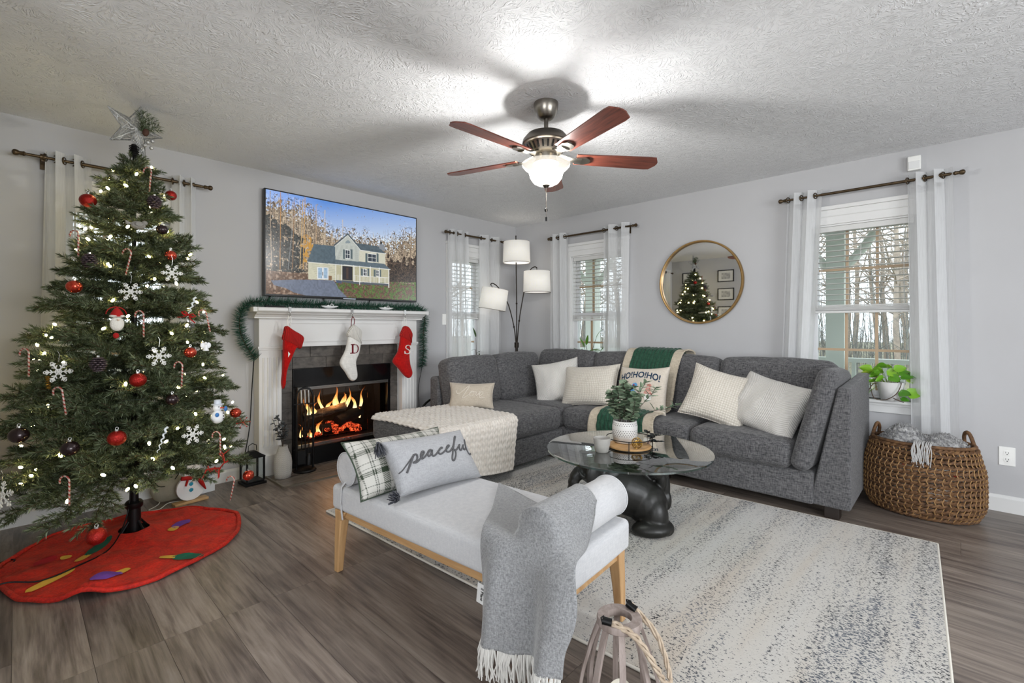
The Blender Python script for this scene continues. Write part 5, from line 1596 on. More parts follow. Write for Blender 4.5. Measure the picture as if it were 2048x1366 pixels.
b.tube(smooth_path(pts, 4), [.004 + .0045 * math.sin(PI * k / 24) for k in range(25)], 6, flat=.5); b.build('letter_d', MMAR, sD, smooth=40)
b = MB(); pts = [(-1.783, yl + .001, .990), (-1.795, yl + .001, 1.004), (-1.815, yl + .001, 1.008), (-1.832, yl + .001, .999), (-1.835, yl + .001, .985), (-1.82, yl + .001, .972), (-1.802, yl + .001, .962), (-1.792, yl + .001, .948), (-1.797, yl + .001, .934), (-1.817, yl + .001, .927), (-1.836, yl + .001, .933), (-1.845, yl + .001, .948)]
sp_ = smooth_path(pts, 4); b.tube(sp_, [.005 + .0045 * math.sin(PI * k / (len(sp_) - 1)) for k in range(len(sp_))], 6, flat=.5); b.box(-1.787, -1.779, yl, yl + .003, .983, 1.006); b.box(-1.849, -1.841, yl, yl + .003, .93, .955); b.build('letter_s', MWF, sS, smooth=40)
b = MB(); b.prism([(-2.906, .992), (-2.890, .973), (-2.906, .948)], -.300, -.297, 'y'); b.build('letter_edge', MWF, sR, smooth=0)
for x, st_, mt in ((-2.885, sR, MWF), (-2.352, sD, MMAR), (-1.822, sS, MWF)):
    MB().tube(smooth_path([(x - .018, -.27, 1.19), (x - .012, -.268, 1.24), (x + .002, -.262, 1.272), (x + .014, -.268, 1.24), (x + .006, -.27, 1.19)], 4), .0032, 6).build('hanging_loop', mt, st_, smooth=180)
for x, lb in ((-2.87, 'left silver stocking hook on the mantel edge'), (-2.345, 'middle silver stocking hook on the mantel edge'), (-1.805, 'right silver stocking hook on the mantel edge')):
    t = thing('stocking_hook', lb, 'hook', (x, -.2, 1.337), world=False, group='silver stocking hooks')
    MB().box(-.011, .011, -.04, .02, 0, .003).box(-.011, .011, -.042, -.038, -.035, .003).build('clip', MCHROME, t, smooth=0, local=True)
    MB().tube(smooth_path([(0, -.042, -.03), (0, -.045, -.05), (-.006, -.058, -.068), (-.016, -.066, -.06), (-.02, -.066, -.048)], 4), .0045, 6).build('curl', MCHROME, t, smooth=180, local=True)
for x, lb in ((-2.53, 'small white leaf dish with ring handle on the left half of the mantel'), (-1.985, 'small white leaf dish with ring handle on the right half of the mantel')):
    t = thing('leaf_dish', lb, 'dish', (x, -.185, 1.336), world=False, group='white leaf dishes on the mantel')
    def dsh(u, v):
        a = 2 * PI * u; return (.075 * v * math.cos(a) * (1 + .15 * math.cos(a)), .032 * v * math.sin(a), .004 + .020 * v * v)
    MB().grid(dsh, 28, 6, cu=True).build('dish', MSNOW, t, smooth=180, solid=.004, local=True)
    MB().tube([(.03 + .011 * math.cos(k * PI / 6), 0, .031 + .011 * math.sin(k * PI / 6)) for k in range(12)], .003, 6, closed=True).build('ring_handle', MSNOW, t, smooth=180, local=True)
    MB().ell((-.002, 0, .022), (.014, .01, .012), 10, 7).build('bud', MSNOW, t, smooth=180, local=True)
rmt = thing('remote_control', 'thin dark remote lying at the left end of the mantel', 'remote', (-2.97, -.20, 1.336), world=False)
MB().box(-.07, .07, -.018, .018, 0, .012).build('body', MBLK, rmt, smooth=0, bevel=.003, local=True)
# ------------------------------------------------------------------ ceiling fan
FX, FYY = -2.31, -2.385
fan = thing('ceiling_fan', 'five-blade ceiling fan with nickel motor and lit bowl', 'ceiling fan', (FX, FYY, CEIL), world=False)
MNICK = plain('brushed_nickel', '#8d8880', .30, 1.0); MNICKD = plain('dark_brushed_nickel', '#5d5853', .36, 1.0)
def blade_mat():
    m, nt, b = nmat('mahogany_blade')
    f = noise(nt, coords(nt, (0.08, 1, 1)), 70, 4, .6, .6)
    r = ramp(nt, f, [(.3, lin('#3f1d15')), (.7, lin('#7c4032'))]); L(nt, r.outputs[0], b.inputs['Base Color']); b.inputs['Roughness'].default_value = .33
    return m
MBLADE = blade_mat()
Z = lambda z: z - CEIL
MB().lathe([(.068, Z(2.44)), (.068, Z(2.425)), (.064, Z(2.40)), (.050, Z(2.365)), (.036, Z(2.352)), (.030, Z(2.350)), (0, Z(2.350))], 32).build('canopy', MNICK, fan, smooth=40, local=True)
MB().cyl((0, 0, Z(2.36)), (0, 0, Z(2.27)), .0125, n=14).build('downrod', MNICKD, fan, smooth=40, local=True)
MB().lathe([(.02, Z(2.285)), (.06, Z(2.280)), (.105, Z(2.262)), (.130, Z(2.232)), (.134, Z(2.212)), (.128, Z(2.205)), (0, Z(2.205))], 40).build('motor_housing', MNICKD, fan, smooth=50, local=True)
MB().lathe([(.118, Z(2.206)), (.088, Z(2.158)), (.06, Z(2.152)), (0, Z(2.15))], 40).build('vent_ring', MNICK, fan, smooth=40, local=True)
for k in range(24):
    a = k * PI / 12
    MB(Matrix.Rotation(a, 4, 'Z')).bar((.114, 0, Z(2.198)), (.094, 0, Z(2.166)), .010, .004).build('vent_slot', MBLK, fan, smooth=0, local=True)
MB().lathe([(.06, Z(2.152)), (.062, Z(2.14)), (.062, Z(2.115)), (.072, Z(2.11)), (.072, Z(2.10)), (0, Z(2.10))], 32).build('switch_housing', MNICK, fan, smooth=40, local=True)
bz = Z(2.135)
prof = [(.17, -.050), (.30, -.055), (.60, -.064), (.632, -.060), (.640, -.045), (.655, -.02), (.658, 0), (.655, .02), (.640, .045), (.632, .060), (.60, .064), (.30, .055), (.17, .050)]
bme = None; ime = None
for k in range(5):
    a = rad(34 + 72 * k)
    R_ = Matrix.Rotation(a, 4, 'Z')
    pitch = Matrix.Rotation(rad(-11), 4, 'X')
    if bme is None:
        o = MB().prism(prof, -.003, .003).build('blade', MBLADE, fan, smooth=0, local=True); bme = o.data
        i = MB()
        i.tube(smooth_path([(.075, 0, .02), (.11, 0, .008), (.15, 0, -.008), (.20, 0, -.010)], 4), [.014, .014, .014, .015, .016, .017, .018, .02, .022, .024, .026, .028, .03], 10, flat=.3)
        i.prism([(.17, -.032), (.225, -.036), (.25, -.02), (.255, 0), (.25, .02), (.225, .036), (.17, .032)], -.011, -.003)
        io = i.build('blade_iron', MNICK, fan, smooth=40, local=True); ime = io.data
    else:
        o = bpy.data.objects.new('blade', bme); COL.objects.link(o); o.parent = fan
        io = bpy.data.objects.new('blade_iron', ime); COL.objects.link(io); io.parent = fan
    for ob in (o, io):
        ob.matrix_local = R_ @ Matrix.Translation((0, 0, bz)) @ pitch
def bowl_mat():
    m, nt, b = nmat('lit_alabaster_glass')
    f = noise(nt, coords(nt), 14, 4, .6, 1.2)
    r = ramp(nt, f, [(.3, (1, .90, .74, 1)), (.7, (1, .96, .87, 1))])
    b.inputs['Base Color'].default_value = lin('#e8e2d6'); b.inputs['Roughness'].default_value = .25
    L(nt, r.outputs[0], b.inputs['Emission Color'])
    sp = nt.nodes.new('ShaderNodeSeparateXYZ'); L(nt, coords(nt), sp.inputs[0])
    mr_ = nt.nodes.new('ShaderNodeMapRange'); mr_.inputs['From Min'].default_value = Z(2.11); mr_.inputs['From Max'].default_value = Z(2.04)
    mr_.inputs['To Min'].default_value = .9; mr_.inputs['To Max'].default_value = BOWL_E
    L(nt, sp.outputs[2], mr_.inputs['Value']); L(nt, mr_.outputs[0], b.inputs['Emission Strength'])
    tr = nt.nodes.new('ShaderNodeBsdfTransparent'); mx = nt.nodes.new('ShaderNodeMixShader'); mx.inputs[0].default_value = .70
    L(nt, b.outputs[0], mx.inputs[1]); L(nt, tr.outputs[0], mx.inputs[2]); L(nt, mx.outputs[0], nt.nodes['Material Output'].inputs['Surface'])
    return m
BOWL_E = 3.4
FAN_W = 52.0
bw = MB().lathe([(.135, Z(2.102)), (.132, Z(2.088)), (.118, Z(2.072)), (.100, Z(2.060)), (.095, Z(2.045)), (.088, Z(2.02)), (.070, Z(1.995)), (.045, Z(1.982)), (.018, Z(1.978))], 48); bw.f = [q for q in bw.f if len(q) == 4]
bw.build('glass_bowl', bowl_mat(), fan, smooth=60, local=True)
MB().lathe([(.022, Z(1.984)), (.022, Z(1.978)), (.012, Z(1.968)), (0, Z(1.964))], 16).build('bowl_finial', MNICKD, fan, smooth=40, local=True)
for x, y, zb, fob in ((.004, .004, 1.855, 'w'), (-.006, -.006, 1.80, 'b')):
    f = MB(); f.cyl((x, y, Z(1.975)), (x, y, Z(zb)), .0012, n=5)
    for k in range(int((1.97 - zb) / .006)): f.ell((x, y, Z(1.97 - k * .006)), (.002, .002, .002), 5, 4)
    f.build('pull_chain', MNICK, fan, smooth=60, local=True)
    f = MB()
    if fob == 'w': f.ell((x, y, Z(zb - .012)), (.009, .009, .012), 10, 7)
    else: f.cyl((x, y, Z(zb)), (x, y, Z(zb - .022)), .005, n=8)
    f.build('chain_fob', MBLK, fan, smooth=60, local=True)
for k in range(2):
    pl_ = bpy.data.lights.new('fan_bulb', 'POINT'); pl_.energy = FAN_W / 2; pl_.color = (1.0, .985, .96); pl_.shadow_soft_size = .03
    po = bpy.data.objects.new('fan_bulb', pl_); COL.objects.link(po); po.parent = fan
    a = rad(-40 + 180 * k); po.location = (.035 * math.cos(a), .035 * math.sin(a), Z(2.045))

# ------------------------------------------------------------------ arc floor lamp in the corner
LX, LY = -.37, -.36
lamp = thing('floor_lamp', 'three-arm arc floor lamp with white drum shades', 'lamp', (LX, LY, 0))
MLB = plain('dark_bronze', '#27211c', .4, .7)
MB().lathe([(.15, 0), (.15, .018), (.14, .024), (0, .026)], 32, (LX, LY, 0)).build('base', MLB, lamp, smooth=40)
MB().cyl((LX, LY, .02), (LX, LY, .985), .016, n=12).build('pole', MLB, lamp, smooth=40)
MB().cyl((LX, LY, .94), (LX, LY, 1.0), .026, n=14).build('pole_collar', MLB, lamp, smooth=40)
def shade_mat():
    m, nt, b = nmat('cream_linen_shade')
    f = noise(nt, coords(nt, (1, 1, .2)), 160, 2)
    r = ramp(nt, f, [(.3, lin('#e9e5dc')), (.7, lin('#f3f0e8'))]); L(nt, r.outputs[0], b.inputs['Base Color'])
    b.inputs['Roughness'].default_value = .9; b.inputs['Emission Color'].default_value = (1, .96, .9, 1); b.inputs['Emission Strength'].default_value = .24
    return m
MSHADE = shade_mat(); MDIFF = plain('lit_diffuser', '#f4f2ee', .6, emit=(1, .95, .88, 1), es=.85)
rv = Vector((math.sin(rad(43.4)), -math.cos(rad(43.4)), 0))
arms = [  # (lateral offset of shade along view-right, shade centre z, tilt, arm path)
    (0.0, 2.04, 0.0, [(0.0, 1.0), (0.0, 1.45), (-.005, 1.9), (-.008, 2.23)]),
    (.235, 1.70, 0.0, [(.008, 1.0), (.03, 1.25), (.07, 1.5), (.115, 1.72), (.16, 1.84), (.21, 1.875), (.235, 1.86)]),
    (-.265, 1.50, .16, [(-.008, 1.0), (-.03, 1.18), (-.09, 1.42), (-.16, 1.56), (-.23, 1.655), (-.285, 1.685), (-.30, 1.66)])]
for lat, zc, tl, path in arms:
    P = [Vector((LX, LY, z)) + rv * x for x, z in path]
    ar = MB().tube(smooth_path(P, 5), .0062, 8).build('arm', MLB, lamp, smooth=60)
    MB().ell(P[1], (.011, .011, .014), 10, 7).build('arm_knuckle', MLB, ar, smooth=180)
    c = Vector((LX, LY, zc)) + rv * lat
    Tm = Matrix.Translation(c) @ Matrix.Rotation(tl, 4, Vector((math.cos(rad(43.4)), math.sin(rad(43.4)), 0)))
    if lat: MB().cyl(P[-1] + Vector((0, 0, .012)), Tm @ Vector((0, 0, .09)), .004, n=6).build('shade_stem', MLB, ar)
    else: MB().ell(P[-1], (.008, .008, .008), 8, 6).build('finial', MLB, ar, smooth=180)
    h = .122; rt_, rb_ = .150, .157
    sh = MB(Tm).lathe([(rt_, h), (rb_, -h)], 48); sh.f = [q for q in sh.f if len(q) == 4]
    so = sh.build('shade', MSHADE, lamp, smooth=60, solid=.003)
    MB(Tm).lathe([(.002, -h + .008), (rb_ - .004, -h + .008)], 48).build('diffuser', MDIFF, so, smooth=0)
    MB(Tm).tube([(rb_ * math.cos(k * PI / 24), rb_ * math.sin(k * PI / 24), -h + .002) for k in range(48)], .0032, 5, closed=True).build('shade_trim', plain('grey_shade_trim', '#5f5b56', .7), so, smooth=180)

# ------------------------------------------------------------------ sectional sofa (world coordinates)
MSOFA = fabric('charcoal_heather', '#37373a', '#777677', 200, .5, lo=.36, hi=.68)
sofa = thing('sectional_sofa', 'charcoal grey fabric sectional sofa with chaise', 'sofa', (-.9, -1.8, 0))
def blk(name, x0, x1, y0, y1, z0, z1, r=.02, puff=.0, wr=0, seed=0, T=None, inner=6, mat=None):
    v, f = cushion(x1 - x0, y1 - y0, z1 - z0, r, puff, wr, seed, inner)
    M_ = Matrix.Translation(((x0 + x1) / 2, (y0 + y1) / 2, (z0 + z1) / 2))
    if T is not None: M_ = M_ @ T
    return MB(M_).add(v, f).build(name, mat or MSOFA, sofa, smooth=180)
blk('base', -.95, -.10, -3.41, -.52, .075, .275, .015)
blk('base', -2.37, -.96, -1.48, -.56, .06, .265, .015)
blk('back_frame', -.22, -.07, -3.56, -.48, .075, .76, .03)
blk('back_frame', -1.70, -.08, -.62, -.48, .07, .72, .03)
blk('seat_cushion', -2.385, -.99, -1.50, -.62, .272, .462, .055, .012, .002, 1, inner=14)
blk('seat_cushion', -.985, -.36, -1.47, -.70, .272, .455, .05, .012, .002, 2)
blk('seat_cushion', -.985, -.40, -2.63, -1.48, .272, .455, .05, .014, .003, 3, inner=12)
blk('seat_cushion', -.985, -.40, -3.29, -2.64, .272, .455, .05, .014, .003, 4, inner=10)
tb = RM(0, rad(-12))
blk('back_cushion', -1.69, -1.10, -.83, -.60, .44, .890, .06, .02, .009, 5, tb, 16)
blk('back_cushion', -1.095, -.46, -.83, -.60, .44, .898, .06, .02, .009, 6, tb, 16)
tr = RM(0, 0, rad(12))
for k, (ya, yb) in enumerate(((-1.46, -.76), (-2.66, -1.47), (-3.46, -2.67))):
    blk('back_cushion', -.50, -.27, ya, yb, .44, .928, .06, .022, .006, 8 + k, tr, 18)
# outer arm: wedge panel and leaning pad
a = MB(); a.add([(-.93, -3.385, .075), (-.93, -3.60, .075), (-.93, -3.60, .815), (-.93, -3.535, .815), (-.09, -3.385, .075), (-.09, -3.60, .075), (-.09, -3.60, .85), (-.09, -3.535, .85)],
               [(0, 1, 2, 3), (4, 7, 6, 5), (0, 4, 5, 1), (1, 5, 6, 2), (2, 6, 7, 3), (3, 7, 4, 0)])
a.build('arm', MSOFA, sofa, smooth=0, bevel=.014, segs=3)
v, f = cushion(.62, .115, .66, .05, .012, .003, 21, 10)
MB(Matrix.Translation((-.665, -3.41, .585)) @ Matrix.Rotation(rad(14), 4, 'X') @ Matrix.Rotation(rad(4), 4, 'Y')).add(v, f).build('arm_pad', MSOFA, sofa, smooth=180)
MFOOT = plain('dark_wood_foot', '#231a15', .5)
for x, y in ((-.86, -3.50), (-.18, -3.50), (-2.28, -1.40), (-2.28, -.66), (-.2, -.6), (-.88, -2.4)):
    MB().box(x - .04, x + .04, y - .04, y + .04, .0, .078).build('foot', MFOOT, sofa, smooth=0, bevel=.004)

# ---- sofa pillows
def pil_mat(name, kind, c1, c2):
    m, nt, b = nmat(name)
    sp = nt.nodes.new('ShaderNodeSeparateXYZ'); L(nt, coords(nt), sp.inputs[0])
    if kind == 'waffle':
        h = math_(nt, 'MULTIPLY', math_(nt, 'ABSOLUTE', math_(nt, 'SINE', math_(nt, 'MULTIPLY', sp.outputs[0], 185))), math_(nt, 'ABSOLUTE', math_(nt, 'SINE', math_(nt, 'MULTIPLY', sp.outputs[2], 185))))
    else:
        x = math_(nt, 'MULTIPLY', sp.outputs[0], 4.6); tri = math_(nt, 'ABSOLUTE', math_(nt, 'SUBTRACT', math_(nt, 'FRACT', math_(nt, 'ADD', x, .5)), .5))
        h = math_(nt, 'ABSOLUTE', math_(nt, 'SINE', math_(nt, 'MULTIPLY', math_(nt, 'ADD', sp.outputs[2], math_(nt, 'MULTIPLY', tri, .20)), 215)))
    r = ramp(nt, h, [(.05, lin(c1)), (.45, lin(c2))]); L(nt, r.outputs[0], b.inputs['Base Color'])
    b.inputs['Roughness'].default_value = .95; b.inputs['Sheen Weight'].default_value = .2
    bump(nt, b, math_(nt, 'ADD', h, math_(nt, 'MULTIPLY', noise(nt, coords(nt), 300, 2), .3)), .5, .007)
    return m
MCHV = pil_mat('chevron_cord', 'chev', '#bdb9b2', '#dcd9d4'); MWAF = pil_mat('waffle_weave', 'waffle', '#c8c0b3', '#dcd6cb')
make_pillow('throw_pillow', 'white chevron-stitched pillow in the sofa corner', MCHV, .48, .43, .21, (-.66, -1.18, .64), -62, -20, -12, 3, .016)
make_pillow('throw_pillow', 'cream waffle-weave pillow left of the gnome pillow', MWAF, .57, .40, .21, (-.68, -1.58, .635), -86, -24, -6, 4, .006, MWAF)
make_pillow('throw_pillow', 'cream waffle-weave pillow right of the green throw', MWAF, .46, .43, .20, (-.69, -2.74, .655), -76, -26, 15, 5, .006, MWAF)
make_pillow('throw_pillow', 'white chevron-stitched pillow leaning on the sofa arm', MCHV, .52, .43, .22, (-.69, -3.09, .625), -104, -30, 12, 6, .016)
MOAT = fabric('oatmeal_canvas', '#cabfb0', '#dcd3c7', 260, .25)
hp, hs = make_pillow('gnome_pillow', 'beige pillow reading HO!HO!HO! above two gnomes', MOAT, .45, .42, .15, (-.70, -2.125, .645), -88, -20, -3, 7, .004)
MNAVY = plain('navy_print', '#123450', .8)
def text_mesh(body):
    cu = bpy.data.curves.new('lettering', 'FONT'); cu.body = body; cu.size = 1.0; cu.align_x = 'CENTER'; cu.align_y = 'CENTER'; cu.offset = .025; cu.resolution_u = 3
    ob = bpy.data.objects.new('lettering', cu); COL.objects.link(ob)
    me = bpy.data.meshes.new_from_object(ob); 
    vs = [tuple(v.co) for v in me.vertices]; fs = [tuple(p.vertices) for p in me.polygons]
    bpy.data.objects.remove(ob); bpy.data.curves.remove(cu); bpy.data.meshes.remove(me)
    return vs, fs
tvs, tfs = text_mesh('HO!HO!HO!')
wx = max(v[0] for v in tvs); 
vv_ = []
for x, y, _ in tvs:
    u = x / wx * .84 - .06; vv = .60 + y * .42 - .26 * (u + .06) ** 2
    p = hs(u, vv); vv_.append((p[0], p[1] - .0022, p[2]))
MB().add(vv_, tfs).build('lettering', MNAVY, hp, smooth=0, local=True)
def onp(s, poly, lift=.002):
    return [(lambda p: (p[0], p[1] - lift, p[2]))(s(u, v)) for u, v in poly]
def flatshape(s, outline, mat, name, parent, lift=.002):
    cx_ = sum(p[0] for p in outline) / len(outline); cy_ = sum(p[1] for p in outline) / len(outline)
    v = onp(s, [(cx_, cy_)] + outline, lift); n = len(outline)
    MB().add(v, [(0, 1 + i, 1 + (i + 1) % n) for i in range(n)]).build(name, mat, parent, smooth=0, local=True)
def circ(cx_, cy_, rx, ry, n=14): return [(cx_ + rx * math.cos(2 * PI * k / n), cy_ + ry * math.sin(2 * PI * k / n)) for k in range(n)]
MB1 = plain('sky_blue_print', '#5d9fd6', .8); MDOT = plain('berry_dot_print', '#a3263a', .8); MCREAM = plain('white_print', '#eceae6', .8); MYEL = plain('mustard_print', '#c9962e', .8)
def stripe_print():
    m, nt, b = nmat('red_stripe_print'); sp = nt.nodes.new('ShaderNodeSeparateXYZ'); L(nt, coords(nt), sp.inputs[0])
    r = ramp(nt, math_(nt, 'FRACT', math_(nt, 'MULTIPLY', sp.outputs[2], 95)), [(0, lin('#b3473c')), (.5, lin('#e0cdbd'))], 'CONSTANT'); L(nt, r.outputs[0], b.inputs['Base Color']); b.inputs['Roughness'].default_value = .8; return m
MSTR = stripe_print()
flatshape(hs, [(-.42, -.22), (-.36, .02), (-.26, .20), (-.14, .22), (-.06, .14), (-.10, .06), (-.18, .08), (-.20, -.06), (-.12, -.28), (-.26, -.18)], MB1, 'blue_gnome_hat', hp)
flatshape(hs, [(-.10, -.42), (-.09, -.20), (-.14, -.10), (-.20, -.26), (-.18, -.42)], MB1, 'blue_gnome_sleeve', hp, .0024)
for c in ((-.22, .13), (-.31, -.03), (-.37, -.14), (-.22, -.22)): flatshape(hs, circ(c[0], c[1], .035, .035, 10), MDOT, 'hat_dot', hp, .003)
flatshape(hs, [(-.42, -.30), (-.14, -.26), (-.12, -.45), (-.22, -.58), (-.36, -.55)], MCREAM, 'blue_gnome_beard', hp, .0026)
flatshape(hs, [(-.32, -.56), (-.10, -.44), (-.12, -.62), (-.26, -.70)], MYEL, 'blue_gnome_body', hp, .002)
flatshape(hs, [(.20, -.24), (.28, .02), (.33, .18), (.42, .22), (.50, .14), (.46, .10), (.42, .12), (.48, -.08), (.56, -.28), (.48, -.24), (.38, -.20), (.28, -.22)], MSTR, 'striped_gnome_hat', hp)
flatshape(hs, [(.22, -.28), (.38, -.21), (.54, -.28), (.50, -.46), (.38, -.56), (.25, -.46)], MCREAM, 'striped_gnome_beard', hp, .0026)

lp, ls = make_pillow('lumbar_pillow', 'small beige pillow stitched with the word love', fabric('beige_linen', '#b3a898', '#c9bfb1', 260, .3), .40, .23, .13, (-1.60, -.96, .575), -52, -16, 0, 9, .004, plain('beige_piping', '#c4bbad', .9))
def stroke_on(s, H_, pts, r, mat, parent, name, lift=.002, n=4):
    q = []
    for x, y in pts:
        u, v = happly(H_, x, y); q.append((u, v, 0))
    q = smooth_path(q, n)
    P = onp(s, [(max(-.98, min(.98, p.x)), max(-.98, min(.98, p.y))) for p in q], lift)
    MB().tube(P, r, 6).build(name, mat, parent, smooth=180, local=True)
SQ = [(-1, 1), (1, 1), (1, -1), (-1, -1)]
Hl = homography([(585, 330), (975, 400), (990, 550), (605, 545)], SQ)
stroke_on(ls, Hl, [(680, 412), (684, 432), (705, 440), (735, 432), (775, 405), (800, 388), (804, 395), (790, 420), (765, 455), (752, 472), (770, 475), (800, 462), (815, 452), (822, 440), (840, 436), (852, 448), (846, 464), (828, 468), (818, 458), (825, 444), (850, 442), (868, 446), (866, 462), (876, 468), (892, 450), (896, 440), (890, 462), (902, 470), (920, 458), (912, 446), (898, 456), (894, 474), (908, 486), (936, 484)], .0042, plain('cream_rope_lettering', '#d6cec2', .9), lp, 'rope_lettering')

# ---- cream ruched throw on the chaise
MFUR = plain('cream_plush', '#d2cac0', .95, vary='#e2dcd4', vs=30, bmp=.6, bs=120, sheen=.5)
def ch_throw(u, v):
    # u: across the chaise length, v: from the wall side to the front and down
    xa, xb = -2.395 + .02 * math.sin(v * 5), -1.66 + .05 * math.sin(v * 4) - .03 * v
    x = xa + (xb - xa) * u
    ytop0, ytop1 = -.67 - .10 * u, -1.505
    L1 = .56
    if v < L1:
        t = v / L1; y = ytop0 + (ytop1 - ytop0) * t; z = .478
    elif v < .68:
        t = (v - L1) / (.68 - L1); a = t * PI / 2; y = ytop1 - .05 * math.sin(a); z = .478 - .05 * (1 - math.cos(a))
    else:
        t = (v - .68) / .32; y = ytop1 - .05 - .02 * t; z = .428 - (.345 - .12 * (1 - u) ** 2) * t
    rip = math.sin(u * 2 * PI * 15 + 1.5 * math.sin(v * 6))
    cell = math.sin(v * 2 * PI * 22 + (rip > 0) * 1.6)
    d = .009 * abs(rip) + .004 * cell * abs(rip) + .006 * mnoise.noise(Vector((u * 9, v * 9, 2)))
    if v < L1: z += d
    else: y -= d; z += d * .3
    # left overhang over the chaise end
    if u < .05: z -= .03 * (.05 - u) / .05; x -= .012
    return (x, y, z)
tag(MB().grid(ch_throw, 150, 110).build('plush_throw', MFUR, None, smooth=180, solid=.012), 'cream ruched plush throw spread over the chaise', 'blanket')

# ---- green cable-knit throw over back and seat
MGRN = fabric('green_cable_knit', '#193a2c', '#335a46', 120, .7); MCRM = fabric('cream_knit_border', '#b3a793', '#d3c8b6', 150, .6)
gth = thing('knit_throw', 'green cable-knit throw with cream border over the sofa', 'blanket', (-.6, -2.1, .45))
path = smooth_path([(-.19, 0, .74), (-.235, 0, .92), (-.31, 0, .972), (-.43, 0, .955), (-.525, 0, .80), (-.58, 0, .60), (-.625, 0, .505), (-.68, 0, .482), (-.80, 0, .480), (-.93, 0, .482), (-1.0, 0, .445), (-1.025, 0, .36), (-1.02, 0, .27)], 6)
def edge(v):   # y extents of the whole throw along its length
    return (-1.84 + .05 * v, -2.42 + .08 * math.sin(v * 3.0))
def gpt(u, v, lift=0.0, knit=True):
    k = v * (len(path) - 1); i = min(int(k), len(path) - 2); p = path[i].lerp(path[i + 1], k - i); d = (path[i + 1] - path[i]).normalized()
    nrm = Vector((d.z, 0, -d.x)); nrm = -nrm if nrm.dot(Vector((-.7, 0, .7))) < 0 else nrm
    ya, yb = edge(v); y = ya + (yb - ya) * u
    h = lift
    if knit:
        h += .007 * abs(math.sin(u * PI * 15)) + .004 * math.sin(v * 95 + 3 * math.sin(u * PI * 15)) * abs(math.sin(u * PI * 15))
    h += .010 * max(0, mnoise.noise(Vector((u * 5, v * 6, 7))))
    q = p + nrm * h
    return (q.x, y, q.z)
MB().grid(lambda u, v: gpt(.15 + .70 * u, .0 + v * .985, .006), 120, 120).build('knit_field', MGRN, gth, smooth=180, solid=.008)
MB().grid(lambda u, v: gpt(.0 + .16 * u, v, .004, False), 12, 80).build('border', MCRM, gth, smooth=180, solid=.008)
MB().grid(lambda u, v: gpt(.84 + .16 * u, v, .004, False), 12, 80).build('border', MCRM, gth, smooth=180, solid=.008)
f = MB()
for k in range(70):
    v = k / 69
    p = Vector(gpt(1.0, v, .004, False)); q = Vector(gpt(.985, min(1, v + .004), .014, False)); f.tube([p + Vector((0, -.004, 0)), q], .0026, 5)
f.build('blanket_stitch', MCRM, gth, smooth=60)
# ------------------------------------------------------------------ rug
def rug_mat():
    m, nt, b = nmat('distressed_rug')
    vec = coords(nt)
    band = noise(nt, coords(nt, (.25, 6.5, 1)), 1.0, 3, .6)
    patchy = noise(nt, coords(nt, (1.2, 2.5, 1)), 2.2, 3, .6)
    spk = noise(nt, coords(nt, (1.0, .55, 1)), 85, 3, .75)
    spk2 = noise(nt, coords(nt, (1.0, .55, 1)), 170, 2, .7)
    s = math_(nt, 'ADD', math_(nt, 'MULTIPLY', spk, .6), math_(nt, 'MULTIPLY', spk2, .4))
    dens = math_(nt, 'ADD', math_(nt, 'MULTIPLY', band, .72), math_(nt, 'MULTIPLY', patchy, .28))
    thr = nt.nodes.new('ShaderNodeMapRange'); thr.inputs['From Min'].default_value = .38; thr.inputs['From Max'].default_value = .68
    thr.inputs['To Min'].default_value = .62; thr.inputs['To Max'].default_value = .455
    L(nt, dens, thr.inputs['Value'])
    d = math_(nt, 'SUBTRACT', s, thr.outputs[0])
    mask = nt.nodes.new('ShaderNodeMapRange'); mask.inputs['From Min'].default_value = -.01; mask.inputs['From Max'].default_value = .03
    L(nt, d, mask.inputs['Value'])
    tint = noise(nt, coords(nt, (.35, 4.0, 1), loc=(3, 5, 0)), 1.3, 2)
    base_ = ramp(nt, tint, [(.35, lin('#c4c2be')), (.55, lin('#c2beb7')), (.78, lin('#bdb0a0'))])
    tone = noise(nt, coords(nt, loc=(7, 1, 0)), 3.0, 2)
    dark = ramp(nt, tone, [(.4, lin('#2f3033')), (.62, lin('#565c66'))])
    L(nt, mixc(nt, mask.outputs[0], base_.outputs[0], dark.outputs[0]), b.inputs['Base Color'])
    b.inputs['Roughness'].default_value = 1.0; b.inputs['Sheen Weight'].default_value = .2; b.inputs['Specular IOR Level'].default_value = .1
    bump(nt, b, math_(nt, 'ADD', math_(nt, 'MULTIPLY', spk2, .6), math_(nt, 'MULTIPLY', mask.outputs[0], -.4)), .5, .006)
    return m
rug = thing('area_rug', 'large cream distressed rug with dark speckled stripes', 'rug', (-1.92, -2.5, 0))
RGT = Matrix.Translation((-.92, -3.985, 0)) @ Matrix.Rotation(rad(2.8), 4, 'Z')
MB(RGT).box(-1.925, 0, 0, 2.95, .0005, .011).build('pile', rug_mat(), rug, smooth=0, bevel=.003)
b = MB(RGT)
for (xa, ya), (xb, yb) in (((-1.928, 0), (-1.928, 2.95)), ((0, 0), (0, 2.95)), ((-1.928, 0), (0, 0)), ((-1.928, 2.95), (0, 2.95))):
    b.cyl((xa, ya, .0062), (xb, yb, .0062), .0058, n=8)
b.build('bound_edge', plain('cream_binding', '#d6d2c8', .9), rug, smooth=60)

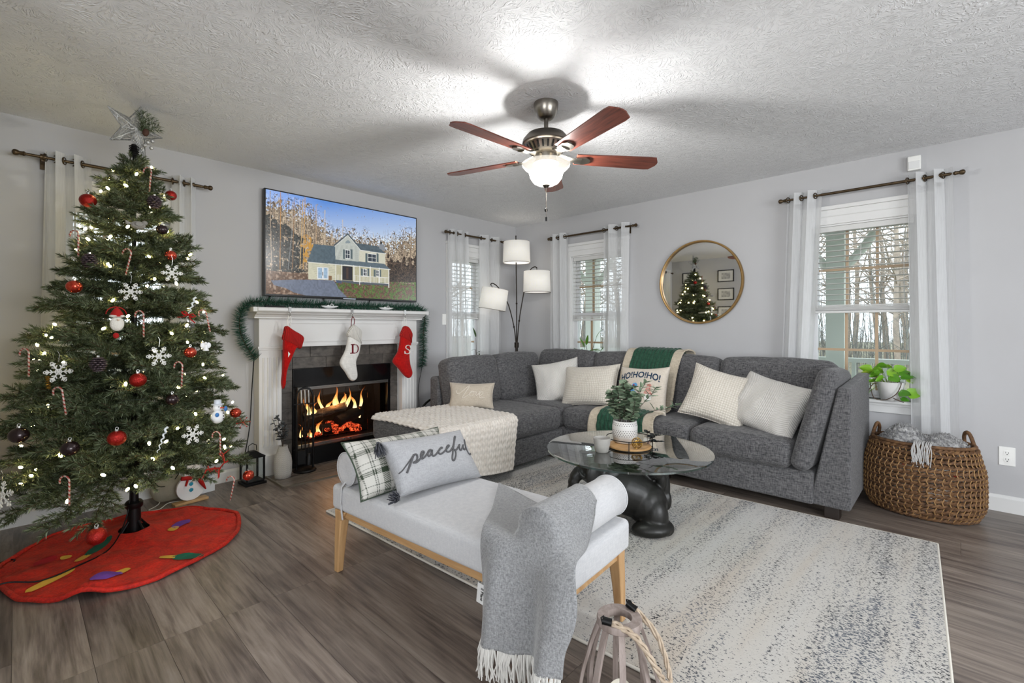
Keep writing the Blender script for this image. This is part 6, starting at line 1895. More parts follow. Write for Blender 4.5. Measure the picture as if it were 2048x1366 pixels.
# ------------------------------------------------------------------ daybed bench
BT = Matrix.Translation((-2.985, -2.48, 0)) @ Matrix.Rotation(rad(4.4), 4, 'Z')
bench = thing('daybed_bench', 'white upholstered bench with tapered oak legs', 'bench', (-2.985, -2.48, 0), rad(4.4), world=False)
MOAK = wood('light_oak', '#a98155', '#c9a375', 'Y', 10, .45); MOAKZ = wood('light_oak_leg', '#a98155', '#c9a375', 'Z', 10, .45)
MLIN = fabric('white_linen', '#bfc0c3', '#cfcfd0', 300, .2)
hw, hl = .265, .655
v, f = cushion(hw * 2, hl * 2, .118, .02, .008, .0015, 3, 14)
MB(Matrix.Translation((0, 0, .362))).add(v, f).build('mattress', MLIN, bench, smooth=180, local=True)
b = MB(); b.box(-hw + .018, -hw + .045, -hl + .05, hl - .05, .268, .303); b.box(hw - .045, hw - .018, -hl + .05, hl - .05, .268, .303)
b.build('side_rail', MOAK, bench, smooth=0, bevel=.004, local=True)
b = MB(); b.box(-hw + .04, hw - .04, -hl + .03, -hl + .057, .262, .303); b.box(-hw + .04, hw - .04, hl - .057, hl - .03, .262, .303); b.box(-hw + .03, hw - .03, -hl + .04, hl - .04, .29, .304)
b.build('end_rail', MOAK, bench, smooth=0, bevel=.004, local=True)
for sx in (-1, 1):
    for sy in (-1, 1):
        b = MB(); ring = []
        for z, hx_, hy_, ox in ((0.0125 if sx > 0 else 0.0, .016, .016, .012), (.16, .021, .021, .006), (.255, .024, .026, 0), (.304, .026, .045, 0)):
            cx_ = sx * (hw - .03 + ox); cy_ = sy * (hl - .045 + ox - (hy_ - .026 if hy_ > .026 else 0))
            ring.append([(cx_ - hx_, cy_ - hy_, z), (cx_ + hx_, cy_ - hy_, z), (cx_ + hx_, cy_ + hy_, z), (cx_ - hx_, cy_ + hy_, z)])
        vv2 = [p for r_ in ring for p in r_]; ff = [(3, 2, 1, 0), (12, 13, 14, 15)]
        for k in range(3):
            for i in range(4): ff.append((k * 4 + i, k * 4 + (i + 1) % 4, k * 4 + 4 + (i + 1) % 4, k * 4 + 4 + i))
        b.add(vv2, ff).build('leg', MOAKZ, bench, smooth=0, bevel=.006, segs=3, local=True)
def bolster(yl, label, strap):
    t = thing('bolster_pillow', label, 'pillow', tuple(BT @ Vector((0, yl, .425 + .078))), rad(4.4), 'white bolsters on the bench', world=False)
    r = .078
    MB(Matrix.Rotation(PI / 2, 4, 'Y')).lathe([(0, -.245), (.05, -.248), (.070, -.246), (r, -.238), (r + .001, -.1), (r, .1), (r, .238), (.070, .246), (.05, .248), (0, .245)], 40).build('cover', MLIN, t, smooth=50, local=True)
    for s in (-1, 1):
        MB().tube([(s * .241, (r + .001) * math.cos(k * PI / 24), (r + .001) * math.sin(k * PI / 24)) for k in range(48)], .003, 5, closed=True).build('piping', MLIN, t, smooth=180, local=True)
    if strap:
        MB().tube([(-.20, 0, -.02), (-.268, 0, -.078), (-.272, 0, -.15), (-.262, 0, -.235)], .008, 6, flat=.25).build('strap', MLIN, t, smooth=60, local=True)
bolster(.565, 'white bolster at the fireplace end of the bench', True)
bolster(-.575, 'white bolster under the grey wool throw', False)

# pillows on the bench
def plaid_mat():
    m, nt, b = nmat('green_plaid_weave')
    sp = nt.nodes.new('ShaderNodeSeparateXYZ'); L(nt, coords(nt), sp.inputs[0])
    gx = math_(nt, 'FRACT', math_(nt, 'MULTIPLY', math_(nt, 'ADD', sp.outputs[0], .30), 7.5))
    gz = math_(nt, 'FRACT', math_(nt, 'MULTIPLY', math_(nt, 'ADD', sp.outputs[2], .30), 9.5))
    K = lambda h: lin(h)
    rx = ramp(nt, gx, [(0, K('#33402f')), (.24, K('#c8c6bf')), (.36, K('#4c5147')), (.40, K('#c8c6bf')), (.70, K('#3a423a')), (.74, K('#bdbbb4')), (.78, K('#3a423a')), (.82, K('#c8c6bf'))], 'CONSTANT')
    rz = ramp(nt, gz, [(0, K('#c8c6bf')), (.30, K('#33402f')), (.52, K('#c8c6bf')), (.62, K('#6d7268')), (.66, K('#c8c6bf')), (.86, K('#4c5147')), (.90, K('#c8c6bf'))], 'CONSTANT')
    chk = math_(nt, 'GREATER_THAN', math_(nt, 'SINE', math_(nt, 'MULTIPLY', math_(nt, 'ADD', sp.outputs[0], sp.outputs[2]), 620)), 0)
    c = mixc(nt, math_(nt, 'MULTIPLY_ADD', chk, .5, .25), rx.outputs[0], rz.outputs[0])
    L(nt, c, b.inputs['Base Color']); b.inputs['Roughness'].default_value = .95
    bump(nt, b, noise(nt, coords(nt, (1, 1, .3)), 260, 2), .5, .004)
    return m
make_pillow('plaid_pillow', 'green and white plaid pillow leaning on the bench bolster', plaid_mat(), .56, .29, .15, (-3.05, -2.09, .532), 2, -40, 2, 12, .005, plain('green_piping', '#3d4a3c', .9))
pp, ps = make_pillow('lettered_pillow', 'light grey pillow embroidered with the word peaceful', fabric('pale_grey_canvas', '#9b9c9f', '#b0b1b4', 240, .3), .49, .275, .15, (-2.985, -2.235, .545), 2, -40, 3, 13, .005)
Hp_ = homography([(195, 350), (1450, 230), (1740, 820), (500, 1170)], SQ)
MGTX = plain('charcoal_thread', '#545456', .9)
stroke_on(ps, Hp_, [(418, 856), (470, 826), (530, 765), (600, 690), (655, 628)], .0028, MGTX, pp, 'lettering')
stroke_on(ps, Hp_, [(655, 628), (610, 720), (575, 800), (548, 866)], .005, MGTX, pp, 'lettering')
stroke_on(ps, Hp_, [(625, 690), (650, 640), (690, 628), (708, 655), (700, 700), (670, 730), (640, 735), (690, 738), (740, 705), (790, 650), (815, 612), (805, 592), (780, 602), (762, 645), (765, 685), (790, 692), (835, 660), (880, 610), (925, 578), (890, 588), (872, 630), (880, 662), (905, 655), (935, 605), (942, 580), (938, 640), (955, 662), (990, 645), (1035, 595), (1075, 548), (1095, 548), (1062, 560), (1035, 600), (1045, 632), (1075, 632), (1125, 595), (1170, 550), (1198, 520), (1185, 512), (1160, 540), (1150, 585), (1170, 606), (1210, 590), (1250, 540)], .0042, MGTX, pp, 'lettering')
stroke_on(ps, Hp_, [(1250, 545), (1285, 460), (1315, 380), (1308, 375), (1285, 450), (1260, 560), (1242, 660), (1250, 708), (1275, 705), (1298, 640), (1295, 590), (1272, 568), (1305, 570), (1340, 530), (1368, 490), (1360, 535), (1372, 568), (1400, 548), (1432, 488), (1426, 525), (1440, 552), (1468, 530)], .0042, MGTX, pp, 'lettering')
stroke_on(ps, Hp_, [(1468, 530), (1488, 460), (1492, 400), (1482, 400), (1476, 470), (1490, 545), (1525, 588), (1562, 585), (1568, 565)], .0034, MGTX, pp, 'lettering')
MTAS = plain('slate_tassel', '#494b52', .9, bmp=.5, bs=90)
for (u, v), dr_ in (((-1, 1), (-.02, -.02, -.06)), ((-1, -1), (-.055, -.05, .0))):
    c = Vector(ps(u, v)); d = Vector(dr_).normalized(); f = MB(); rs = random.Random(4)
    f.ell(c + d * .008, (.009, .009, .009), 8, 6)
    for k in range(60):
        j = Vector((rs.uniform(-1, 1), rs.uniform(-1, 1), rs.uniform(-1, 1))) * .021; f.tube([c + d * .010, c + d * .03 + j * .7, c + d * .062 + j], .0022, 4)
    f.build('tassel', MTAS, pp, smooth=60, local=True)

# grey wool throw over the bench corner
MWOOLG = fabric('grey_wool', '#6d6e70', '#a3a4a5', 260, .8, lo=.32, hi=.70, streak=.4, sheen=.4)
BY = -.575; BR = .078
def bsurf(x, y):
    """height of bench + bolster under a world point"""
    l = BT.inverted() @ Vector((x, y, 0))
    z = .428
    d = abs(l.y - BY)
    if d < BR + .05 and abs(l.x) < .26:
        hh = .503 + math.sqrt(max(0, (BR + .004) ** 2 - min(d, BR) ** 2))
        z = max(z, hh if d < BR else .503 - (d - BR) * 1.6)
    return z
FARL, FARR = Vector((-2.77, -2.47)), Vector((-2.925, -3.12))
NEARL, NEARR = Vector((-3.245, -2.87)), Vector((-3.215, -3.235))
BOTL, BOTR = Vector((-3.285, -2.90)), Vector((-3.275, -3.25))
def th_top(u, t):
    p = FARL.lerp(NEARL, t).lerp(FARR.lerp(NEARR, t), u)
    return p, bsurf(p.x, p.y) + .012
def th_fn(u, v):
    V1 = .48; zn = .50 - .02 * u
    if v <= V1:
        t = v / V1; p, z = th_top(u, t)
        if t > .5:
            z = max(z, th_top(u, .5)[1] * (1 - (t - .5) * 2) + zn * (t - .5) * 2)
        return (p.x, p.y, z + .006 * mnoise.noise(Vector((u * 4, v * 5, 1))))
    t = (v - V1) / (1 - V1)
    p = NEARL.lerp(NEARR, u).lerp(BOTL.lerp(BOTR, u), t)
    zb_ = .155 + .035 * u
    off = -.02 * math.sin(min(1, t * 5) * PI / 2)
    fold = .026 * math.sin(u * 2 * PI * 1.6 + 2.2) * min(1, t * 2.2) + .012 * math.sin(u * 2 * PI * 3.1 + t * 2) * t
    bulge = -.035 * math.sin(PI * min(1, t * 1.3)) * max(0, u - .75) * 4
    return (p.x + off + fold, p.y + bulge, zn + (zb_ - zn) * t)
thr = thing('wool_throw', 'grey wool throw with white fringe draped over the bench', 'blanket', (-3.2, -2.95, .43))
g = MB().grid(th_fn, 70, 90)
# soften the steps of the drape
gv = np.array(g.v).reshape(90, 70, 3)
for _ in range(10):
    q = gv.copy(); q[1:-1, 1:-1] = (gv[:-2, 1:-1] + gv[2:, 1:-1] + gv[1:-1, :-2] + gv[1:-1, 2:]) / 4
    q[1:-1, 0] = (gv[:-2, 0] + gv[2:, 0]) / 2; q[1:-1, -1] = (gv[:-2, -1] + gv[2:, -1]) / 2
    lift = q[..., 2] < gv[..., 2] - .03
    gv = q
for j_ in range(90):
    for i_ in range(70):
        x_, y_, z_ = gv[j_, i_]
        if j_ < 46: gv[j_, i_, 2] = max(z_, bsurf(x_, y_) + .011)
g.v = [tuple(p) for p in gv.reshape(-1, 3)]
g.build('cloth', MWOOLG, thr, smooth=180, solid=.008)
MFRI = plain('white_fringe', '#d3d1cc', .95)
rs = random.Random(8)
for half in range(2):
    f = MB()
    for k in range(64):
        u = (k + .5) / 64
        p = Vector(gv[89, min(69, int(u * 69))]); 
        a1 = Vector((rs.uniform(-.012, .006), rs.uniform(-.01, .01), -.035)); a2 = Vector((rs.uniform(-.014, .008), rs.uniform(-.018, .018), -.085 - rs.uniform(0, .02)))
        f.tube([p + Vector((0, rs.uniform(-.003, .003), .004)), p + a1, p + a2], [.0032, .0032, .0018], 5)
    f.build('fringe', MFRI, thr, smooth=60, kind='stuff')
lb = MB(); p = Vector(gv[62, 2])
p = Vector(gv[min(range(90), key=lambda q: abs(gv[q, 0, 2] - .285) + (0 if q > 48 else 9)), 0])
lt = Matrix.Translation((p.x - .012, p.y + .002, p.z)) @ Matrix.Rotation(rad(-90 + 6), 4, 'Z') @ Matrix.Rotation(rad(6), 4, 'Y')
MB(lt).box(-.016, .016, -.001, .001, -.034, .034).build('sewn_label', plain('label_white', '#d9d9d7', .8), thr, smooth=0)
tv2, tf2 = text_mesh('il Plant')
MB(lt @ Matrix.Translation((.006, -.0016, 0)) @ Matrix.Rotation(rad(90), 4, 'Y') @ Matrix.Rotation(rad(90), 4, 'X') @ Matrix.Scale(.0165, 4)).add(tv2, tf2).build('label_lettering', MBLK, thr, smooth=0)

# ------------------------------------------------------------------ wooden rope lantern on the floor
wl = thing('wooden_lantern', 'slatted wooden lantern with rope handle', 'lantern', (-3.165, -3.355, 0), rad(-20), world=False)
MGW = wood('grey_washed_wood', '#7d6f68', '#a39690', 'Z', 14, .6)
MB().lathe([(.036, .335), (.036, .355), (.062, .355), (.064, .350), (.064, .338), (.062, .335), (.036, .335)], 40).build('top_ring', MGW, wl, smooth=30, local=True)
MB().lathe([(0, .0), (.092, .0), (.098, .004), (.098, .02), (.092, .024), (0, .024)], 40).build('base', MGW, wl, smooth=30, local=True)
for k in range(8):
    a = k * PI / 4 + .2
    P = smooth_path([(.090, 0, .02), (.112, 0, .09), (.108, 0, .17), (.082, 0, .27), (.056, 0, .342)], 5)
    f = MB(Matrix.Rotation(a, 4, 'Z'))
    n = len(P); vv3 = []; ff3 = []
    for i, p in enumerate(P):
        t = (P[min(i + 1, n - 1)] - P[max(i - 1, 0)]).normalized(); o_ = Vector((t.z, 0, -t.x))
        for sx, sy in ((-1, -1), (1, -1), (1, 1), (-1, 1)): vv3.append(p + o_ * sx * .0045 + Vector((0, sy * .0085, 0)))
    for i in range(n - 1):
        for j in range(4): ff3.append((i * 4 + j, i * 4 + (j + 1) % 4, (i + 1) * 4 + (j + 1) % 4, (i + 1) * 4 + j))
    ff3 += [(3, 2, 1, 0), tuple((n - 1) * 4 + j for j in range(4))]
    f.add(vv3, ff3).build('slat', MGW, wl, smooth=0, local=True)
MROPE = plain('natural_rope', '#a5937f', .95, vary='#c2b29f', vs=60)
hc = smooth_path([(-.052, -.008, .362), (-.01, -.078, .345), (.03, -.118, .27), (.055, -.128, .225), (.075, -.118, .24), (.085, -.06, .31), (.055, .012, .366)], 8)
rope = []
for st in range(3):
    pts = []
    for i, p in enumerate(hc):
        a = i * .75 + st * 2 * PI / 3; pts.append(p + Vector((.0042 * math.cos(a), .0042 * math.sin(a), .0042 * math.sin(a + 1))))
    rope.append(pts)
f = MB()
for pts in rope: f.tube(pts, .0044, 6)
f.build('rope_handle', MROPE, wl, smooth=60, local=True)
MB().tube([hc[0] + Vector((-.012, .004, .002)), hc[2]], .0105, 12).build('rope_end_cap', MBLK, wl, smooth=40, local=True)
MB().tube([hc[-1] + Vector((-.006, .012, .002)), hc[-3]], .0105, 12).build('rope_end_cap', MBLK, wl, smooth=40, local=True)
f = MB(); f.tube([(-.06, -.004, .345), (-.068, -.004, .372), (-.058, -.004, .374)], .0022, 6); f.tube([(.05, .02, .345), (.05, .028, .376), (.056, .014, .376)], .0022, 6); f.build('hook', MBLK, wl, smooth=60, local=True)
cn = thing('pillar_candle', 'ivory pillar candle inside the wooden lantern', 'candle', (-3.165, -3.355, .024), world=False)
prf = [(0, 0), (.036, 0), (.038, .004), (.038, .105), (.035, .112), (.031, .108), (.022, .085), (0, .078)]
cb_ = MB().lathe(prf, 32); cb_.v = [(x, y, z + (.018 * x / .038 if z > .1 else 0)) for x, y, z in cb_.v]
cb_.build('wax', plain('ivory_wax', '#d8d2c2', .4), cn, smooth=60, local=True)
MB().cyl((0, 0, .078), (.002, 0, .092), .0012, n=6).build('wick', MBLK, cn, local=True)

# ------------------------------------------------------------------ coffee table
GX, GY, GZ = -1.85, -2.635, .452
tb = thing('coffee_table', 'round glass coffee table on a black elephant sculpture', 'coffee table', (GX, GY, 0))
MTGL = thin_glass('table_glass', (.90, .95, .93, 1), 1.56, 0.0, .09)
g = MB().lathe([(0, 0), (.478, 0), (.478, .010), (.462, .0125), (0, .0125)], 96, (GX, GY, GZ)); g.build('glass_top', MTGL, tb, smooth=30)
m = thin_glass('glass_edge_green', (.25, .55, .50, 1), 1.5, .05, .2)
e = MB().lathe([(.4785, .0005), (.4785, .0098)], 96, (GX, GY, GZ)); e.f = [q for q in e.f if len(q) == 4]; e.build('glass_edge', m, tb, smooth=60)
MELE = plain('black_resin', '#131312', .42, 0, .5, vary='#1f1e1b', vs=12, bmp=.15, bs=40)
el = MB()
BXF = Matrix.Translation((GX, GY, 0)) @ Matrix.Rotation(rad(-46.6), 4, 'Z')   # local x = view right, y = away
def E(c, r, rot=(0, 0, 0)):
    R3 = (Matrix.Rotation(rad(rot[2]), 3, 'Z') @ Matrix.Rotation(rad(rot[1]), 3, 'Y') @ Matrix.Rotation(rad(rot[0]), 3, 'X'))
    el.ell(c, r, 20, 14, R3)
el.T = BXF
E((.00, -.02, .21), (.21, .125, .135), (0, 24, 0)); E((.10, -.04, .15), (.12, .12, .125)); E((-.12, .02, .31), (.13, .12, .105), (0, -10, 0))
E((-.21, -.02, .345), (.085, .085, .09)); E((-.22, -.10, .33), (.05, .02, .07), (0, 0, 20)); E((-.20, .06, .33), (.05, .02, .07))
for k in range(9):
    t = k / 8; a = PI * .95 * t; E((-.275 - .055 * math.sin(a) - .01 * t, -.03 - .03 * t, .335 - .20 * t + .02 * math.sin(a * 2)), (.042 - .022 * t,) * 3)
for k in range(6):
    t = k / 5; E((-.265 + .0 * t - .045 * t, -.085 - .015 * t, .315 + .05 * t * t), (.014 - .006 * t,) * 3)
E((.13, -.115, .10), (.075, .07, .11)); E((.10, -.15, .045), (.115, .075, .045)); E((.175, -.12, .04), (.06, .07, .045)); E((.15, .05, .045), (.09, .06, .045)); E((.12, .06, .11), (.07, .06, .10))
E((-.16, -.07, .10), (.05, .055, .11)); E((-.18, -.09, .035), (.065, .06, .035)); E((-.15, .09, .10), (.05, .055, .11)); E((-.16, .10, .035), (.06, .055, .035))
E((.19, .04, .33), (.07, .08, .085)); E((.155, -.035, .335), (.048, .045, .05)); E((.205, -.01, .36), (.035, .03, .05)); E((.19, -.03, .27), (.03, .03, .06), (15, 0, 0)); E((.225, .01, .23), (.032, .032, .09)); E((.235, .0, .15), (.028, .028, .06)); E((.10, .02, .36), (.03, .03, .06)); E((.12, -.02, .30), (.05, .012, .045), (0, 0, 40))
E((.0, .02, .415), (.10, .09, .034)); E((.19, .04, .42), (.05, .05, .03)); E((-.15, .03, .40), (.08, .08, .048))
eo = el.build('elephant_base', MELE, tb, smooth=180)
rm = eo.modifiers.new('fuse', 'REMESH'); rm.mode = 'VOXEL'; rm.voxel_size = .007; rm.use_smooth_shade = True
sm = eo.modifiers.new('soft', 'SMOOTH'); sm.iterations = 4; sm.factor = .5

# ---- things on the table
ZT = GZ + .0125
MCONC = plain('grey_ceramic', '#a3a09b', .55, vary='#b4b1ac', vs=20)
cup = thing('ceramic_cup', 'small grey ceramic cup on the glass table', 'cup', (-2.035, -2.575, ZT), world=False)
MB().lathe([(0, 0), (.030, 0), (.036, .004), (.046, .045), (.050, .082), (.047, .082), (.043, .05), (.036, .03), (0, .028)], 32).build('body', MCONC, cup, smooth=50, local=True)
TRX, TRY = -1.83, -2.635
tray = thing('round_tray', 'round wooden tray with black wire gallery', 'tray', (TRX, TRY, ZT), world=False)
MTRW = wood('tray_wood', '#a9804f', '#c79d69', 'X', 9, .5)
MB().lathe([(0, .003), (.125, .003), (.128, .006), (.128, .013), (.124, .016), (0, .016)], 40).build('board', MTRW, tray, smooth=30, local=True)
f = MB(); R0 = .134
for z in (.005, .06): f.tube([(R0 * math.cos(k * PI / 24), R0 * math.sin(k * PI / 24), z) for k in range(48)], .0026, 6, closed=True)
for k in range(4):
    a = k * PI / 2 + .5; f.cyl((R0 * math.cos(a), R0 * math.sin(a), .0), (R0 * math.cos(a), R0 * math.sin(a), .06), .0026, n=6)
f.build('wire_gallery', MBLK, tray, smooth=60, local=True)
def dotted_pot():
    m, nt, b = nmat('white_pot_with_dots')
    sp = nt.nodes.new('ShaderNodeSeparateXYZ'); L(nt, coords(nt), sp.inputs[0])
    a = math_(nt, 'MULTIPLY', math_(nt, 'ARCTAN2', sp.outputs[1], sp.outputs[0]), 32 / (2 * PI))
    z = math_(nt, 'MULTIPLY', sp.outputs[2], 95)
    row = math_(nt, 'FLOOR', z); aa = math_(nt, 'ADD', a, math_(nt, 'MULTIPLY', math_(nt, 'MODULO', row, 2), .5))
    da = math_(nt, 'SUBTRACT', math_(nt, 'FRACT', aa), .5); dz = math_(nt, 'MULTIPLY', math_(nt, 'SUBTRACT', math_(nt, 'FRACT', z), .5), .8)
    d = math_(nt, 'SQRT', math_(nt, 'ADD', math_(nt, 'MULTIPLY', da, da), math_(nt, 'MULTIPLY', dz, dz)))
    band = math_(nt, 'ADD', math_(nt, 'GREATER_THAN', sp.outputs[2], .108), math_(nt, 'MULTIPLY', math_(nt, 'GREATER_THAN', sp.outputs[2], .042), math_(nt, 'LESS_THAN', sp.outputs[2], .084)))
    k = math_(nt, 'MULTIPLY', math_(nt, 'LESS_THAN', d, .2), math_(nt, 'MINIMUM', band, 1.0))
    k = math_(nt, 'MULTIPLY', k, math_(nt, 'LESS_THAN', sp.outputs[2], .128))
    L(nt, mixc(nt, k, lin('#d4d2cf'), lin('#3d3b3a')), b.inputs['Base Color']); b.inputs['Roughness'].default_value = .4
    return m
PX, PY = -1.795, -2.585
pot = thing('eucalyptus_plant', 'leafy eucalyptus in a white dotted pot on the tray', 'plant', (PX, PY, ZT + .016), world=False)
MB().lathe([(0, 0), (.055, 0), (.066, .006), (.075, .05), (.076, .10), (.070, .130), (.066, .133), (.062, .128), (.062, .105), (0, .105)], 40).build('pot', dotted_pot(), pot, smooth=50, local=True)
MB().lathe([(0, .112), (.062, .110)], 20).build('soil', plain('dark_soil', '#1f1914', .95), pot, local=True)
MEUC = needle_mat('eucalyptus_leaf', '#3e5340', '#5d735c', '#8a9c86', 30)
m, nt, b = nmat('eucalyptus_leaf_green'); oi = nt.nodes.new('ShaderNodeObjectInfo')
r = ramp(nt, oi.outputs['Random'], [(.0, lin('#556a53')), (.5, lin('#788c72')), (1, lin('#a3b198'))]); L(nt, r.outputs[0], b.inputs['Base Color']); b.inputs['Roughness'].default_value = .5
LE = leaf_mesh('leaf', .045, .025, m, True, .15); rs = random.Random(14)
for s in range(15):
    a = s * 2.4; rr = .02 + .078 * ((s % 4) / 3); h = .17 + .09 * (1 - rr / .1) + rs.uniform(-.02, .02)
    tip = Vector((rr * math.cos(a) * 1.1, rr * math.sin(a) * 1.1, .11 + h)); st_ = smooth_path([(.03 * math.cos(a), .03 * math.sin(a), .11), (tip.x * .8, tip.y * .8, .11 + h * .5), tip], 5)
    MB().tube(st_, .0018, 4).build('stem', MSTEM, pot, local=True)
    for k in range(2, len(st_)):
        for q in range(2):
            b_ = rs.uniform(0, 2 * PI); put_leaf(LE, pot, st_[k], (math.cos(b_), math.sin(b_), rs.uniform(-.1, .7)), rs.uniform(-.5, .5), rs.uniform(.75, 1.15))
LE2 = leaf_mesh('leaf', .055, .012, m, False, .1)
for path_ in ([(.02, -.02, .12), (.10, -.06, .22), (.15, -.10, .285), (.12, -.14, .33)], [(.03, -.03, .12), (.14, -.10, .18), (.21, -.15, .19), (.27, -.20, .215)], [(-.01, -.02, .13), (.05, -.06, .28), (.09, -.09, .36)]):
    st_ = smooth_path(path_, 4); MB().tube(st_, .0016, 4).build('stem', MSTEM, pot, local=True)
    for k in range(5, len(st_)):
        for q in (-1, 1): put_leaf(LE2, pot, st_[k], (rs.uniform(-.3, .9), q * rs.uniform(.3, 1) - .3, rs.uniform(.0, .7)), rs.uniform(-.5, .5), rs.uniform(.6, 1.0))
gb = thing('wire_ball', 'gold wire ball on the wooden tray', 'decoration', (-1.885, -2.715, ZT + .016 + .031), world=False)
f = MB(); rs = random.Random(3)
for k in range(16):
    n_ = Vector((rs.gauss(0, 1), rs.gauss(0, 1), rs.gauss(0, 1))).normalized(); u = n_.orthogonal().normalized(); w_ = n_.cross(u)
    f.tube([(u * math.cos(j * PI / 12) + w_ * math.sin(j * PI / 12)) * .031 for j in range(24)], .0011, 4, closed=True)
f.build('wire', plain('gold_wire', '#a8853c', .3, .9), gb, smooth=60, local=True)
sp2 = thing('dark_sprig', 'dark leafy sprig lying on the wooden tray', 'sprig', (-1.765, -2.72, ZT + .018), world=False)
LB = leaf_mesh('leaf', .030, .012, plain('blackened_leaf', '#22282a', .5), True); rs = random.Random(6)
for d0 in ((.06, -.05, .05), (.09, .0, .04), (.03, -.06, .02), (.05, .03, .06)):
    st_ = smooth_path([(0, 0, .004), (d0[0] * .5, d0[1] * .5, d0[2]), d0], 3); MB().tube(st_, .0014, 4).build('stem', MSTEM, sp2, local=True)
    for p in st_[2:]:
        for q in (-1, 1): put_leaf(LB, sp2, p, (rs.uniform(-.5, 1), q, rs.uniform(0, .7)), rs.uniform(-.5, .5), rs.uniform(.7, 1))
# ------------------------------------------------------------------ woven basket with a blanket
BKX, BKY = -.345, -3.895
bk = thing('woven_basket', 'oval woven rope basket holding blankets beside the sofa', 'basket', (BKX, BKY, 0), rad(-4), world=False)
m, nt, b = nmat('seagrass_rope')
oi = nt.nodes.new('ShaderNodeObjectInfo')
f_ = noise(nt, coords(nt), 40, 4); r = ramp(nt, f_, [(.3, lin('#3d2818')), (.55, lin('#6d4d30')), (.8, lin('#96734a'))]); L(nt, r.outputs[0], b.inputs['Base Color']); b.inputs['Roughness'].default_value = .75
bump(nt, b, noise(nt, coords(nt), 180, 3), .6, .004); MSEA = m
MSEAL = plain('light_seagrass', '#8a6840', .7, vary='#a98455', vs=50)
AX_, BY_ = .215, .285     # half depth (x), half width (y)
def bo(a, z, k=1.0):
    s = 1.0 - .10 * max(0, (z - .30) / .15) - .13 * max(0, (.10 - z) / .10) ** 1.5 + .02 * math.sin(z * 9)
    return Vector((AX_ * s * k * math.cos(a), BY_ * s * k * math.sin(a), z))
NR = 15; NS = 72
for r_ in range(NR):
    z = .018 + r_ * .0295
    f = MB()
    for st in range(2):
        pts = []
        for k in range(NS * 2):
            a = 2 * PI * k / (NS * 2); ph = a * 26 + st * PI + (r_ % 2) * PI / 2
            p = bo(a, z + .0065 * math.sin(ph), 1 + .03 * math.cos(ph)); pts.append(p)
        f.tube(pts, .0094, 5, closed=True)
    f.build('woven_row', MSEA, bk, smooth=60, local=True)
for k in range(52):
    a = 2 * PI * (k + .5) / 52
    MB().tube([bo(a + .02 * (1 if j % 2 else -1), .015 + j * .0295, 1.035) for j in range(NR)], .0036, 5).build('stake', MSEAL, bk, smooth=60, local=True)
MB().tube([bo(2 * PI * k / 72, .452, 1.0) for k in range(72)], .011, 8, closed=True).build('rim', MSEA, bk, smooth=60, local=True)
MB().lathe([(0, .008), (.86, .008), (.9, .02), (.95, .20), (.93, .34)], 48, sx=AX_, sy=BY_).build('liner', plain('basket_inside', '#3a2b20', .9, vary='#c9c6c0', vs=16), bk, smooth=60, local=True)
for ac in (rad(78), rad(-62)):
    P = []
    for k in range(13):
        q = -1 + 2 * k / 12; a_ = ac + q * .20; P.append(bo(a_, .452 + .075 * math.sqrt(max(0, 1 - q * q)), 1.0))
    MB().tube(P, .0105, 8).build('handle', MSEA, bk, smooth=60, local=True)
bkt = thing('chunky_blanket', 'grey chunky fringed blanket stuffed in the woven basket', 'blanket', (BKX, BKY, .42), rad(-4), world=False)
MCHK = plain('grey_chenille', '#77777a', .95, vary='#c4c3c1', vs=55, bmp=1.0, bs=90)
def bl_fn(u, v):
    a = 2 * PI * u; rr = v
    x = AX_ * .86 * rr * math.cos(a); y = BY_ * .86 * rr * math.sin(a)
    h = .095 * (1 - rr ** 3) + .05 * math.exp(-(((y - .10) / .09) ** 2 + (x / .15) ** 2)) - .03 * math.exp(-((y + .02) / .06) ** 2) + .02 * math.exp(-(((y + .13) / .1) ** 2))
    h += .020 * mnoise.noise(Vector((x * 22, y * 22, 1))) + .010 * mnoise.noise(Vector((x * 60, y * 60, 4))) + .006 * mnoise.noise(Vector((x * 130, y * 130, 7)))
    return (x, y, h - .02)
MB().grid(bl_fn, 110, 50, cu=True).build('folded_cloth', MCHK, bkt, smooth=180, local=True)
f = MB(); rs = random.Random(12)
for k in range(1400):
    p = Vector(bl_fn(rs.random(), math.sqrt(rs.random()) * .97)); a = rs.uniform(0, 6.3); d = Vector((math.cos(a), math.sin(a), .3)) * .012
    f.tube([p, p + d * .5 + Vector((0, 0, .008)), p + d], .0019, 3, caps=False)
f.build('yarn_loops', MCHK, bkt, smooth=0, kind='stuff', local=True)
f = MB(); MFR2 = plain('pale_grey_yarn', '#b9b8b6', .95)
for k in range(26):
    y = -.04 + rs.uniform(-.045, .045) + .01; x0 = -AX_ * .88
    f.tube(smooth_path([(x0 + .05, y, .055), (x0 - .015, y, .045 + rs.uniform(0, .01)), (x0 - .03, y + rs.uniform(-.012, .012), .0), (x0 - .028, y + rs.uniform(-.018, .018), -.05 - rs.uniform(0, .045))], 3), .0026, 5)
f.build('fringe', MFR2, bkt, smooth=60, kind='stuff', local=True)
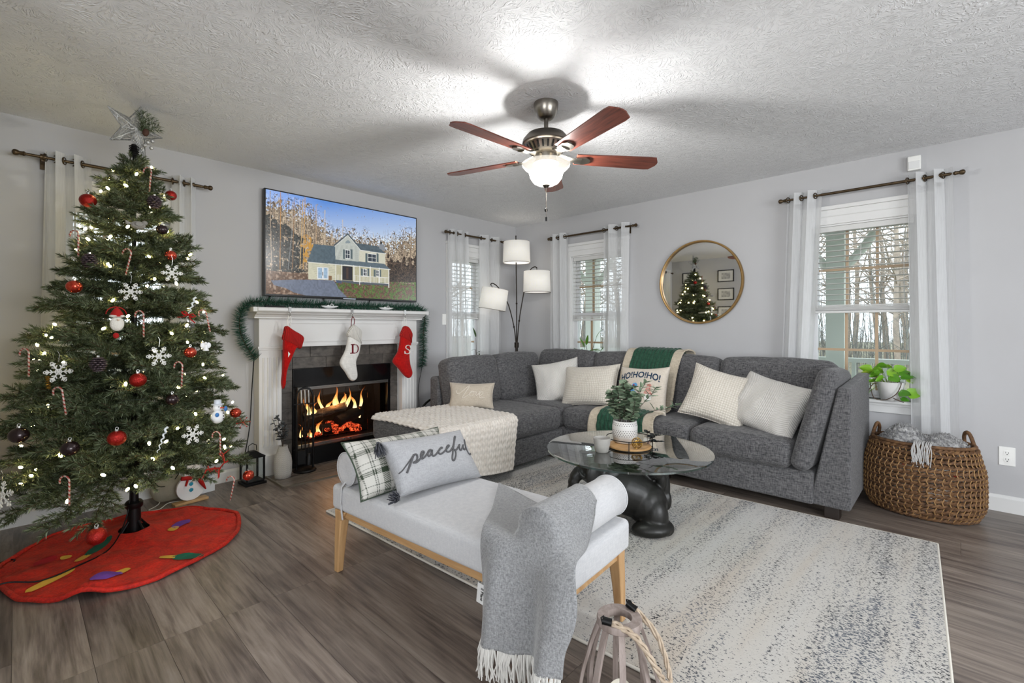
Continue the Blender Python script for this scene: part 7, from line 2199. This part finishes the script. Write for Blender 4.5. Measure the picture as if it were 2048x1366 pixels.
for (a, z, w_, h_), mt, lb in (((PI * 1.22, .305, .055, .03), MREDC, 'red cloth showing through the basket weave near the curtain'), ((PI * .93, .315, .04, .025), MREDC, 'red cloth showing through the basket weave near the sofa'), ((PI * 1.12, .17, .20, .10), MWF, 'white cloth showing through the middle of the basket weave')):
    f = MB(); hw_ = w_ / .5
    f.grid(lambda u, v: bo(a + (u - .5) * hw_, z + (v - .5) * h_, .955 - .0 * u), 14, 6)
    o = f.build('folded_cloth', mt, None, smooth=180, local=True); o.matrix_world = Matrix.Translation((BKX, BKY, 0)) @ Matrix.Rotation(rad(-4), 4, 'Z'); tag(o, lb, 'cloth', 'cloths inside the basket')

# ------------------------------------------------------------------ sill plants
MPOTH = None
m, nt, b = nmat('pothos_leaf'); oi = nt.nodes.new('ShaderNodeObjectInfo'); r = ramp(nt, oi.outputs['Random'], [(0, lin('#3f7a1c')), (.45, lin('#6ea628')), (.85, lin('#9cc23a')), (1, lin('#c8912e'))]); L(nt, r.outputs[0], b.inputs['Base Color']); b.inputs['Roughness'].default_value = .4
b.inputs['Transmission Weight'].default_value = 0; MPOTH = m
pt_ = thing('pothos_plant', 'trailing pothos in a white pot on the window sill', 'plant', (-.035, -3.715, WZ0), world=False)
MB().lathe([(0, 0), (.048, 0), (.055, .004), (.078, .10), (.083, .135), (.078, .135), (.074, .115), (0, .115)], 32).build('pot', plain('white_glazed_pot', '#d9d8d6', .35), pt_, smooth=50, local=True)
MB().lathe([(0, .122), (.073, .118)], 20).build('soil', plain('brown_soil', '#3a2c20', .95), pt_, local=True)
LP_ = leaf_mesh('leaf', .092, .038, MPOTH, True, .18); rs = random.Random(31)
for x, y, z, a, sc in ((-.02, .12, .19, 2.0, 1.0), (-.03, .14, .14, 2.4, .9), (-.02, .09, .20, 1.2, 1.0), (0, .05, .22, .5, .9), (-.03, .02, .21, -1.8, .9), (0, -.01, .235, 1.0, .8), (-.03, -.04, .20, -1.2, .9), (.01, -.06, .19, -.8, .9), (-.02, -.10, .20, -1.6, 1.0), (-.03, .07, .17, 3.0, .9), (-.04, .0, .175, -2.6, .9), (-.04, .13, .10, 2.8, .8), (-.05, .10, .07, 2.9, .7), (-.05, -.05, .06, -2.4, .85), (-.06, -.09, .055, -1.4, 1.1), (-.07, -.06, .025, -2.0, .6), (-.03, .10, .215, 1.6, .9), (-.04, .05, .20, 2.2, .9), (-.04, -.02, .225, -1.4, .85), (-.05, .03, .165, 2.6, .8), (-.05, -.06, .17, -2.0, .8), (-.04, .08, .13, 2.7, .85), (-.03, -.08, .165, -1.2, .8), (-.01, .02, .25, .8, .8)):
    put_leaf(LP_, pt_, (x, y, z), (math.cos(a) * .5, math.sin(a), rs.uniform(-.35, .35)), rs.uniform(.5, 1.2), sc * .95)
    MB().tube(smooth_path([(x * .2, y * .3, .115), (x * .7, y * .8, z * .75 + .04), (x, y, z)], 3), .0018, 4).build('stem', plain('green_stem', '#6f8a3a', .6) if 'green_stem' not in bpy.data.materials else bpy.data.materials['green_stem'], pt_, local=True)
MVINE = plain('brown_vine', '#4b3a2a', .8)
for P in ([(-.02, -.05, .12), (-.07, -.065, .13), (-.085, -.04, .06), (-.085, .02, .012), (-.085, .08, .015), (-.08, .10, .06), (-.06, .11, .12)], [(-.02, .06, .12), (-.075, .09, .12), (-.085, .12, .06), (-.08, .13, .02)], [(-.085, -.02, .03), (-.088, -.05, .015), (-.085, -.08, .004)]):
    MB().tube(smooth_path(P, 5), .003, 5).build('vine', MVINE, pt_, smooth=180, local=True)
def sillplant(loc, rz, label, specs, pot_r, seed, dark):
    t = thing('sill_plant', label, 'plant', loc, rz, world=False)
    MB().lathe([(0, 0), (pot_r * .7, 0), (pot_r, pot_r * 1.5), (pot_r * .9, pot_r * 1.5), (0, pot_r * 1.3)], 24).build('pot', MCONC, t, smooth=50, local=True)
    lm = leaf_mesh('leaf', .14, .016, plain('strap_leaf_' + str(seed), '#3f6b24' if not dark else '#2f4526', .4, vary='#6d9a3a' if not dark else '#4f6a3a', vs=12), False, .25); rs = random.Random(seed)
    for (x, y, z), (dx, dy, dz), sc in specs:
        MB().tube(smooth_path([(0, 0, pot_r * 1.3), (x * .5, y * .5, (z + pot_r) * .6), (x, y, z)], 3), .0025, 5).build('stem', MVINE if dark else MSTEM, t, local=True)
        put_leaf(lm, t, (x, y, z), (dx, dy, dz), rs.uniform(-.5, .5), sc)
sillplant((-.035, -1.13, WZ0), 0, 'green strap-leaved plant on the sill between lamp and mirror', [((-.0, .10, .22), (-.2, 1, .5), 1), ((0, .06, .30), (0, .4, 1), .9), ((-.02, .02, .32), (-.2, -.3, 1), 1), ((0, .0, .26), (0, -1, .3), 1), ((-.02, .04, .24), (-.3, .9, -.1), 1.1), ((-.01, -.04, .22), (-.1, -1, -.4), 1.1), ((0, .08, .28), (-.1, 1, -.5), 1), ((0, -.16, .27), (0, -.6, .9), .8), ((0, -.14, .22), (-.1, -1, .2), .8), ((0, .03, .20), (-.2, .8, .8), 1.2), ((-.01, -.10, .40), (0, -.4, 1), .8)], .055, 41, False)
sillplant((-.70, -.035, WZ0), 0, 'dark orchid with drooping leaves on the sill left of the lamp', [((-.02, -.01, .26), (-1, -.2, .2), .6), ((.0, -.01, .23), (1, -.2, .3), .6), ((.03, -.01, .22), (.5, 0, -1), .7), ((-.02, -.01, .16), (-.4, 0, -1), .8), ((.0, -.02, .12), (.2, 0, -1), .8), ((-.01, 0, .40), (-.2, 0, 1), .9)], .045, 42, True)

hp2 = thing('metal_hoop', 'black curved metal hoop standing behind the chaise', 'hoop', (-1.62, -.30, 0), world=True)
MB().tube([(-1.50 + .21 * math.cos(PI * k / 16), -.32, .27 + .21 * math.sin(PI * k / 16)) for k in range(17)], .011, 8).tube([(-1.29, -.32, .27), (-1.29, -.32, .011)], .011, 8).tube([(-1.71, -.32, .27), (-1.71, -.32, .011)], .011, 8).build('hoop', MBLK, hp2, smooth=60)
MB().box(-1.74, -1.26, -.40, -.24, 0, .012).build('foot_plate', MBLK, hp2, smooth=0)
sb = thing('round_speaker', 'small blue-grey rounded object on the sofa back by the lamp', 'decoration', (-.63, -.52, .72), world=False)
MB().ell((0, 0, .10), (.065, .05, .085), 18, 12).build('body', plain('slate_blue_fabric', '#46555f', .7), sb, smooth=180, local=True); MB().cyl((0, 0, 0), (0, 0, .04), .03, n=14).build('foot', MBLK, sb, local=True)

# ------------------------------------------------------------------ outside: porch, ground, woods
MPORCH = plain('pale_porch_paint', '#d5dad3', .6); MGND = plain('winter_ground', '#6b6a58', .95, vary='#8f8a70', vs=.8)
tag(MB().box(-60, 70, -70, 70, -.95, -.85).build('ground_outside', MGND, None, smooth=0), 'winter lawn around the house', None, kind='structure')
pf = MB().box(.15, 2.0, -6.2, 2.6, -.25, -.12).build('porch_floor', MPORCH, None, smooth=0); tag(pf, 'pale painted porch deck', None, kind='structure')
pr_ = MB().box(.15, 2.1, -6.2, 2.6, 2.36, 2.5).build('porch_roof', MPORCH, None, smooth=0); tag(pr_, 'pale porch soffit', None, kind='structure')
for y, lb in ((-3.10, 'pale square porch post outside the window above the basket'), (.07, 'pale square porch post outside the window by the lamp'), (-6.1, 'pale square porch post at the far end of the porch')):
    t = thing('porch_post', lb, 'post', (1.85, y, -.12), world=False)
    MB().box(-.085, .085, -.085, .085, 0, 2.48).build('shaft', MPORCH, t, smooth=0, bevel=.006, local=True)
    MB().box(-.11, .11, -.11, .11, 0, .14).box(-.11, .11, -.11, .11, 2.32, 2.48).build('collar', MPORCH, t, smooth=0, bevel=.006, local=True)
    f = MB(); f.tube(smooth_path([(0, -.08, 1.95), (0, -.22, 2.12), (0, -.34, 2.30)], 5), .045, 8); f.tube(smooth_path([(0, .08, 1.95), (0, .22, 2.12), (0, .34, 2.30)], 5), .045, 8); f.build('bracket', MPORCH, t, smooth=60, local=True)
for ya, yb, lb in ((-6.0, -3.19, 'pale porch railing outside the window above the basket'), (-3.01, -.02, 'pale porch railing between the two porch posts'), (.16, 2.5, 'pale porch railing beyond the corner post')):
    t = thing('porch_railing', lb, 'railing', (1.85, (ya + yb) / 2, -.12))
    MB().box(1.80, 1.90, ya, yb, .80, .845).build('top_rail', MPORCH, t, smooth=0); MB().box(1.82, 1.88, ya, yb, -.02, .03).build('bottom_rail', MPORCH, t, smooth=0)
    n = int((yb - ya) / .13); bm_ = None
    for k in range(n):
        if bm_ is None:
            o = MB().box(-.018, .018, -.018, .018, 0, .77).build('baluster', MPORCH, t, smooth=0, local=True); bm_ = o.data
        else:
            o = bpy.data.objects.new('baluster', bm_); COL.objects.link(o); o.parent = t
        o.location = (0, -(yb - ya) / 2 + (k + .5) * (yb - ya) / n, .15)
MTRK = plain('grey_bark', '#8a8078', .95, vary='#b8a998', vs=4)
def bare_tree(seed):
    rs = random.Random(seed); b = MB(); H_ = rs.uniform(11, 15)
    def br(p, d, l, r, dep):
        n = 5; pts = [p]; q = p.copy(); dd = d.copy()
        for k in range(n):
            dd = (dd + Vector((rs.uniform(-.13, .13), rs.uniform(-.13, .13), .05))).normalized(); q = q + dd * l / n; pts.append(q.copy())
        b.tube(pts, [r * (1 - .7 * k / n) for k in range(n + 1)], 5 if dep else 7, caps=False)
        if dep < 3:
            m_ = (16, 6, 3)[dep]
            for k in range(m_):
                t = rs.uniform(.22 if dep == 0 else .15, 1.0); i = min(n - 1, int(t * n)); pp_ = pts[i].lerp(pts[i + 1], t * n - i)
                a = rs.uniform(0, 2 * PI); up = rs.uniform(.25, .9); nd = Vector((math.cos(a), math.sin(a), up)).normalized()
                br(pp_, nd, l * rs.uniform(.22, .36), r * (.38 if dep == 0 else .5) * (1 - .5 * t), dep + 1)
    br(Vector((0, 0, -.2)), Vector((0, 0, 1)), H_, rs.uniform(.11, .18), 0)
    me = bpy.data.meshes.new('bare_tree'); me.from_pydata(b.v, [], b.f); me.materials.append(MTRK); me.update(); return me
TM = [bare_tree(s) for s in (1, 2, 3, 4)]; rs = random.Random(88)
spots = []
while len(spots) < 90:
    k = len(spots)
    if k < 66: x, y = rs.uniform(17, 46), rs.uniform(-18, 30)
    else: x, y = rs.uniform(-16, 14), rs.uniform(9, 30)
    if all(math.hypot(x - a, y - c) > 1.3 for a, c in spots): spots.append((x, y))
for x, y in spots:
    o = bpy.data.objects.new('bare_tree', rs.choice(TM)); COL.objects.link(o); o.location = (x, y, -.9); o.rotation_euler = (0, 0, rs.uniform(0, 6.3)); s = rs.uniform(.8, 1.25); o.scale = (s, s, s)
    tag(o, 'bare grey winter tree in the woods outside the windows', 'tree', 'bare trees outside the windows')
f = MB(); rs = random.Random(9)
for k in range(2600):
    x, y = (rs.uniform(12, 40), rs.uniform(-20, 30)) if k % 3 else (rs.uniform(-18, 14), rs.uniform(10, 32))
    h = rs.uniform(1.5, 6.5) ; lx, ly = rs.uniform(-.12, .12) * h, rs.uniform(-.12, .12) * h
    p0 = Vector((x, y, -.9)); p1 = Vector((x + lx, y + ly, -.9 + h)); f.tube([p0, p0.lerp(p1, .5) + Vector((.05, 0, 0)), p1], [.022, .016, .004], 3, caps=False)
    for q in range(7):
        t = rs.uniform(.15, .95); a = rs.uniform(0, 6.3); p = p0.lerp(p1, t); l = h * .22 * (1.1 - t) + .15
        f.tube([p, p + Vector((math.cos(a) * l, math.sin(a) * l, l * .8))], [.009, .003], 3, caps=False)
tag(f.build('undergrowth', plain('grey_brush', '#595d5c', .95, vary='#8e8c84', vs=1.5), None, smooth=0), 'tangled grey saplings and brush beneath the bare trees', 'undergrowth', kind='stuff')
